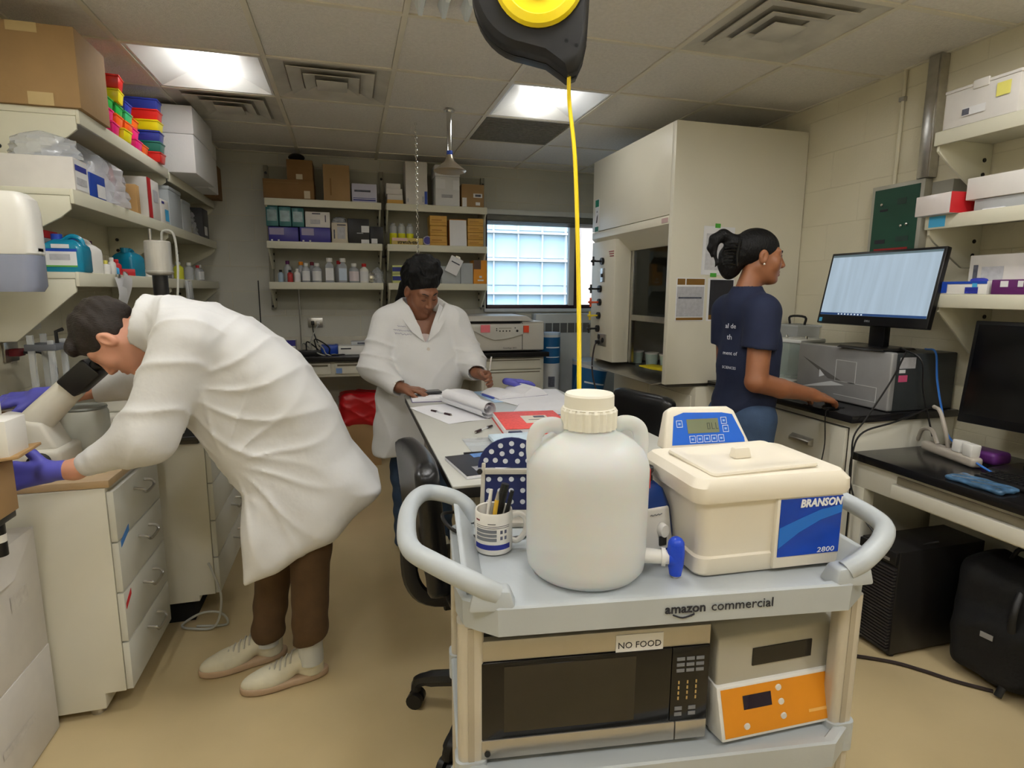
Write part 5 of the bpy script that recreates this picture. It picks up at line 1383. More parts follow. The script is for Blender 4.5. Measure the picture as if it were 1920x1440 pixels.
def bottle(label, x, y, z, r, h, mat, capm, lab=None, cat='bottle', group=None, neck=.42, capw=None, square=False, capH=None, face='y'):
    t = thing('bottle', label, cat, (x, y, z), 0, group)
    nk = r*neck; ch = capH or max(.012, h*.14); b = h-ch
    n = 4 if square else 16
    MB().lathe([(.001,0),(r*.94,0),(r,.006),(r,b*.72),(r*.9,b*.82),(nk,b*.93),(nk,b),(.001,b)], n=n, a0=PI/4 if square else 0).build('body', mat, t, angle=50)
    MB().lathe([((capw or nk)*1.15,b-.004),((capw or nk)*1.22,b),((capw or nk)*1.22,h-.002),((capw or nk)*1.1,h),(.001,h)], n=14).build('cap', capm, t)
    if lab:
        m = MB(); rr_ = r+.0006; c0 = -90 if face == 'y' else 0
        A = [math.radians(c0-62+124*i/8) for i in range(9)]
        if square:
            rr_ = r*.7071+.0012
            m.add([(-rr_*.9,-rr_,b*.1),(rr_*.9,-rr_,b*.1),(rr_*.9,-rr_,b*.68),(-rr_*.9,-rr_,b*.68)], [(0,1,2,3)])
        else: m.loft([[(rr_*math.cos(a), rr_*math.sin(a), zz) for a in A] for zz in (b*.1, b*.68)], cap=False, closed=False)
        m.build('label', lab, t)
    return t
def bag(label, c, r, seed, mat=None, group=None, cat='bag', content=None):
    """crumpled bag resting on its base; c = centre of base"""
    t = thing('plastic_bag', label, cat, c, 0, group)
    rnd = random.Random(seed); n, m = 18, 11; rings = []
    for i in range(m):
        v = i/(m-1); w = (1.0-.25*v) if v < .75 else max(.10, .81-2.9*(v-.75)); ring = []
        for j in range(n):
            a = 2*PI*j/n; k = w*(1+.14*math.sin(3*a+seed)+.10*math.sin(7*a+2*i+seed)+rnd.uniform(-.06,.06))
            ring.append((r[0]*k*math.cos(a), r[1]*k*math.sin(a), r[2]*v))
        rings.append(ring)
    MB().loft(rings).build('sheet', mat or bagm, t, angle=20)
    if content:
        for k, (dx, dy, s, mm) in enumerate(content):
            MB().box(dx-s[0]/2, dx+s[0]/2, dy-s[1]/2, dy+s[1]/2, .004, s[2]).build('content_box', mm, t, bevel=.003)
    return t
def col(name, rgb, rough=.5, **k): return M(name, rgb, rough, **k)
c_violet = col('carton_violet', (58,52,140), .3); c_teal = col('carton_teal', (60,118,118), .25, var=.25, scale=12); c_black = col('carton_black', (20,20,22), .4)
c_white = col('carton_white', (218,214,208), .6); c_foam = col('foam_white', (226,226,226), .7, var=.02, bump=.15, bscale=200); c_cream = col('carton_cream', (206,196,176), .6)
c_orange = col('carton_orange', (226,150,40), .5); c_gold = col('carton_gold', (208,160,72), .5); c_red = col('carton_red', (190,34,40), .45); c_blue = col('carton_blue', (30,70,170), .4)
c_grey = col('carton_grey', (170,172,172), .6); c_lime = col('carton_lime', (196,200,130), .6); c_brown = col('carton_brown', (134,100,60), .8)
labg = col('label_faint', (184,184,188), .6, var=.12, scale=45); labw = col('label_white', (226,226,226), .6); labk = col('label_print', (90,92,104), .6, var=.3, scale=60)
labsky = col('label_sky', (70,170,220), .6)

# ================================================================== left shelves
b = carton('large brown cardboard box on the near end of the top left shelf', -1.30, -.985, 2.775, 3.07, 2.131, 2.425, cardb_m,
       [('y-',.30,.62,.88,1.0,M('paper_tape',(196,172,124),.4)), ('y-',.45,.72,.0,.16,M('paper_tape',(0,0,0)), 'tape')])
rack_cols = {'pink': (246,30,130), 'yellow': (244,226,20), 'orange': (255,104,24), 'green': (30,176,70), 'red': (226,40,34), 'blue': (44,60,160), 'teal': (30,120,104), 'mint': (60,190,120)}
rack_me = {}
for cn, rgb in rack_cols.items():
    mm = M('rack_'+cn, rgb, .3, var=.03)
    m = MB(); m.frustum((-.10,.10,-.042,.042), (-.105,.105,-.048,.048), 0, .046)
    tp = MB().box(-.108,.108,-.052,.052,.046,.054)
    rack_me[cn] = (m.mesh('rack_body', mm, bevel=.003), tp.mesh('rack_top', mm, bevel=.002))
well = MB().lathe([(.006,.0),(.006,.0006),(.001,.0006)], n=8).mesh('well', M('rack_well',(60,60,60),.8,alpha=.5))
def rack(cn, label, y, z, x=-1.12, rx=0, rz=0):
    t = thing('tube_rack', label, 'rack', (x, y, z), rz, 'coloured tube racks on the top left shelf')
    t.rotation_euler = (rx, 0, rz)
    part(rack_me[cn][0], 'body', t); part(rack_me[cn][1], 'top_plate', t)
    return t
RZ = 2.131
for cn, lb, y, z, x, rx, rz in (
    ('pink','pink tube rack at the near bottom of the rack pile',3.20,RZ,-1.11,0,.05), ('yellow','yellow tube rack low in the pile beside the pink one',3.33,RZ,-1.10,0,-.04),
    ('pink','second pink tube rack low in the far half of the pile',3.53,RZ,-1.115,0,0), ('orange','orange tube rack low at the far end of the pile',3.64,RZ,-1.12,0,0),
    ('pink','pink tube rack on the second layer next to the cardboard box',3.17,RZ+.056,-1.12,0,.02), ('orange','orange tube rack on the second layer in the middle',3.29,RZ+.056,-1.12,0,.03),
    ('orange','orange tube rack on the second layer further back',3.42,RZ+.056,-1.12,0,-.03), ('pink','pink tube rack on the second layer at the far side',3.54,RZ+.056,-1.13,0,0),
    ('green','green tube rack on the third layer near the cardboard box',3.21,RZ+.112,-1.13,0,.02), ('green','green tube rack on the third layer behind its twin',3.33,RZ+.112,-1.13,0,.02),
    ('mint','mint green tube rack on the third layer further back',3.46,RZ+.112,-1.13,0,0), ('orange','orange tube rack under the blue one at the back of the pile',3.58,RZ+.112,-1.14,0,0),
    ('yellow','yellow tube rack near the top of the pile',3.30,RZ+.168,-1.11,0,.10), ('blue','blue tube rack near the top at the back of the pile',3.50,RZ+.168,-1.14,0,0),
    ('red','red tube rack topmost of the pile',3.28,RZ+.224,-1.10,0,.12)):
    rack(cn, lb, y, z, x, rx, rz)
for k, (cn, lb) in enumerate((('red','red-orange tube rack at the bottom of the bagged column'), ('teal','dark green tube rack second from the bottom of the bagged column'), ('blue','navy tube rack third from the bottom of the bagged column'),
        ('yellow','yellow tube rack in the middle of the bagged column'), ('red','dark red tube rack above the yellow one in the bagged column'), ('blue','navy tube rack topmost of the bagged column'))):
    rack(cn, lb, 3.82, RZ+.0555*k, -1.085, 0, .03*(k % 3-1))
carton('white foam shipping box with lid overhanging the top left shelf', -1.30, -.855, 3.995, 4.50, 2.119, 2.50, c_foam, lid=.16, name='foam_box', bevel=.006)
carton('second white foam box behind the first on the far top shelf', -1.29, -.90, 4.53, 4.85, 2.119, 2.46, c_foam, lid=.10, name='foam_box', bevel=.006)
carton('brown carton at the far end of the top left shelf', -1.29, -.93, 4.88, 5.15, 2.119, 2.36, c_brown)
Z2 = ZS[1]+.001
carton('white carton with blue labels at the near end of the middle left shelf', -1.29, -1.005, 2.70, 2.83, Z2, 1.932, c_white, [('x+',.05,.95,.05,.95,labw), ('x+',.05,.85,.62,.80,inkb_m,'label_band'), ('x+',.1,.8,.2,.42,labg,'label_print')])
bag('clear crumpled bag lying on the near white carton', (-1.13,2.765,1.933), (.12,.055,.10), 1)
carton('royal blue box under clear bags on the middle left shelf', -1.27, -1.005, 2.845, 3.00, Z2, 1.905, c_blue, [('x+',.4,.95,.05,.6,labw)])
bag('tall clear bag of white packs beside the blue box', (-1.13,3.07,Z2), (.125,.08,.25), 2, content=[(0,0,(.14,.09,.17),c_white)])
bag('clear bag with pink contents in the middle of the shelf', (-1.12,3.25,Z2), (.125,.09,.24), 3, content=[(.02,-.01,(.11,.09,.12),col('pack_pink',(226,206,214),.6)), (0.02,.01,(.08,.06,.19),col('pack_rose',(200,120,120),.6))])
carton('small tan paper pouch leaning by the red and white box', -1.2, -1.01, 3.40, 3.46, Z2, 1.95, col('pouch_tan',(186,146,92),.7), rz=.06)
carton('white box with red end stripe on the middle left shelf', -1.26, -1.002, 3.56, 3.76, Z2, 2.015, c_white, [('x+',0,.30,0,1,c_red,'stripe'), ('x+',.45,.85,.45,.75,labg)])
carton('small white box with sky blue label on the middle left shelf', -1.2, -1.004, 3.79, 3.93, Z2, 1.94, c_white, [('x+',.45,.95,.1,.6,labsky), ('x+',.05,.4,.8,.9,c_violet,'mark')])
carton('orange-brown jar carton behind the red-striped box', -1.30, -1.17, 3.48, 3.55, Z2, 2.05, col('carton_rust',(170,80,50),.6))
carton('frosted storage bin on the middle left shelf', -1.28, -1.005, 3.96, 4.22, Z2, 2.035, frost_m, lid=.02, name='storage_bin', cat='bin')
carton('second frosted storage bin beyond the first', -1.28, -1.005, 4.24, 4.44, Z2, 2.00, frost_m, lid=.02, name='storage_bin', cat='bin')
bag('clear bag holding red and yellow packs on the far middle shelf', (-1.13,4.60,Z2), (.125,.12,.22), 5, content=[(.05,-.04,(.06,.08,.09),c_red), (.05,.05,(.06,.07,.07),col('pack_yellow',(210,196,60),.5)), (-.03,0,(.05,.2,.15),c_grey)])
carton('dark box at the far end of the middle left shelf', -1.27, -1.01, 4.80, 4.98, Z2, 2.02, col('carton_slate',(66,66,70),.5), [('x+',.2,.7,.1,.4,labw)])
# bottom left shelf
Z3 = ZS[0]+.001
tealj = col('jug_teal', (18,128,160), .22, var=.05); 
def jug(label, x, y, body, mat, capm, lab=True, rz=0, s=1.0):
    t = thing('jug', label, 'jug', (x, y, Z3), rz)
    w, d, h = .068*s, .055*s, .125*s
    def rg(k, z): return [(a*k, b, z) for a, b in rrect(2*w, 2*d, .018, 3)]
    def rk(k, z): return [(a*k, b*k, z) for a, b in rrect(2*w, 2*d, .018, 3)]
    MB().loft([rk(.94,0), rk(1,.006), rk(1,h*.66), rk(.96,h*.80), rk(.75,h*.92), rk(.50,h)]).build('body', mat, t)
    MB().tube(smooth_path([(-.01,0,h*.98), (.02,0,h*1.12), (.05,0,h*1.02), (.058,0,h*.80)], 4), .009*s, 8).build('handle', mat, t)
    MB().cyl((-.03*s,0,h*.96), (-.03*s,0,h*1.17), .019*s, n=14).build('cap', capm, t)
    if lab:
        B = (-w,w,-d,d,0,h)
        MB().add(face_rect('y-',B,.12,.88,.20,.62,.0012), [(0,1,2,3)]).build('label', labw, t, smooth=False)
        MB().add(face_rect('y-',B,.10,.90,.62,.70,.0012), [(0,1,2,3)]).build('label_band', c_blue, t, smooth=False)
        MB().add(face_rect('y-',B,.12,.88,.15,.20,.0012), [(0,1,2,3)]).build('label_foot', col('label_green',(90,160,70),.6), t, smooth=False)
        MB().add(face_rect('y-',B,.22,.72,.36,.54,.0018), [(0,1,2,3)]).build('label_print', labg, t, smooth=False)
        MB().add(face_rect('y-',B,.28,.72,.72,.84,.0012), [(0,1,2,3)]).build('label_arch', labw, t, smooth=False)
    return t
jug('teal detergent jug with white label on the near bottom left shelf', -1.065, 2.72, 0, tealj, c_blue, s=1.0)
jug('white jug with curved handle behind the teal jug', -1.09, 2.90, 0, white_m, c_blue, lab=False, rz=1.2)
carton('frosted tub with red lid behind the teal jug', -1.27, -1.15, 2.68, 2.86, Z3, 1.66, frost_m, lid=.03, lidmat=c_red, name='storage_tub', cat='tub')
carton('small pale box at the near end of the bottom left shelf', -1.25, -1.15, 2.64, 2.672, Z3, 1.55, c_white)
gL = 'small bottles on the bottom left shelf'
for (lb, y, x, r, h, mm, cm_, lab) in (
    ('small white bottle with yellow cap beside the teal jug',2.985,-1.03,.020,.06,white_m,col('cap_yellow',(214,204,90),.4),None),
    ('tiny white dropper bottle beside the teal jug',3.03,-1.02,.016,.075,white_m,white_m,None),
    ('white tub with blue lid and red label',3.03,-1.12,.035,.13,white_m,c_blue,c_red),
    ('dark brown bottle behind the blue cup',3.14,-1.16,.032,.15,col('amber_dark',(44,28,22),.2),bolt_m,None),
    ('sky blue small cup on the bottom left shelf',3.10,-1.04,.024,.05,labsky,labsky,None),
    ('little red canister before the funnel',3.20,-1.06,.022,.075,c_red,c_red,None),
    ('white bottle with dark cap behind the funnel jug',3.62,-1.05,.020,.06,white_m,bolt_m,None),
    ('tall clear bottle with purple cap at the back',3.40,-1.24,.035,.17,clear_m,col('cap_purple',(92,30,84),.4),None),
    ('clear bottle with blue stripe beside the funnel jug',3.76,-1.06,.026,.12,clear_m,white_m,c_violet),
    ('clear bottle with purple cap further along the shelf',4.10,-1.18,.035,.15,clear_m,MATS['cap_purple'],labw),
    ('clear bottle with blue cap further along the shelf',4.28,-1.16,.035,.15,clear_m,c_blue,labw),
    ('clear bottle with maroon cap further along the shelf',4.42,-1.15,.030,.14,clear_m,col('cap_maroon',(120,36,50),.4),labw),
    ('yellow liquid bottle near the far end of the bottom shelf',4.22,-1.05,.030,.11,col('liquid_yellow',(206,206,60),.2,alpha=.8),clear_m,None),
    ('tall clear wash bottle at the far end',4.52,-1.06,.030,.12,clear_m,white_m,None),
    ('red-capped tube bottle at the far end',4.72,-1.05,.024,.11,clear_m,c_red,labw),
    ('clear bottle standing last on the bottom left shelf',4.90,-1.08,.032,.12,clear_m,white_m,labw)):
    bottle(lb, x, y, Z3, r, h, mm, cm_, lab, group=gL, face='x')
t = jug('blue handled jug laid beside the silver camera tube', -1.07, 3.40, 0, tealj, tealj, lab=False, rz=1.4, s=.95)
carton('red folded card on the bottom left shelf', -1.06, -1.005, 3.24, 3.30, Z3, 1.528, c_red, rz=.3)
# papers clipped to the shelf edge
for k, (lb, y, ang_, dz) in enumerate((('white note sheet hanging from the bottom left shelf edge',2.99,.05,.0), ('curled printed sheet clipped over the first hanging note',3.06,-.35,.01))):
    t = thing('note_sheet', lb, 'paper', (-.988+.006*k, y, 1.485+dz), 0); t.rotation_euler = (ang_, 0, 0)
    pts = [(0.002+.010*math.sin(i*.35+k), -.0145*i) for i in range(10)]
    m = MB(); m.loft([[(a+.0, -.045, b) for a, b in pts], [(a+.004, .045, b) for a, b in pts]], cap=False, closed=False)
    m.build('sheet', paper_m, t)
    MB().box(-.004,.008,-.015,.015,-.004,.012).build('clip', steel_m, t, bevel=.002)
t = thing('pouch', 'grey instrument pouch hanging from the far bottom left shelf', 'pouch', (-.985, 4.14, 1.49))
MB().hexa([(0,-.055,-.12),(.02,-.055,-.12),(.02,.055,-.12),(0,.055,-.12),(0,-.06,0),(.012,-.06,0),(.012,.06,0),(0,.06,0)]).build('sleeve', clear_m, t, bevel=.003)
MB().box(.005,.010,-.035,.03,-.11,-.01).build('insert', labw, t)
# ================================================================== left wall: dispenser, outlets
dm = M('dispenser_white', (228,226,218), .3, var=.02); dsm = M('dispenser_smoke', (150,156,176), .2, var=.06, alpha=.85)
t = thing('towel_dispenser', 'white paper towel dispenser with smoky lower cover on the left wall', 'dispenser', (XL, 2.41, 1.42))
def dr_(k, z, dx=0): return [(.004+a_*k+.155+dx, b_*k, z) for a_, b_ in rrect(.30, .12, .035, 4)]
MB().loft([dr_(.97,.125), dr_(1,.13), dr_(1,.27), dr_(.95,.31), dr_(.80,.33)]).build('cover', dm, t)
MB().loft([dr_(.90,.0), dr_(.98,.02), dr_(.985,.124)]).build('smoke_cover', dsm, t)
MB().box(.29,.309,-.02,.02,.135,.15).build('push_latch', labg, t, bevel=.002)
t = thing('wall_cover_plate', 'cream wall cover plate with dark knob under the left shelves', 'plate', (XL, 2.86, 1.335))
MB().box(.004,.05,-.09,.09,-.075,.06).build('plate', cab_m, t, bevel=.004); MB().box(.05,.052,-.078,-.072,-.06,.05).build('seam', edge_m, t); MB().cyl((.05,-.02,0), (.056,-.02,0), .009, n=10).build('knob', bolt_m, t)
t = thing('power_outlet', 'grey wall outlet with red plug on the left wall', 'outlet', (XL, 2.78, 1.18))
MB().box(.004,.012,-.05,.05,-.04,.04).build('plate', steel_m, t, bevel=.002); MB().box(.012,.05,-.028,.02,-.018,.012).build('plug', M('plug_red',(110,26,34),.4), t, bevel=.004)
MB().tube(smooth_path([(.05,0,-.004), (.10,.03,-.01), (.13,.06,-.08), (.12,.05,-.20), (.14,.08,-.335)], 5), .007, 8).build('cord', bolt_m, t)
# ================================================================== microscopes
msw = M('scope_ivory', (222,218,204), .35, var=.03); 
t = thing('microscope', 'ivory inverted microscope with black eyepieces under the man\'s face', 'microscope', (-1.0, 2.235, .827))
MB().box(-.16,.075,-.085,.085,0,.085).build('base', msw, t, bevel=.015, seg=3)
MB().prism([(-.15,.08),(.06,.08),(.02,.17),(-.12,.20)], 'y', -.06, .06).build('body', msw, t, bevel=.012, seg=3)
MB().tube([(-.06,0,.12), (.0,0,.185), (.10,0,.285)], [.052,.048,.042], 18).build('tube_arm', msw, t)
h = MB(); h.box(-.055,.055,-.055,.055,-.036,.036); h = h.build('binocular_head', bolt_m, t, bevel=.008); place(h, (.135,0,.315), (0, math.radians(-42), 0))
for s_ in (-1, 1):
    e = MB(); e.tube([(.150,s_*.030,.325), (.178,s_*.031,.350), (.190,s_*.031,.361)], [.019,.019,.023], 14); e = e.build('eyepiece', bolt_m, t)
    MB().cyl((.189,s_*.031,.360), (.1925,s_*.031,.3635), .013, n=12).build('lens', M('lens_glass',(60,64,70),.05), e)
f_ = MB(); f_.cyl((.02,-.085,.05), (.02,-.115,.05), .030, n=18); f_.build('focus_knob', bolt_m, t)
t = thing('microscope', 'second microscope with a silver camera on top behind the man', 'microscope', (-.86, 2.86, .836))
MB().box(-.20,.12,-.12,.12,0,.07).build('base', msw, t, bevel=.015, seg=3)
MB().prism([(-.19,.07),(-.05,.07),(-.06,.34),(-.17,.36)], 'y', -.05, .05).build('stand', msw, t, bevel=.012, seg=3)
MB().box(-.18,.14,-.07,.07,.30,.40).build('nose_housing', msw, t, bevel=.02, seg=3)
MB().cyl((.075,0,.40), (.075,0,.66), .030, n=20).build('photo_tube', bolt_m, t)
m = MB(); m.lathe([(.001,.655),(.036,.655),(.050,.662),(.0535,.668),(.0535,.672),(.051,.674),(.051,.795),(.047,.80),(.001,.80)], (.075,0,0), 28); m.build('camera', M('camera_silver',(196,193,184),.35,metal=.25,var=.12,stretch=(8,8,1)), t)
MB().cyl((.050,0,.80), (.050,0,.85), .007, n=8).build('camera_post', steel_m, t)
MB().tube(smooth_path([(.095,-.01,.80), (.105,-.02,.84), (.145,-.02,.83), (.155,-.03,.72), (.150,-.04,.60), (.13,-.02,.48)], 5), .005, 6).build('camera_cable', M('cable_grey',(180,180,172),.5), t)
m = MB(); m.lathe([(.001,0),(.07,0),(.075,.01),(.075,.16),(.06,.18),(.001,.18)], (-.02,-.34,-.008), 24); 
t = thing('vacuum_flask', 'pale cylindrical canister standing between the two microscopes', 'canister', (-.965, 2.46, .826))
MB().lathe([(.001,0),(.072,0),(.076,.01),(.076,.15),(.070,.165),(.001,.165)], n=28).build('body', M('canister_pale',(206,208,196),.35), t); MB().lathe([(.0705,.165),(.073,.17),(.070,.176),(.001,.178)], n=28).build('lid', M('canister_lid',(150,156,150),.3), t)
t = thing('perfusion_rack', 'clear plastic stand with grey knobs behind the microscope', 'stand', (-1.14, 2.66, .836))
for dy in (-.05, .05):
    MB().box(-.045,-.025,dy-.008,dy+.008,.0,.42).build('clear_post', clear_m, t, bevel=.002)
    MB().box(.02,.04,dy-.008,dy+.008,.0,.40).build('clear_post', clear_m, t, bevel=.002)
MB().box(-.055,.05,-.06,.06,.36,.385).build('top_plate', M('rack_slate',(96,100,108),.4), t, bevel=.003); MB().box(-.055,.05,-.06,.06,.16,.18).build('mid_plate', clear_m, t, bevel=.003)
MB().tube([(.03,0,.385), (.03,0,.43), (.055,0,.44)], .007, 6).build('hook', bolt_m, t); MB().box(-.08,.08,-.08,.08,0,.03).build('base_plate', bolt_m, t, bevel=.003)
# things on the bench by the far glove
t = thing('sample_tray', 'shallow tan tray behind the microscope', 'tray', (-1.12, 2.44, .827)); 
MB().box(-.08,.08,-.06,.06,.0,.18).build('block', cardb_m, t, bevel=.003); MB().box(-.085,.085,-.065,.065,.18,.19).build('lid', white_m, t, bevel=.003)
# ================================================================== near left corner: stacked white boxes and cartons
carton('lower of the two big white cartons by the near drawer cabinet', -1.315, -.972, 1.62, 2.045, .004, .305, c_white, [('x+',.30,.70,.42,.50,M('carton_smudge',(212,208,202),.7,var=.1,scale=60),'smudge')])
t = carton('upper white carton with open flaps by the near drawer cabinet', -1.315, -.974, 1.74, 2.045, .306, .70, c_white, [('x+',.45,.75,.50,.62,M('carton_smudge',(212,208,202),.7,var=.1,scale=60),'smudge')])
MB().hexa([(.165,-.15,.395),(.172,-.15,.395),(.172,.15,.395),(.165,.15,.395),(.185,-.15,.30),(.19,-.15,.30),(.19,-.02,.30),(.185,-.02,.30)]).build('flap', c_white, t)
t = thing('lamp_housing', 'black lamp housing with white band on the white cartons', 'lamp', (-.955, 1.83, .701))
MB().cyl((0,0,0), (0,0,.11), .018, n=14).build('barrel', bolt_m, t); MB().cyl((0,0,.04), (0,0,.062), .0185, n=14).build('white_band', white_m, t); MB().box(-.2,.02,-.06,.06,.09,.112).build('bracket', bolt_m, t, bevel=.004); MB().cyl((-.16,0,0), (-.16,0,.10), .018, n=12).build('rear_post', bolt_m, t)
carton('brown cardboard box propping up the glove boxes at the left edge', -1.20, -.925, 1.74, 1.885, .815, .965, cardb_m, [('y-',.1,.9,.9,1.0,card2_m,'edge_tape')])
t = thing('cardboard_sheet', 'flat cardboard sheet under the white glove box', 'cardboard', (-1.03, 1.85, .966)); t.rotation_euler = (0, math.radians(-6), .1)
MB().box(-.17,.16,-.08,.08,.0,.008).build('sheet', cardb_m, t, bevel=.001)
t = carton('white glove box with blue print at the left edge', -1.12, -.885, 1.79, 1.89, .985, 1.085, white_m, [('y-',.55,.80,.45,.85,labg), ('y-',.66,.86,.12,.24,inkb_m,'print')], name='glove_box')
t = carton('opened white carton leaning behind the glove box at the left edge', -1.20, -.975, 1.90, 1.96, .975, 1.19, white_m, [('x+',.2,.8,.1,.3,c_red,'red_mark')], rz=.12)
bag('yellow wrapper beside the glove box', (-1.075, 2.40, 1.018), (.03,.03,.045), 9, mat=M('wrapper_yellow',(230,212,20),.4), cat='wrapper')
# floor cable by the far drawer cabinet
t = thing('floor_cable', 'grey cable looping on the floor by the far drawer cabinet', 'cable', (0,0,0))
MB().tube(smooth_path([(-.62,2.575,.28), (-.60,2.55,.25), (-.57,2.53,.14), (-.60,2.52,.02), (-.70,2.54,.012), (-.74,2.58,.012), (-.66,2.57,.06), (-.58,2.55,.06), (-.56,2.54,.01), (-.68,2.56,.008)], 6), .005, 8).build('cable', M('cable_grey',(0,0,0)), t)
# ================================================================== back wall shelves
YS = 4.945          # front line of goods on the back shelves
ZT, ZM, ZB_ = ZS[2]+.001, ZS[1]+.001, ZS[0]+.001
carton('long brown carton at the left end of the top back shelf', -.605, -.235, YS, 5.2, ZT, 2.275, c_brown, [('y-',.80,.92,.05,.45,M('clear_label',(186,170,140),.3),'tape'), ('y-',.02,.7,.80,.86,card2_m,'slot')])
carton('brown carton stacked on the long carton', -.43, -.240, YS+.02, 5.2, 2.276, 2.43, c_brown, [('y-',.35,.6,.05,.3,MATS['clear_label'],'tape')])
carton('tall brown carton standing alone on the top back shelf', -.163, .037, YS, 5.18, ZT, 2.405, cardb_m, [('y-',.24,.30,.15,.62,card2_m,'print')])
carton('white box with violet stripes on the top back shelf', .05, .243, YS, 5.12, ZT, 2.272, col('carton_lilac',(200,198,216),.6), [('y-',.05,.95,.08,.14,inkb_m,'stripe'), ('y-',.05,.95,.2,.23,inkb_m,'stripe'), ('y-',.10,.75,.55,.66,labk,'print')])
gS = 'small white boxes stacked on the top back shelf'
for k, (a, b, h, nm) in enumerate(((.325,.452,.030,'kraft-based small box at the bottom of the white stack'), (.328,.450,.042,'second small white box from the bottom of the stack'), (.318,.446,.042,'third small white box of the stack'), (.320,.432,.042,'topmost small white box of the stack'))):
    z0 = ZT+sum((.030,.043,.043,.043)[:k]); carton(nm, a, b, YS+.01*(k % 2), 5.08, z0, z0+h, c_gold if k == 0 else c_white, group=gS, bevel=.0015)
carton('tall white carton with blue corner on the top back shelf', .475, .650, YS, 5.16, ZT, 2.465, c_white, [('y-',.86,.99,.02,.32,c_blue,'blue_mark'), ('y-',.05,.12,.05,.14,labg,'print'), ('y-',.75,.84,.06,.2,labg,'print')])
carton('grey white foam cooler with lid under the shower head', .715, .918, YS, 5.18, ZT, 2.455, c_foam, [('y-',.02,.4,.42,.66,paper_m,'paper_label'), ('y-',.72,.99,.40,.64,paper_m,'paper_label'), ('y-',.25,.7,.2,.28,labg,'print')], lid=.09, name='foam_box', bevel=.006)
carton('brown carton with shipping labels at the right end of the top back shelf', .935, 1.125, YS, 5.16, ZT, 2.315, cardb_m, [('y-',.52,.92,.42,.60,paper_m,'label'), ('y-',.60,.86,.46,.56,labk,'print'), ('y-',.62,.82,.08,.22,paper_m,'label'), ('y-',.02,.22,.0,.40,labw,'label')])
t = thing('black_bag', 'crumpled black bag on the stacked brown carton', 'bag', (-.36,5.05,2.431)); MB().sphere((0,0,.03), .045, 10, 6, (1.4,1,.7)).build('sheet', bolt_m, t)
# middle level
carton('violet glossy box at the left of the middle back shelf', -.585, -.366, YS, 5.14, ZM, 1.918, c_violet, [('y-',.03,.52,.45,.92,col('label_mauve',(150,140,170),.4),'label'), ('y-',.08,.14,.02,.12,labw,'mark'), ('y-',.30,.36,.02,.12,labw,'mark')], bevel=.004)
carton('violet glossy box right of its twin on the middle back shelf', -.356, -.126, YS, 5.14, ZM, 1.922, c_violet, [('y-',.06,.46,.45,.92,MATS['label_mauve'],'label'), ('y-',.08,.14,.02,.12,labw,'mark'), ('y-',.30,.36,.02,.12,labw,'mark')], bevel=.004)
for k, nm in enumerate(('leftmost of three shrink-wrapped teal boxes on the violet box', 'middle of three shrink-wrapped teal boxes on the violet boxes', 'rightmost of three shrink-wrapped teal boxes on the violet boxes')):
    a = -.597+.094*k; carton(nm, a, a+.088, YS+.01, 5.1, 1.924, 2.078-.006*k, c_teal, [('y-',.1,.9,.25,.8,col('teal_sheen',(120,150,150),.2,var=.3,scale=30),'panel')], group='teal boxes on the middle back shelf')
carton('white box lying on the right violet box', -.310, -.126, YS+.005, 5.1, 1.924, 2.042, c_white, [('y-',.28,.62,.84,.92,labk,'print'), ('y-',.80,.84,.35,.80,labk,'print'), ('y-',.2,.6,.2,.5,labg,'print')])
carton('cream upright box with small print on the middle back shelf', -.115, .006, YS, 5.1, ZM, 1.965, c_cream, [('y-',.12,.2,.2,.65,labk,'print'), ('y-',.35,.85,.2,.8,labg,'panel'), ('y-',.35,.9,.86,.92,labk,'print')])
bag('clear crumpled wrap on the cream upright box', (-.05,5.02,1.966), (.055,.06,.055), 11)
carton('large black box with white labels on the middle back shelf', .012, .176, YS, 5.12, ZM, 2.0, c_black, [('y-',.62,.99,.45,.72,labw), ('y-',.60,.98,.0,.16,labw), ('y-',.4,.7,.40,.43,labg,'print')])
carton('smaller black box beside the large black box', .180, .285, YS+.01, 5.1, ZM, 1.945, c_black, [('y-',.10,.55,.02,.30,labw)])
cap_y = M('cap_lemon', (222,222,30), .4)
for k, nm in enumerate(('leftmost clear bottle with yellow lid on the right middle shelf', 'middle clear bottle with yellow lid on the right middle shelf', 'rightmost clear bottle with yellow lid on the right middle shelf')):
    t = thing('bottle', nm, 'bottle', (.372+.068*k, YS+.08, ZM), 0, 'yellow-lidded bottles')
    MB().lathe([(.001,.095),(.030,.095),(.030,.15),(.018,.165),(.018,.175),(.001,.175)], n=16).build('top_half', clear_m, t); MB().lathe([(.001,.0),(.031,.0),(.031,.094),(.001,.094)], n=16).build('yellow_half', cap_y, t)
t = carton('long cling film box with bold print on the right middle shelf', .352, .605, YS-.005, 5.0, ZM, 1.862, col('carton_straw',(214,190,110),.6), [('y-',.02,.5,.55,.98,col('label_peach',(224,190,180),.6),'panel')])
text('box_print', 'stretch-tite', ink_m, t, (.005, -.034, .018), (PI/2,0,0), .038, bold=.0008)
t = thing('disc', 'violet round disc standing at the end of the cling film box', 'disc', (.645, YS+.01, ZM+.038)); MB().lathe([(.036,-.004),(.038,0),(.036,.004),(.001,.004)], n=24, axis='y').build('rim', M('disc_rim',(196,190,205),.3), t); MB().lathe([(.031,.0045),(.001,.0048)], n=24, axis='y').build('face', c_violet, t)
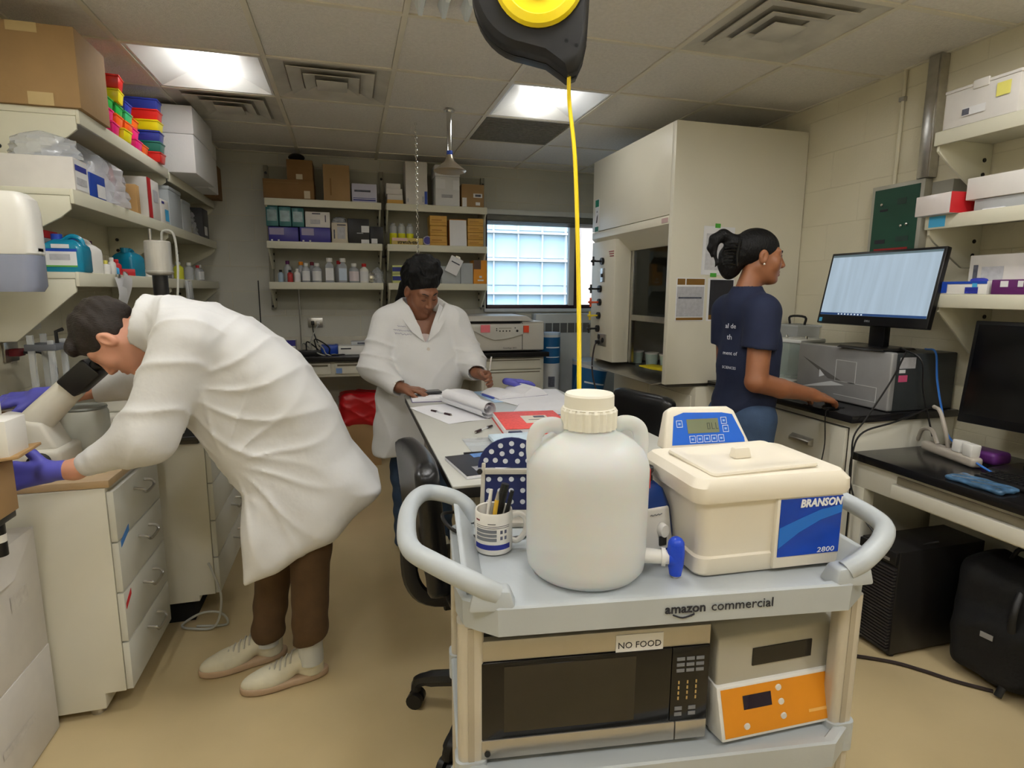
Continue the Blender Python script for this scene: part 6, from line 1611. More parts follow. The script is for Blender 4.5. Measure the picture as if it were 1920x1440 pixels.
for (x0, n_, side) in ((.665,3,'left'), (.985,4,'right')):
    w_ = .143 if side == 'left' else .135
    h = .243/n_ if n_ == 3 else .232/n_
    for k in range(n_):
        nm = ('bottom','middle','top')[k] if n_ == 3 else ('bottom','second','third','top')[k]
        carton('%s gold box of the %s stack on the right middle shelf' % (nm, side), x0+.002*(k % 2), x0+w_, YS+.004*(k % 2), 5.1, ZM+h*k, ZM+h*(k+1)-.002, c_gold, [('y-',.05,.95,.30,.36,col('gold_dark',(168,120,44),.6),'band'), ('y-',.1,.7,.5,.6,MATS['gold_dark'],'print')], group='gold boxes on the right middle shelf')
carton('orange box hidden behind the blank white card', .835, .972, YS+.03, 5.1, ZM, 2.03, c_orange)
t = thing('blank_card', 'blank white card leaning on the orange box between gold stacks', 'card', (.905, YS+.012, ZM)); t.rotation_euler = (math.radians(-4),0,0); MB().box(-.072,.072,-.002,.002,0,.215).build('sheet', paper_m, t)
# bottom level bottles
gB = 'reagent bottles on the bottom back shelf'
clb = col('bottle_clear', (206,210,216), .1, alpha=.55, spec=.8); wb = white_m
for (lb, x, y, r, h, mm, cm_, lab) in (
    ('small clear bottle with black cap leftmost on the bottom back shelf',-.515,YS+.03,.022,.095,col('bottle_paleblue',(180,205,228),.1,alpha=.6),bolt_m,None),
    ('purple-capped bottle behind the black-capped ones',-.470,YS+.12,.030,.170,clb,MATS['cap_purple'],None),
    ('small bottle with red base and black cap',-.445,YS+.02,.022,.095,col('bottle_redbase',(190,60,60),.2,alpha=.8),bolt_m,None),
    ('small white bottle with white cap',-.392,YS+.03,.024,.105,wb,wb,labw),
    ('orange-capped bottle at the back of the row',-.370,YS+.14,.034,.165,clb,col('cap_orange',(236,140,20),.4),None),
    ('white-labelled bottle with pink mark',-.325,YS+.04,.032,.15,clb,wb,labw),
    ('maroon-capped bottle at the back of the row',-.285,YS+.15,.03,.165,clb,MATS['cap_maroon'],None),
    ('wide bottle with large white cap',-.243,YS+.05,.038,.152,clb,wb,labw),
    ('tall square media bottle with white cap and high label',-.145,YS+.05,.046,.195,clb,wb,labw),
    ('red-shouldered bottle behind the blue-labelled one',-.075,YS+.16,.034,.18,clb,c_red,None),
    ('blue-labelled square bottle with white cap',-.042,YS+.05,.046,.195,clb,wb,col('label_iceblue',(196,210,228),.6)),
    ('clear bottle with pink printed label',.045,YS+.05,.042,.155,clb,wb,col('label_blush',(226,214,218),.6)),
    ('white bottle with red cap near the foil',.125,YS+.05,.036,.155,wb,c_red,labw)):
    bottle(lb, x, y, ZB_, r, h, mm, cm_, lab, group=gB, square='square' in lb)
t = thing('foil_lump', 'crumpled silver foil at the end of the bottle row', 'foil', (.185, YS+.05, ZB_)); MB().sphere((0,0,.045), .034, 9, 7, (.9,.8,1.3)).build('foil', chrome_m, t, angle=5)
bag('clear bags crumpled at the right end of the bottle row', (.235,YS+.09,ZB_), (.055,.07,.13), 12)
for k in range(2):
    carton('%s blue and lime box left of the lab-coated woman\'s head' % ('lower','upper')[k], .352, .466, YS+.02, 5.1, ZB_+.074*k, ZB_+.074*(k+1)-.002, c_lime, [('y-',.0,.95,.30,.78,col('band_navy',(40,50,130),.5),'band')], group='blue and lime boxes')
carton('grey clear tray of papers right of the woman\'s head', .76, .92, YS+.01, 5.1, ZB_, 1.64, frost_m, lid=.01, name='tray', cat='tray')
carton('frosted drawer unit between the tray and the orange box', .925, 1.03, YS+.01, 5.1, ZB_, 1.67, frost_m, name='drawer_unit', cat='drawers')
carton('orange box with white mark by the window', 1.035, 1.15, YS+.005, 5.12, ZB_, 1.695, c_orange, [('y-',.0,.55,.62,1.0,col('label_umber',(90,66,50),.5),'panel'), ('y-',.3,.75,.12,.18,labw,'print'), ('y-',.42,.62,.25,.34,labw,'mark')])
t = thing('hanging_tag', 'white printed tag hanging askew from the middle back shelf', 'tag', (.862, 4.925, 1.645)); t.rotation_euler = (0, math.radians(26), 0); MB().box(-.055,.055,-.001,.001,-.07,.07).build('sheet', paper_m, t); MB().box(-.035,.04,-.0016,-.001,.02,.03).build('print', labk, t); MB().box(-.02,.02,-.004,.004,.068,.085).build('clip', steel_m, t)
# ================================================================== back bench goods
t = thing('centrifuge', 'grey white benchtop centrifuge with pink and orange notes on the back bench', 'centrifuge', (.90, 4.69, .926))
cfm = M('centrifuge_grey', (206,202,192), .4, var=.02); cfd = M('centrifuge_shade', (182,178,166), .45)
MB().box(0,.695,.01,.50,.012,.245).build('housing', cfm, t, bevel=.012, seg=3)
pf = [(0.004,.236),(.500,.236),(.500,.150)]+[(.500-.50*k/10, .150-.045*math.sin(PI*k/10)+(.0 if k < 5 else .08*(k-5)/5)) for k in range(1, 11)]
MB().prism(pf, 'y', -.006, .012).build('control_fascia', M('fascia_pale',(216,214,206),.35), t, bevel=.002)
MB().box(.498,.502,.006,.012,.02,.24).build('panel_seam', edge_m, t)
MB().hexa([(-.01,-.01,.262),(.60,-.01,.262),(.60,.50,.262),(-.01,.50,.262),(.03,.03,.305),(.54,.03,.305),(.54,.48,.305),(.03,.48,.305)]).build('lid', cfm, t, bevel=.008)
MB().box(0,.48,.002,.48,.243,.263).build('lid_gap', dark_m, t); MB().box(.50,.69,.012,.49,.243,.256).build('top_plate', cfm, t, bevel=.003)
for k in range(4): MB().cyl((.300+.028*k,-.006,.180), (.300+.028*k,-.010,.180), .006, n=10).build('button', bolt_m, t)
MB().box(.29,.40,-.0075,-.006,.198,.208).build('display', cfd, t); MB().cyl((.450,-.006,.18), (.450,-.010,.18), .010, n=12).build('dial', bolt_m, t)
for (x_, z_) in ((.272,.20), (.272,.185), (.432,.205)): MB().cyl((x_,-.006,z_), (x_,-.009,z_), .005, n=8).build('lamp', bolt_m, t)
text('name_print', 'Centrifuge 5810', ink_m, t, (.39,.0085,.035), (PI/2,0,0), .018)
nt_ = MB().box(.135,.215,-.012,-.0075,.170,.232).build('pink_note', M('note_pink',(246,130,140),.6), t); MB().box(.508,.555,-.0005,.0095,.165,.222).build('orange_sticker', M('sticker_orange',(240,84,50),.6), t)
drum_w = M('drum_white', (214,216,218), .5); drum_b = M('drum_blue', (24,96,150), .45)
def drum(label, loc, r, h, rot=(0,0,0)):
    t = thing('fibre_drum', label, 'drum', loc, 0, 'blue and white drums by the radiator'); t.rotation_euler = rot
    MB().lathe([(.001,0),(r,0),(r,h),(.001,h)], n=28).build('wall', drum_w, t)
    MB().lathe([(r+.001,h*.52),(r+.0015,h*.52),(r+.0015,h*.96),(r+.001,h*.96)], n=28, cap=False).build('blue_sleeve', drum_b, t)
    MB().lathe([(r*1.02,h),(r*1.02,h+.02),(.001,h+.022)], n=28).build('lid', M('drum_lid',(190,210,228),.4), t)
    for (z0, z1) in ((h*.78,h*.80), (h*.62,h*.635)):
        m = MB(); A = [math.radians(-135+90*i/8) for i in range(9)]
        m.loft([[((r+.0022)*math.cos(a), (r+.0022)*math.sin(a), z) for a in A] for z in (z0, z1)], cap=False, closed=False); m.build('printed_rule', inkw_m, t)
    m = MB(); A = [math.radians(-120+40*i/6) for i in range(7)]
    m.loft([[((r+.0012)*math.cos(a), (r+.0012)*math.sin(a), z) for a in A] for z in (h*.12, h*.30)], cap=False, closed=False); m.build('barcode_label', labk, t)
    return t
drum('lower white and blue drum of the stack beside the centrifuge', (1.735, 4.93, 0), .085, .50)
drum('upper white and blue drum of the stack beside the centrifuge', (1.735, 4.93, .523), .085, .53)
drum('tilted white and blue drum near the fume hood', (1.93, 4.72, .10), .13, .70, (math.radians(0), math.radians(11), 0))
drum('upright white and blue drum behind the tilted one', (2.10, 4.98, 0), .12, .80)
t = thing('waste_bin', 'cardboard waste bin with red bag under the back bench', 'bin', (.06, 4.90, 0))
MB().box(-.15,.15,-.13,.13,0,.36).build('carton', cardb_m, t, bevel=.004)
def redbag(P):
    q = P-V3((.0,0,.47)); d = rbox(q, (0,0,0), (.165,.145,.13), .05)
    return d - .012*ridges(16*P[:,0]+22*P[:,2]+3*np.sin(9*P[:,1]))**2 - .008*ridges(30*P[:,2]-9*P[:,0])**2
np_object('red_liner', [sdf_mesh(redbag, (-.23,-.21,.30), (.23,.21,.65), .011)], M('bag_red',(186,22,30),.3,var=.1,scale=8), t)
t = thing('power_outlet', 'steel wall outlet with plugs on the back wall', 'outlet', (-.286, YB-.006, 1.16)); MB().box(-.06,.06,-.008,0,-.04,.04).build('plate', steel_m, t, bevel=.002); MB().box(-.035,-.01,-.03,-.008,-.02,.015).build('plug', bolt_m, t, bevel=.003); MB().box(.012,.036,-.03,-.008,-.018,.016).build('plug', white_m, t, bevel=.003)
MB().tube(smooth_path([(-.022,-.03,-.01), (-.02,-.06,-.06), (.0,-.07,-.13), (.03,-.10,-.20)], 5), .005, 6).build('cord', bolt_m, t); MB().tube(smooth_path([(.024,-.03,-.01), (.005,-.06,-.05), (-.03,-.09,-.12), (-.06,-.12,-.205)], 5), .005, 6).build('cord', M('cable_grey',(0,0,0)), t)
t = thing('top_loading_scale', 'white flat scale with display on the back bench', 'scale', (.05, 4.86, .926)); MB().box(-.15,.15,-.09,.09,.0,.07).build('housing', white_m, t, bevel=.006); MB().box(-.05,.12,-.02,.08,.07,.10).build('display_head', M('scale_grey',(190,194,194),.4), t, bevel=.006); MB().box(.0,.06,-.0215,-.019,.078,.092).build('display', labk, t); MB().box(-.13,-.05,-.0915,-.089,.045,.055).build('slot', ink_m, t); MB().box(.06,.11,-.0915,-.089,.045,.055).build('slot', ink_m, t)
carton('blue plastic pouch on the back bench', -.235, -.10, 4.83, 4.98, .926, 1.0, c_blue, [('top',.2,.8,.3,.7,chrome_m,'clip')], bevel=.01)
carton('violet and white wipe box on the back bench', -.56, -.42, 4.83, 4.95, .926, 1.045, c_white, [('y-',0,1,.62,1,c_violet,'band')])
t = thing('power_strip', 'black power strip with tangled cords on the back bench', 'power strip', (-.32, 4.80, .926)); MB().box(-.09,.09,-.03,.03,0,.04).build('strip', bolt_m, t, bevel=.005)
for k in range(4): MB().tube(smooth_path([(-.06+.04*k,0,.04), (-.04+.03*k,-.03,.10+.01*k), (.0+.05*k,.02,.06), (.10+.02*k,-.05,.006), (.20+.03*k,-.02,.006)], 5), .005, 6).build('cord', bolt_m if k % 2 else M('cable_grey',(0,0,0)), t)
t = thing('clamp_rod', 'thin steel rod standing on the back bench', 'rod', (-.40, 5.12, .926)); MB().cyl((0,0,0), (0,0,.55), .006, n=8).build('rod', steel_m, t); MB().box(-.05,.05,-.04,.04,0,.012).build('foot', bolt_m, t, bevel=.002)
t = thing('wall_conduit', 'thin vertical wire on the back wall left of the shelves', 'wire', (-.72, YB-.012, .93)); MB().cyl((0,0,0), (0,0,.58), .004, n=6).build('wire', bolt_m, t)
# ================================================================== safety shower, pull chain
t = thing('safety_shower', 'chrome emergency shower head hanging from the ceiling', 'shower', (.629, 3.717, 0))
MB().cyl((0,0,2.27), (0,0,CEIL-.004), .017, n=14).build('pipe', chrome_m, t); MB().cyl((0,0,2.262), (0,0,2.285), .0185, n=14).build('blue_collar', c_blue, t)
shm = M('shower_steel',(186,176,156),.28,metal=.75,var=.08)
MB().lathe([(.001,2.262),(.018,2.262),(.022,2.245),(.030,2.225),(.055,2.205),(.082,2.182),(.096,2.172),(.102,2.168),(.096,2.162),(.082,2.158),(.001,2.160)], n=32).build('bell', shm, t, angle=60)
MB().lathe([(.035,CEIL-.012),(.035,CEIL-.004),(.001,CEIL-.004)], n=20).build('escutcheon', chrome_m, t)
t = thing('pull_chain', 'hanging pull chain with a wire ring behind the lab-coated woman', 'chain', (.462, 4.05, 0))
lk = MB(); lk.tube([(.007*math.cos(2*PI*i/8), 0, .012*math.sin(2*PI*i/8)) for i in range(8)], .0022, 5, closed=True); lk = lk.mesh('link', chrome_m)
for k in range(44): part(lk, 'link', t, (0, 0, CEIL-.015-.0195*k), (0, 0, PI/2*(k % 2)))
rg = MB(); rg.tube(smooth_path([(0,0,1.665), (-.075,0,1.62), (-.09,0,1.53), (0,0,1.50), (.09,0,1.53), (.075,0,1.62), (0,0,1.665)], 5), .0035, 6); rg.build('pull_ring', chrome_m, t)
# hanging fins above, at the edge of the ceiling light
t = thing('light_louvre', 'row of pale translucent fins hanging from the ceiling behind the reel', 'louvre', (.385, 2.375, CEIL-.002))
for k in range(3): MB().hexa([(-.09+.09*k,-.05,-.035),(-.075+.09*k,-.05,-.035),(-.075+.09*k,.05,-.05),(-.09+.09*k,.05,-.05),(-.105+.09*k,-.06,0),(-.06+.09*k,-.06,0),(-.06+.09*k,.06,0),(-.105+.09*k,.06,0)]).build('fin', M('fin_pale',(214,224,232),.2), t)
# ================================================================== right wall
t = thing('control_panel', 'green alarm panel in a steel frame on the right wall', 'panel', (XR, 2.375, 1.80))
MB().box(-.05,-.004,-.145,.145,-.20,.175).build('frame', M('panel_frame',(186,184,172),.4,metal=.3), t, bevel=.003)
MB().box(-.0525,-.05,-.125,.125,-.185,.155).build('face', M('panel_green',(28,74,58),.4), t, smooth=False)
for (y_, z_) in ((.075,.08), (-.045,-.035), (-.075,-.03)): MB().sphere((-.056,y_,z_), .008, 10, 6).build('screw', chrome_m, t)
for (y0, y1, z0, z1, mm) in ((.04,.085,.045,.056,ink_m), (-.06,-.01,.07,.10,M('print_dim',(44,66,60),.6,var=.3)), (.04,.10,-.115,-.095,ink_m), (-.09,-.02,-.11,-.085,MATS['print_dim']), (-.09,.10,-.165,-.14,M('panel_red',(150,36,36),.5))): MB().box(-.054,-.0522,y0,y1,z0,z1).build('print', mm, t, smooth=False)
t = thing('cable_duct', 'brushed steel vertical duct above the green panel', 'duct', (XR, 2.245, 1.976)); MB().box(-.055,-.004,-.032,.032,0,CEIL-1.976-.005).build('cover', steel_m, t, bevel=.003); MB().box(-.06,-.056,-.026,.026,.0,CEIL-1.99).build('face_strip', steel_m, t, bevel=.001)
t = thing('wall_pipe', 'thin painted pipe running down the right wall to the panel', 'pipe', (XR-.014, 2.43, 1.976)); MB().cyl((0,0,0), (0,0,CEIL-1.976-.005), .009, n=10).build('pipe', wall_m, t); MB().box(-.012,.01,-.014,.014,.4,.42).build('clamp', steel_m, t)
t = thing('junction_box', 'grey junction box on the right wall beside the top bracket', 'junction box', (XR, 2.11, 1.86)); MB().box(-.09,-.004,-.05,.05,-.08,.08).build('box', M('junction_grey',(150,148,138),.5), t, bevel=.003); MB().cyl((-.09,0,0), (-.094,0,0), .008, n=8).build('screw', steel_m, t)
# shelves
X_ = 2.382
t = carton('white archive box with yellow note on the top right shelf', X_, 2.67, 1.675, 1.955, 2.096, 2.245, c_white, [('x-',.10,.28,.48,.80,M('note_yellow',(236,228,120),.6),'sticky_note'), ('x-',.40,.72,.22,.42,labw), ('x-',.62,.72,.24,.40,labk,'print')], lid=.012)
MB().box(-.150,-.14,-.03,.03,.125,.158).build('flap_tab', c_white, t, bevel=.003)
carton('white box with red end lying askew on the middle right shelf', 2.345, 2.62, 1.835, 2.00, 1.756, 1.838, col('carton_glossy',(222,214,210),.2), [('y-',0,1,0,1,c_red,'red_end')], rz=-.10)
carton('grey white box resting behind the red-ended box', 2.40, 2.66, 1.62, 1.80, 1.756, 1.80, c_grey)
carton('pale box stacked on the grey one on the middle right shelf', 2.39, 2.66, 1.61, 1.83, 1.801, 1.885, c_white, [('y-',.4,.7,.3,.6,labg,'print')])
bottle('small white bottle with purple cap on the middle right shelf', 2.43, 1.585, 1.756, .018, .085, white_m, MATS['cap_purple'])
carton('folded white note on the edge of the middle right shelf', 2.39, 2.44, 1.68, 1.76, 1.756, 1.76, paper_m, name='folded_note', cat='paper')
t = bpy.data.objects.get('wall_shelf.006')
carton('wide white carton on the bottom right shelf', 2.50, 2.67, 1.60, 1.862, 1.431, 1.590, c_white, [('x-',.86,.93,.3,.75,labk,'print'), ('x-',.48,.80,.35,.70,labg,'print'), ('x-',.0,1.0,.0,.22,labw,'band')])
t = carton('white and blue nitrile glove box on the bottom right shelf', 2.386, 2.495, 1.70, 1.895, 1.431, 1.482, white_m, [('x-',0,1,.80,1,c_blue,'band'), ('x-',.80,1,.1,.9,c_blue,'corner'), ('x-',.16,.42,.06,.55,M('glove_print',(40,50,150),.5),'hand_print'), ('x-',.18,.28,.55,.85,labsky,'badge')], name='glove_box', bevel=.003)
un_ = t; MB().sphere((-.02,-.04,.055), .022, 8, 6, (1,1.6,.5)).build('glove_tip', M('glove_blue',(44,54,160),.5), t)
t = carton('purple glove box at the right edge of the bottom right shelf', 2.386, 2.495, 1.45, 1.685, 1.431, 1.487, M('box_purple',(98,40,100),.4), [('x-',.74,.86,.5,.9,labw,'badge'), ('x-',.52,.60,.5,.9,labw,'badge'), ('x-',.26,.38,.55,.85,labw,'badge')], name='glove_box', bevel=.003)
carton('white carton with red edge above the purple glove box', 2.50, 2.67, 1.38, 1.595, 1.431, 1.60, c_white, [('x-',.94,1,0,1,c_red,'red_edge')])
carton('amber box deep on the bottom right shelf', 2.58, 2.67, 1.45, 1.60, 1.602, 1.66, c_orange)
sh = [o for o in bpy.data.objects if o.get('label') == 'middle right wall shelf with a blue label on its edge'][0]
MB().box(-.3215,-.3202,1.145,1.215,.008,.052).build('edge_label', labsky, sh, smooth=False)
# ---- silver instrument, monitor
ins = thing('bench_instrument', 'silver-fronted dark instrument under the monitor', 'instrument', (2.30, 2.0, .906))
sil = M('instrument_silver', (150,150,150), .35, metal=.2, var=.08); ind = M('instrument_dark', (50,54,56), .4)
MB().box(.03,.385,.0,.55,.0,.262).build('case', ind, ins, bevel=.006)
MB().box(0,.032,-.004,.554,.002,.268).build('front', sil, ins, bevel=.008, seg=3)
lnm = M('outline_pale',(210,212,212),.4,var=0)
for (y0, y1, z0, z1) in ((.18,.30,.203,.205),(.18,.182,.10,.205),(.18,.30,.10,.102),(.298,.30,.10,.205),(.06,.22,.10,.102),(.06,.062,.035,.10),(.06,.30,.033,.035)): MB().box(-.0012,.0002,y0,y1,z0,z1).build('outline', lnm, ins, smooth=False)
MB().add([(-.001,.52,.20),(-.001,.25,.10),(-.001,.34,.105)], [(0,1,2)]).build('crease', M('crease_dark',(96,94,92),.5), ins, smooth=False)
MB().add([(-.0012,.54,.035),(-.0012,.24,.085),(-.0012,.32,.095)], [(0,1,2)]).build('crease', lnm, ins, smooth=False)
MB().add([(-.0012,.40,.105),(-.0012,.40,.145),(-.0012,.365,.118)], [(0,1,2)]).build('arrow_mark', inkw_m, ins, smooth=False)
MB().box(.05,.14,-.001,.0,.195,.245).build('paper_label', labg, ins, smooth=False); MB().box(.05,.085,-.001,.0,.175,.190).build('small_label', labw, ins, smooth=False); MB().box(.05,.10,-.001,.0,.135,.165).build('pink_label', M('label_magenta',(200,80,120),.5), ins, smooth=False)
mo = thing('monitor', 'black computer monitor showing a pale spreadsheet on the instrument', 'monitor', (2.40, 2.165, 1.175), math.radians(3))
bez = M('bezel_black', (16,16,18), .3)
scr = bpy.data.materials.new('screen_glow'); scr.use_nodes = True; MATS['screen_glow'] = scr
nt = scr.node_tree; bs = nt.nodes['Principled BSDF']; bs.inputs['Base Color'].default_value = (.02,.02,.02,1); bs.inputs['Roughness'].default_value = .25
tcx = nt.nodes.new('ShaderNodeTexCoord'); sx_ = nt.nodes.new('ShaderNodeSeparateXYZ'); nt.links.new(tcx.outputs['Object'], sx_.inputs[0])
wv_ = nt.nodes.new('ShaderNodeTexNoise'); mpp = nt.nodes.new('ShaderNodeMapping'); mpp.inputs['Scale'].default_value = (1,28,2); nt.links.new(tcx.outputs['Object'], mpp.inputs[0]); nt.links.new(mpp.outputs[0], wv_.inputs['Vector']); wv_.inputs['Scale'].default_value = 1.0
rmp = nt.nodes.new('ShaderNodeValToRGB'); rmp.color_ramp.elements[0].position = .25; rmp.color_ramp.elements[0].color = (.40,.51,.60,1); rmp.color_ramp.elements[1].position = .75; rmp.color_ramp.elements[1].color = (.50,.63,.75,1)
nt.links.new(wv_.outputs['Fac'], rmp.inputs[0]); nt.links.new(rmp.outputs[0], bs.inputs['Emission Color']); bs.inputs['Emission Strength'].default_value = 1.1
pan = struct('screen_panel', mo); pan.location = (-.055, 0, .285); pan.rotation_euler = (0, math.radians(11), 0)
MB().box(0,.028,-.285,.285,-.178,.172).build('bezel', bez, pan, bevel=.004)
MB().box(-.0012,.0005,-.272,.272,-.135,.160).build('screen', scr, pan, smooth=False)
MB().box(-.0018,-.001,-.272,.272,-.135,-.124).build('taskbar', M('taskbar_navy',(40,70,120),.3,emit=.35), pan, smooth=False)
for k in range(8): MB().box(-.0024,-.0017,.16-.018*k,.168-.018*k,-.133,-.127).build('task_icon', M('icon_pale',(210,225,240),.3,emit=.6), pan, smooth=False)
MB().box(-.0018,-.001,-.272,.272,.150,.160).build('title_bar', M('titlebar',(90,110,120),.3,emit=.35), pan, smooth=False)
text('bezel_logo', 'DELL', inkg_m, pan, (-.001,-.0,-.158), (PI/2,0,-PI/2), .014)
MB().box(-.001,.0,.255,.272,-.170,-.150).build('energy_sticker', labsky, pan, smooth=False)
MB().box(-.02,.02,-.04,.04,.01,.25).build('neck', bez, mo, bevel=.006)
MB().frustum((-.12,.09,-.125,.125), (-.11,.08,-.115,.115), 0, .012).build('foot', bez, mo, bevel=.003)
# ---- balances
def balance(label, x, y, rz, s=1.0, tall=True):
    t = thing('analytical_balance', label, 'balance', (x, y, .906), rz)
    wm = M('balance_white',(218,220,216),.35); gl = M('balance_glass',(196,212,204),.06,alpha=.30,spec=.8,var=.05)
    MB().box(-.17*s,.13*s,-.10*s,.10*s,.0,.055*s).build('base', wm, t, bevel=.008)
    MB().box(-.171*s,-.165*s,-.07*s,.07*s,.012*s,.04*s).build('display', M('display_slate',(90,96,92),.3), t)
    for (a, b, c, d) in ((-.085,.085,-.098,-.094), (-.085,.085,.094,.098), (-.089,-.085,-.098,.098)): MB().box(a*s,b*s,c*s,d*s,.056*s,.255*s).build('glass_pane', gl, t, smooth=False)
    MB().box(.085*s,.125*s,-.10*s,.10*s,.055*s,.275*s).build('rear_column', M('balance_grey',(172,174,170),.35), t, bevel=.005)
    MB().box(-.095*s,.125*s,-.102*s,.102*s,.255*s,.272*s).build('top_frame', wm, t, bevel=.004)
    MB().cyl((0,0,.055*s), (0,0,.066*s), .045*s, n=20).build('pan', steel_m, t)
    for yy in (-.06,.06): MB().cyl((.01*s,yy*s,.272*s), (.01*s,yy*s,.29*s), .008*s, n=10).build('door_knob', chrome_m, t)
    return t
balance('glass-walled analytical balance between the woman and the instrument', 2.42, 2.72, math.radians(14), 1.0)
t = thing('desiccator', 'clear box with black carrying handle behind the balance', 'desiccator', (2.61, 2.93, .906)); MB().box(-.08,.08,-.10,.10,0,.34).build('chamber', clear_m, t, bevel=.006); MB().tube(smooth_path([(0,-.06,.34), (0,-.06,.385), (0,.06,.385), (0,.06,.34)], 4), .007, 8).build('handle', bolt_m, t); MB().box(-.085,.085,-.105,.105,.33,.34).build('lid', clear_m, t)
t = thing('top_loading_balance', 'round-shielded balance at the fume hood end of the right bench', 'balance', (2.36, 2.93, .906)); MB().box(-.16,.09,-.08,.08,.0,.05).build('base', white_m, t, bevel=.012); MB().lathe([(.072,.05),(.072,.155),(.070,.155),(.070,.05)], n=28, cap=False).build('glass_shield', M('balance_glass',(0,0,0)), t); MB().lathe([(.001,.155),(.076,.155),(.076,.160),(.001,.162)], n=28).build('shield_lid', M('lid_sea',(150,190,180),.2,alpha=.7), t); MB().tube(smooth_path([(-.03,0,.162), (-.03,0,.195), (.03,0,.195), (.03,0,.162)], 4), .008, 8).build('lid_handle', chrome_m, t); MB().cyl((0,0,.05), (0,0,.058), .05, n=20).build('pan', steel_m, t)
carton('crumpled ivory wipe box in front of the round-shielded balance', 2.105, 2.195, 2.83, 2.93, .906, .99, c_cream, rz=.3)
t = thing('mouse_cable', 'thin black cable hanging over the bench edge by the drawer', 'cable', (0,0,0)); MB().tube(smooth_path([(2.20,2.13,.909), (2.09,2.11,.909), (2.072,2.105,.87), (2.078,2.10,.75), (2.075,2.11,.62), (2.08,2.10,.50)], 5), .0028, 6).build('cable', bolt_m, t)
t = thing('mouse', 'black computer mouse under the woman\'s hand', 'mouse', (2.12, 2.13, .906)); MB().sphere((0,0,.008), .03, 12, 8, (1.5,1,.6)).build('shell', bolt_m, t); MB().cyl((.02,0,.024), (.03,0,.024), .004, n=8).build('wheel', blackp_m, t)
# ---- desk: dark monitor, keyboard, power strip, cables
t = thing('monitor', 'switched-off black monitor at the right edge on the low desk', 'monitor', (2.50, 1.49, .753), math.radians(6)); 
MB().box(-.03,.03,-.05,.05,.01,.25).build('neck', bez, t, bevel=.005); MB().frustum((-.12,.10,-.13,.13), (-.11,.09,-.12,.12), 0, .012).build('foot', bez, t, bevel=.003)
p = struct('screen_panel', t); p.location = (-.05,0,.36); p.rotation_euler = (0, math.radians(6), 0)
MB().box(0,.035,-.30,.28,-.20,.215).build('bezel', bez, p, bevel=.005); MB().box(-.001,.0005,-.285,.265,-.165,.20).build('screen', M('screen_off',(8,8,9),.12), p, smooth=False)
t = thing('keyboard', 'black keyboard in front of the dark monitor', 'keyboard', (2.29, 1.32, .753)); MB().box(-.07,.07,-.22,.22,0,.018).build('tray', bolt_m, t, bevel=.004)
ky = MB().box(-.0075,.0075,-.0085,.0085,0,.006).mesh('key', blackp_m, smooth=False)
for r in range(5):
    for c in range(20): part(ky, 'key', t, (-.048+.024*r, -.20+.021*c, .018))
t = thing('power_strip', 'beige power strip with plugs on the low desk', 'power strip', (2.40, 1.78, .754), math.radians(75)); psm = M('strip_beige',(176,168,156),.5); MB().box(-.16,.13,-.024,.024,.0,.04).build('strip', psm, t, bevel=.012, seg=3)
for (x_, z_, r_) in ((-.120,.038,0), (-.062,.038,.12)): q = MB().frustum((-.022,.022,-.02,.02), (-.026,.026,-.02,.02), 0, .05).build('plug', white_m, t, bevel=.005); place(q, (x_,0,z_), (r_,.3*r_,0))
MB().tube(smooth_path([(.06,0,.04), (.10,.0,.09), (.17,-.01,.08), (.22,-.03,.02)], 5), .009, 8).build('cord', psm, t); MB().tube(smooth_path([(0,0,.04), (-.01,.03,.12), (.03,.03,.19), (.08,.02,.20)], 5), .008, 8).build('cord', psm, t)
t = thing('network_cable', 'blue network cable drooping across the low desk', 'cable', (0,0,0)); MB().tube(smooth_path([(2.56,2.06,1.180), (2.53,1.985,1.172), (2.52,1.955,1.05), (2.50,1.90,.92), (2.47,1.84,.83), (2.42,1.74,.80), (2.34,1.60,.772), (2.26,1.40,.763), (2.20,1.15,.76), (2.18,.9,.76)], 6), .0045, 6).build('cable', M('cable_blue',(50,110,190),.4), t)
t = thing('cable_bundle', 'black cables hanging from the instrument over the bench corner to the floor', 'cable', (0,0,0))
for k, pts in enumerate(([(2.36,1.985,1.18), (2.26,1.955,1.06), (2.14,1.95,.90), (2.075,1.945,.82), (2.072,1.94,.70), (2.076,1.935,.50), (2.07,1.93,.20), (2.05,1.92,.012)], [(2.50,1.95,.93), (2.28,1.93,.88), (2.12,1.94,.84), (2.068,1.935,.76), (2.066,1.93,.62), (2.085,1.86,.48), (2.12,1.74,.40), (2.2,1.62,.47)], [(2.40,2.05,1.19), (2.44,1.975,1.14), (2.46,1.965,1.0), (2.5,1.93,.80)])):
    MB().tube(smooth_path(pts, 6), .004, 6).build('cable', bolt_m, t)
t = thing('gel_pack_bag', 'clear blue foil packets on the low desk', 'packet', (2.16, 1.47, .753)); 
def pk(P): return rbox(P, (0,0,.008), (.05,.10,.008), .007) - .004*ridges(60*P[:,0]+40*P[:,1])**2
np_object('packet', [sdf_mesh(pk, (-.08,-.13,-.01), (.08,.13,.04), .006)], M('packet_blue',(70,104,136),.15,var=.5,scale=30), t)
t = thing('purple_pouch', 'violet pouch behind the power strip on the low desk', 'pouch', (2.50, 1.69, .753)); MB().box(-.05,.05,-.06,.08,0,.05).build('pouch', M('pouch_violet',(92,40,110),.4), t, bevel=.015, seg=3)
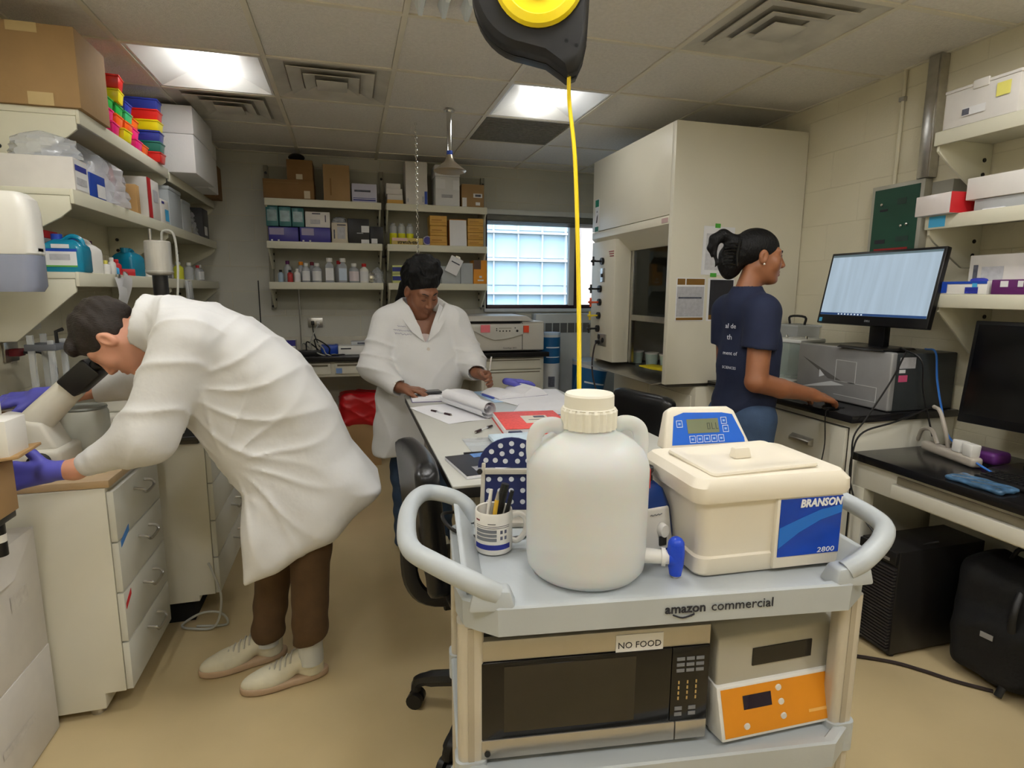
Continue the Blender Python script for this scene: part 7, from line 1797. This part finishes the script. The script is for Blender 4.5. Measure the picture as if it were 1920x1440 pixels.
# ---- under the desk
pcw = thing('computer_tower', 'black ribbed computer tower on the floor under the desk', 'computer', (2.0, 1.62, 0)); MB().box(.012,.45,0,.175,.012,.445).build('case', bolt_m, pcw, bevel=.004)
for k in range(26): MB().box(-.002,.012,.006,.169,.03+.0135*k,.0375+.0135*k).build('front_rib', M('rib_charcoal',(46,44,44),.5), pcw, smooth=False)
MB().box(-.003,.012,.004,.171,.39,.442).build('front_top', bolt_m, pcw, bevel=.003); MB().box(-.004,.0,.03,.12,.40,.412).build('drive_slot', M('slot_silver',(120,116,112),.4), pcw)
for (a, b) in ((.04,.02), (.42,.02), (.04,.155), (.42,.155)): MB().cyl((a,b,0), (a,b,.012), .014, n=8).build('foot', bolt_m, pcw)
fab = M('bag_nylon', (15,15,16), .8, var=.3, scale=15, bump=.2, bscale=90)
def backpack(label, loc, rz, s, seed):
    t = thing('backpack', label, 'backpack', loc, rz, 'black backpacks under the desk')
    def f(P):
        q = P/s; d = rbox(q, (0,0,.23), (.13,.17,.22), .09); d = smin(d, rbox(q, (-.12,0,.15), (.06,.13,.12), .05), .04)
        return (d - .010*ridges(12*q[:,2]+8*q[:,1]+seed)**2 - .006*ridges(25*q[:,1]+9*q[:,2])**2)*s
    np_object('body', [sdf_mesh(f, (-.24*s,-.22*s,-.02), (.18*s,.22*s,.50*s), .012)], fab, t)
    m = MB(); m.tube(smooth_path([(-.10*s,-.05*s,.42*s), (-.17*s,-.06*s,.30*s), (-.15*s,-.07*s,.12*s), (-.19*s,-.06*s,.01)], 5), .012, 8, flat=.35); m.build('strap', bolt_m, t)
    m = MB(); m.tube(smooth_path([(0,-.04*s,.45*s), (0,-.02*s,.50*s), (0,.02*s,.50*s), (0,.04*s,.45*s)], 4), .008, 8); m.build('grab_handle', bolt_m, t)
    MB().box(-.187*s,-.184*s,-.02*s,.02*s,.20*s,.22*s).build('zip_pull', M('zip_grey',(150,150,150),.4), t)
    return t
backpack('black backpack standing beside the computer tower', (2.36,1.42,0), .15, 1.0, 0)
t = backpack('larger black backpack nearest the camera under the desk', (2.34,1.03,0), -.1, 1.06, 2)
MB().box(-.20,-.197,.06,.09,.36,.385).build('orange_tag', M('tag_orange',(210,110,50),.6), t)
t = thing('extension_cord', 'dark power cord lying on the floor by the computer tower', 'cord', (0,0,0)); MB().tube(smooth_path([(1.60,1.75,.008), (1.80,1.70,.008), (1.98,1.60,.008), (2.06,1.52,.008), (2.12,1.44,.008), (2.2,1.36,.008)], 5), .007, 8).build('cord', M('cord_umber',(40,26,24),.5), t)
# ---- notices on the hood side
def notice(label, x0, x1, z0, z1, rects, base=paper_m, tilt=0):
    t = thing('notice', label, 'notice', ((x0+x1)/2, HY0-.002, (z0+z1)/2)); t.rotation_euler = (0, tilt, 0); w, h = x1-x0, z1-z0
    MB().box(-w/2,w/2,-.0012,0,-h/2,h/2).build('sheet', base, t, smooth=False)
    for i, (a, b, c, d, mm) in enumerate(rects): MB().box(-w/2+w*a,-w/2+w*b,-.0018-.0003*i,-.0011,-h/2+h*c,-h/2+h*d).build('printed_area', mm, t, smooth=False)
    return t
umb = M('notice_umber',(130,94,36),.6); slate = M('notice_slate',(44,44,50),.5,var=.15,scale=60)
notice('handwritten white sheet taped high on the fume hood side', 2.005, 2.215, 1.535, 1.815, [(.1,.9,.1,.85,M('faint_writing',(206,206,210),.7,var=.12,scale=60)), (.35,.52,.97,1.06,M('tape_green',(80,170,60),.5)), (.30,.50,-.04,.04,MATS['tape_green'])], tilt=.02)
notice('chemical notice with brown bands on the fume hood side', 1.845, 2.035, 1.265, 1.517, [(.03,.30,.84,.98,umb), (.34,.98,.84,.98,umb), (.03,.97,.10,.80,labg), (.08,.9,.52,.56,labk), (.03,.97,.02,.08,umb)])
notice('dark slate notice with gold foot on the fume hood side', 2.055, 2.235, 1.265, 1.515, [(.08,.97,.14,.97,slate), (.08,.97,.03,.14,umb)])
t = thing('temperature_sticker', 'white sticker with two orange thermometers on the hood base', 'sticker', (2.010, 3.50, .43))
MB().box(-.0012,0,-.11,.11,-.11,.11).build('sheet', paper_m, t, smooth=False)
for k in (-1, 1): MB().box(-.0018,-.001,k*.04-.012,k*.04+.012,-.05,.04).build('thermometer', M('thermo_orange',(214,140,50),.6), t, smooth=False)
MB().box(-.0018,-.001,-.09,.09,.06,.10).build('print', labk, t, smooth=False)
# ---- in the hood
for k, (x_, y_) in enumerate(((2.12,4.02), (2.16,3.86), (2.20,3.72))): 
    t = thing('plastic_cup', ('left','middle','right')[k]+' frosted cup with lid inside the fume hood', 'cup', (x_, y_, .896), 0, 'cups in the hood'); MB().lathe([(.001,0),(.040,0),(.050,.085),(.001,.085)], n=20).build('cup', M('cup_mint',(196,216,204),.4), t); MB().lathe([(.053,.083),(.053,.094),(.001,.096)], n=20).build('lid', white_m, t)
carton('yellow folded wipe on the fume hood floor', 2.02, 2.16, 3.52, 3.76, .896, .915, M('wipe_yellow',(228,206,40),.6), rz=.3, name='folded_wipe', cat='cloth', bevel=.006)
carton('tan carton standing inside the fume hood behind the glass', 2.42, 2.62, 3.30, 3.75, .896, 1.55, cardb_m)
carton('dark instrument box inside the fume hood', 2.30, 2.50, 3.15, 3.28, .896, 1.45, M('box_charcoal',(60,58,54),.5))
t = thing('hood_cord', 'dark power cord hanging from the hood outlet to the floor', 'cord', (0,0,0)); MB().tube(smooth_path([(1.79,4.02,1.06), (1.765,4.02,1.03), (1.745,4.01,.90), (1.715,3.90,.78), (1.74,3.80,.60), (1.78,3.76,.40), (1.80,3.74,.02)], 6), .006, 6).build('cord', M('cord_umber',(0,0,0)), t); MB().box(1.772,1.795,4.005,4.035,1.05,1.075).build('plug', bolt_m, t, bevel=.003)
carton('grey clear tub on the floor below the fume hood', 1.86, 2.0, 4.05, 4.4, .0, .40, M('tub_grey',(150,156,168),.3), lid=.02, name='floor_tub', cat='tub')
# ================================================================== on the work table
TT = .9065
page_m = M('page_white', (236,236,240), .7, var=.02); line_m = M('page_grey', (206,204,214), .7, var=.06, scale=40)
def open_book(label, x, y, rz, w, h, t_=.012, hump=.02, group=None):
    t = thing('open_notebook', label, 'notebook', (x, y, TT), rz, group)
    MB().box(-w-.003,w+.003,-h/2-.003,h/2+.003,0,.003).build('cover', M('cover_violet',(112,104,140),.6), t, smooth=False)
    for s_ in (-1, 1):
        prof = [(s_*w*k/8, .003+t_*(.35+.65*(1-k/8)**.5)+hump*math.sin(PI*k/8)*(1 if s_ > 0 else .45)) for k in range(9)]
        poly = prof+[(s_*w,.003),(0,.003)]
        m = MB(); m.prism(poly, 'y', -h/2, h/2); m.build('page_block', page_m, t, angle=50)
        for r in range(5):
            pass
    return t
open_book('open notebook with a phone lying on its left page', .44, 2.835, math.radians(-2), .165, .22, .010, .012)
t = thing('phone', 'black phone lying on the open notebook', 'phone', (.365, 2.86, TT+.020), math.radians(6)); MB().box(-.062,.062,-.034,.034,0,.012).build('case', bolt_m, t, bevel=.008, seg=3); MB().box(-.055,.055,-.029,.029,.0118,.0126).build('screen', M('phone_glass',(30,30,34),.08), t)
t = thing('rolled_pad', 'white paper pad rolled into a tube on the work table', 'paper', (0,0,0))
sp = []
for k in range(40): a = k*.32; r = .012+.0007*k; sp.append((r*math.cos(a), r*math.sin(a)))
A = Vector((.425,2.66,TT+.042)); B = Vector((.545,2.30,TT+.040)); d = (B-A).normalized(); sd = d.cross(Vector((0,0,1))).normalized(); up_ = sd.cross(d)
m = MB(); m.loft([[tuple(A+sd*p+up_*q) for p, q in sp], [tuple(B+sd*p+up_*q) for p, q in sp]], cap=False, closed=False); m.build('roll', page_m, t)
m = MB(); tail = [(.0,-.0405),(.05,-.040),(.12,-.038),(.19,-.040)]; m.loft([[tuple(A+sd*p+up_*q) for p, q in tail], [tuple(B+sd*p+up_*q) for p, q in tail]], cap=False, closed=False); m.build('loose_sheet', page_m, t)
open_book('open notebook with crumpled page under the violet glove', .80, 2.83, math.radians(14), .14, .20, .012, .035)
t = thing('blue_glove', 'violet nitrile glove lying on the open notebook', 'glove', (.835, 2.93, TT+.0))
gg = hand_caps((-.06,0,.055), (.95,.0,-.05), (0,.1,1), 1, .14, s=1.0)
np_object('glove', [sdf_mesh(lambda P: caps_sdf(P, gg, .012), *bounds([q for c in gg for q in c[:2]], .04), .006)], glove_m, t)
t = thing('loose_papers', 'loose white sheets spread at the far right of the table', 'paper', (.96,2.68,TT)); 
for k, (x_, y_, r_) in enumerate(((0,0,.1), (.02,.12,-.12), (-.10,-.06,.35))): q = MB().box(-.11,.11,-.15,.15,.0006*k,.0006*k+.0012).build('sheet', page_m, t, smooth=False); place(q, (x_-.04,y_,0), (0,0,r_))
open_book('open notebook lying behind the red notebook', .82, 2.42, math.radians(-25), .12, .19, .008, .012)
t = thing('blue_folder', 'pale blue sheet between the two open notebooks', 'paper', (.665,2.80,TT)); q = MB().box(-.035,.035,-.16,.16,0,.002).build('sheet', M('sheet_blue',(176,206,238),.5), t, smooth=False); q.rotation_euler = (0,0,.12); MB().cyl((-.03,.03,.008), (.0,-.08,.008), .006, n=8).build('blue_pencil', M('pencil_blue',(70,84,170),.4), t)
t = thing('red_notebook', 'red-covered composition notebook with a white label on the table', 'notebook', (.675, 2.145, TT), math.radians(-5))
MB().box(-.13,.13,-.15,.15,.003,.022).build('page_block', page_m, t, bevel=.003); MB().box(-.125,.132,-.152,.152,.022,.0255).build('cover', M('cover_red',(236,92,88),.6,var=.15,scale=90), t, bevel=.003); MB().box(-.132,.132,-.152,.152,0,.003).build('back_cover', M('cover_red',(0,0,0)), t)
lb_ = MB().box(-.03,.075,-.07,.06,.0255,.0262).build('label', M('label_ivory',(228,222,206),.6), t, smooth=False); MB().box(.02,.065,.02,.05,.0262,.0266).build('label_print', labk, lb_, smooth=False); MB().box(-.01,.05,-.02,-.012,.0262,.0266).build('label_print', labk, lb_, smooth=False)
def pen_on(label, a, b):
    t = thing('pen', label, 'pen', (0,0,0)); A, B = Vector((*a,TT+.006)), Vector((*b,TT+.006)); d = (B-A)
    MB().cyl(A, A+d*.30, .0055, n=10).build('grip', M('pen_maroon',(46,22,30),.3), t); MB().cyl(A+d*.30, A+d*.72, .0042, n=10).build('barrel', clear_m, t); MB().cyl(A+d*.72, B, .0055, .004, n=10).build('cap', M('pen_maroon',(0,0,0)), t); MB().cyl(A-d*.06, A, .0015, .004, n=8).build('tip', steel_m, t)
pen_on('dark ballpoint pen left of the rolled pad', (.397,2.386), (.330,2.50)); pen_on('dark ballpoint pen left of the red notebook', (.436,2.062), (.520,2.150))
t = thing('sample_bag', 'clear zip bag with blue wipes near the near edge of the table', 'bag', (.49,1.90,TT)); q = MB().box(-.12,.12,-.09,.09,0,.004).build('film', clear_m, t, bevel=.001); MB().box(-.03,.13,-.08,.07,.004,.02).build('wipes', M('wipes_ice',(206,224,236),.7,var=.1,scale=30), t, bevel=.007)
MB().box(.05,.10,.06,.085,.012,.022).build('marker_cap', M('marker_navy',(30,36,70),.4), t, bevel=.003)
t = thing('magazine', 'dark-covered magazine with white cards at the near corner of the table', 'magazine', (.385,1.66,TT), math.radians(8)); MB().box(-.10,.13,-.105,.105,0,.010).build('page_block', page_m, t, bevel=.001); MB().box(-.10,.13,-.105,.105,.010,.0115).build('cover', M('cover_ink',(36,38,48),.3,var=.4,scale=14), t, smooth=False)
MB().box(.0,.12,-.08,.03,.0115,.0128).build('white_card', page_m, t, smooth=False); MB().box(-.06,.0,-.07,-.03,.0115,.0125).build('photo_print', M('photo_grey',(150,150,156),.4,var=.4,scale=60), t, smooth=False); MB().box(-.02,.07,.06,.10,.0115,.0125).build('blue_print', M('photo_blue',(90,130,190),.4,var=.3,scale=40), t, smooth=False)
t = thing('black_strip', 'thin black strip lying behind the magazine', 'strip', (.43,1.795,TT)); MB().box(-.09,.09,-.008,.008,0,.006).build('strip', bolt_m, t, bevel=.001); MB().box(-.085,.085,-.004,.004,.006,.0068).build('groove', blackp_m, t)
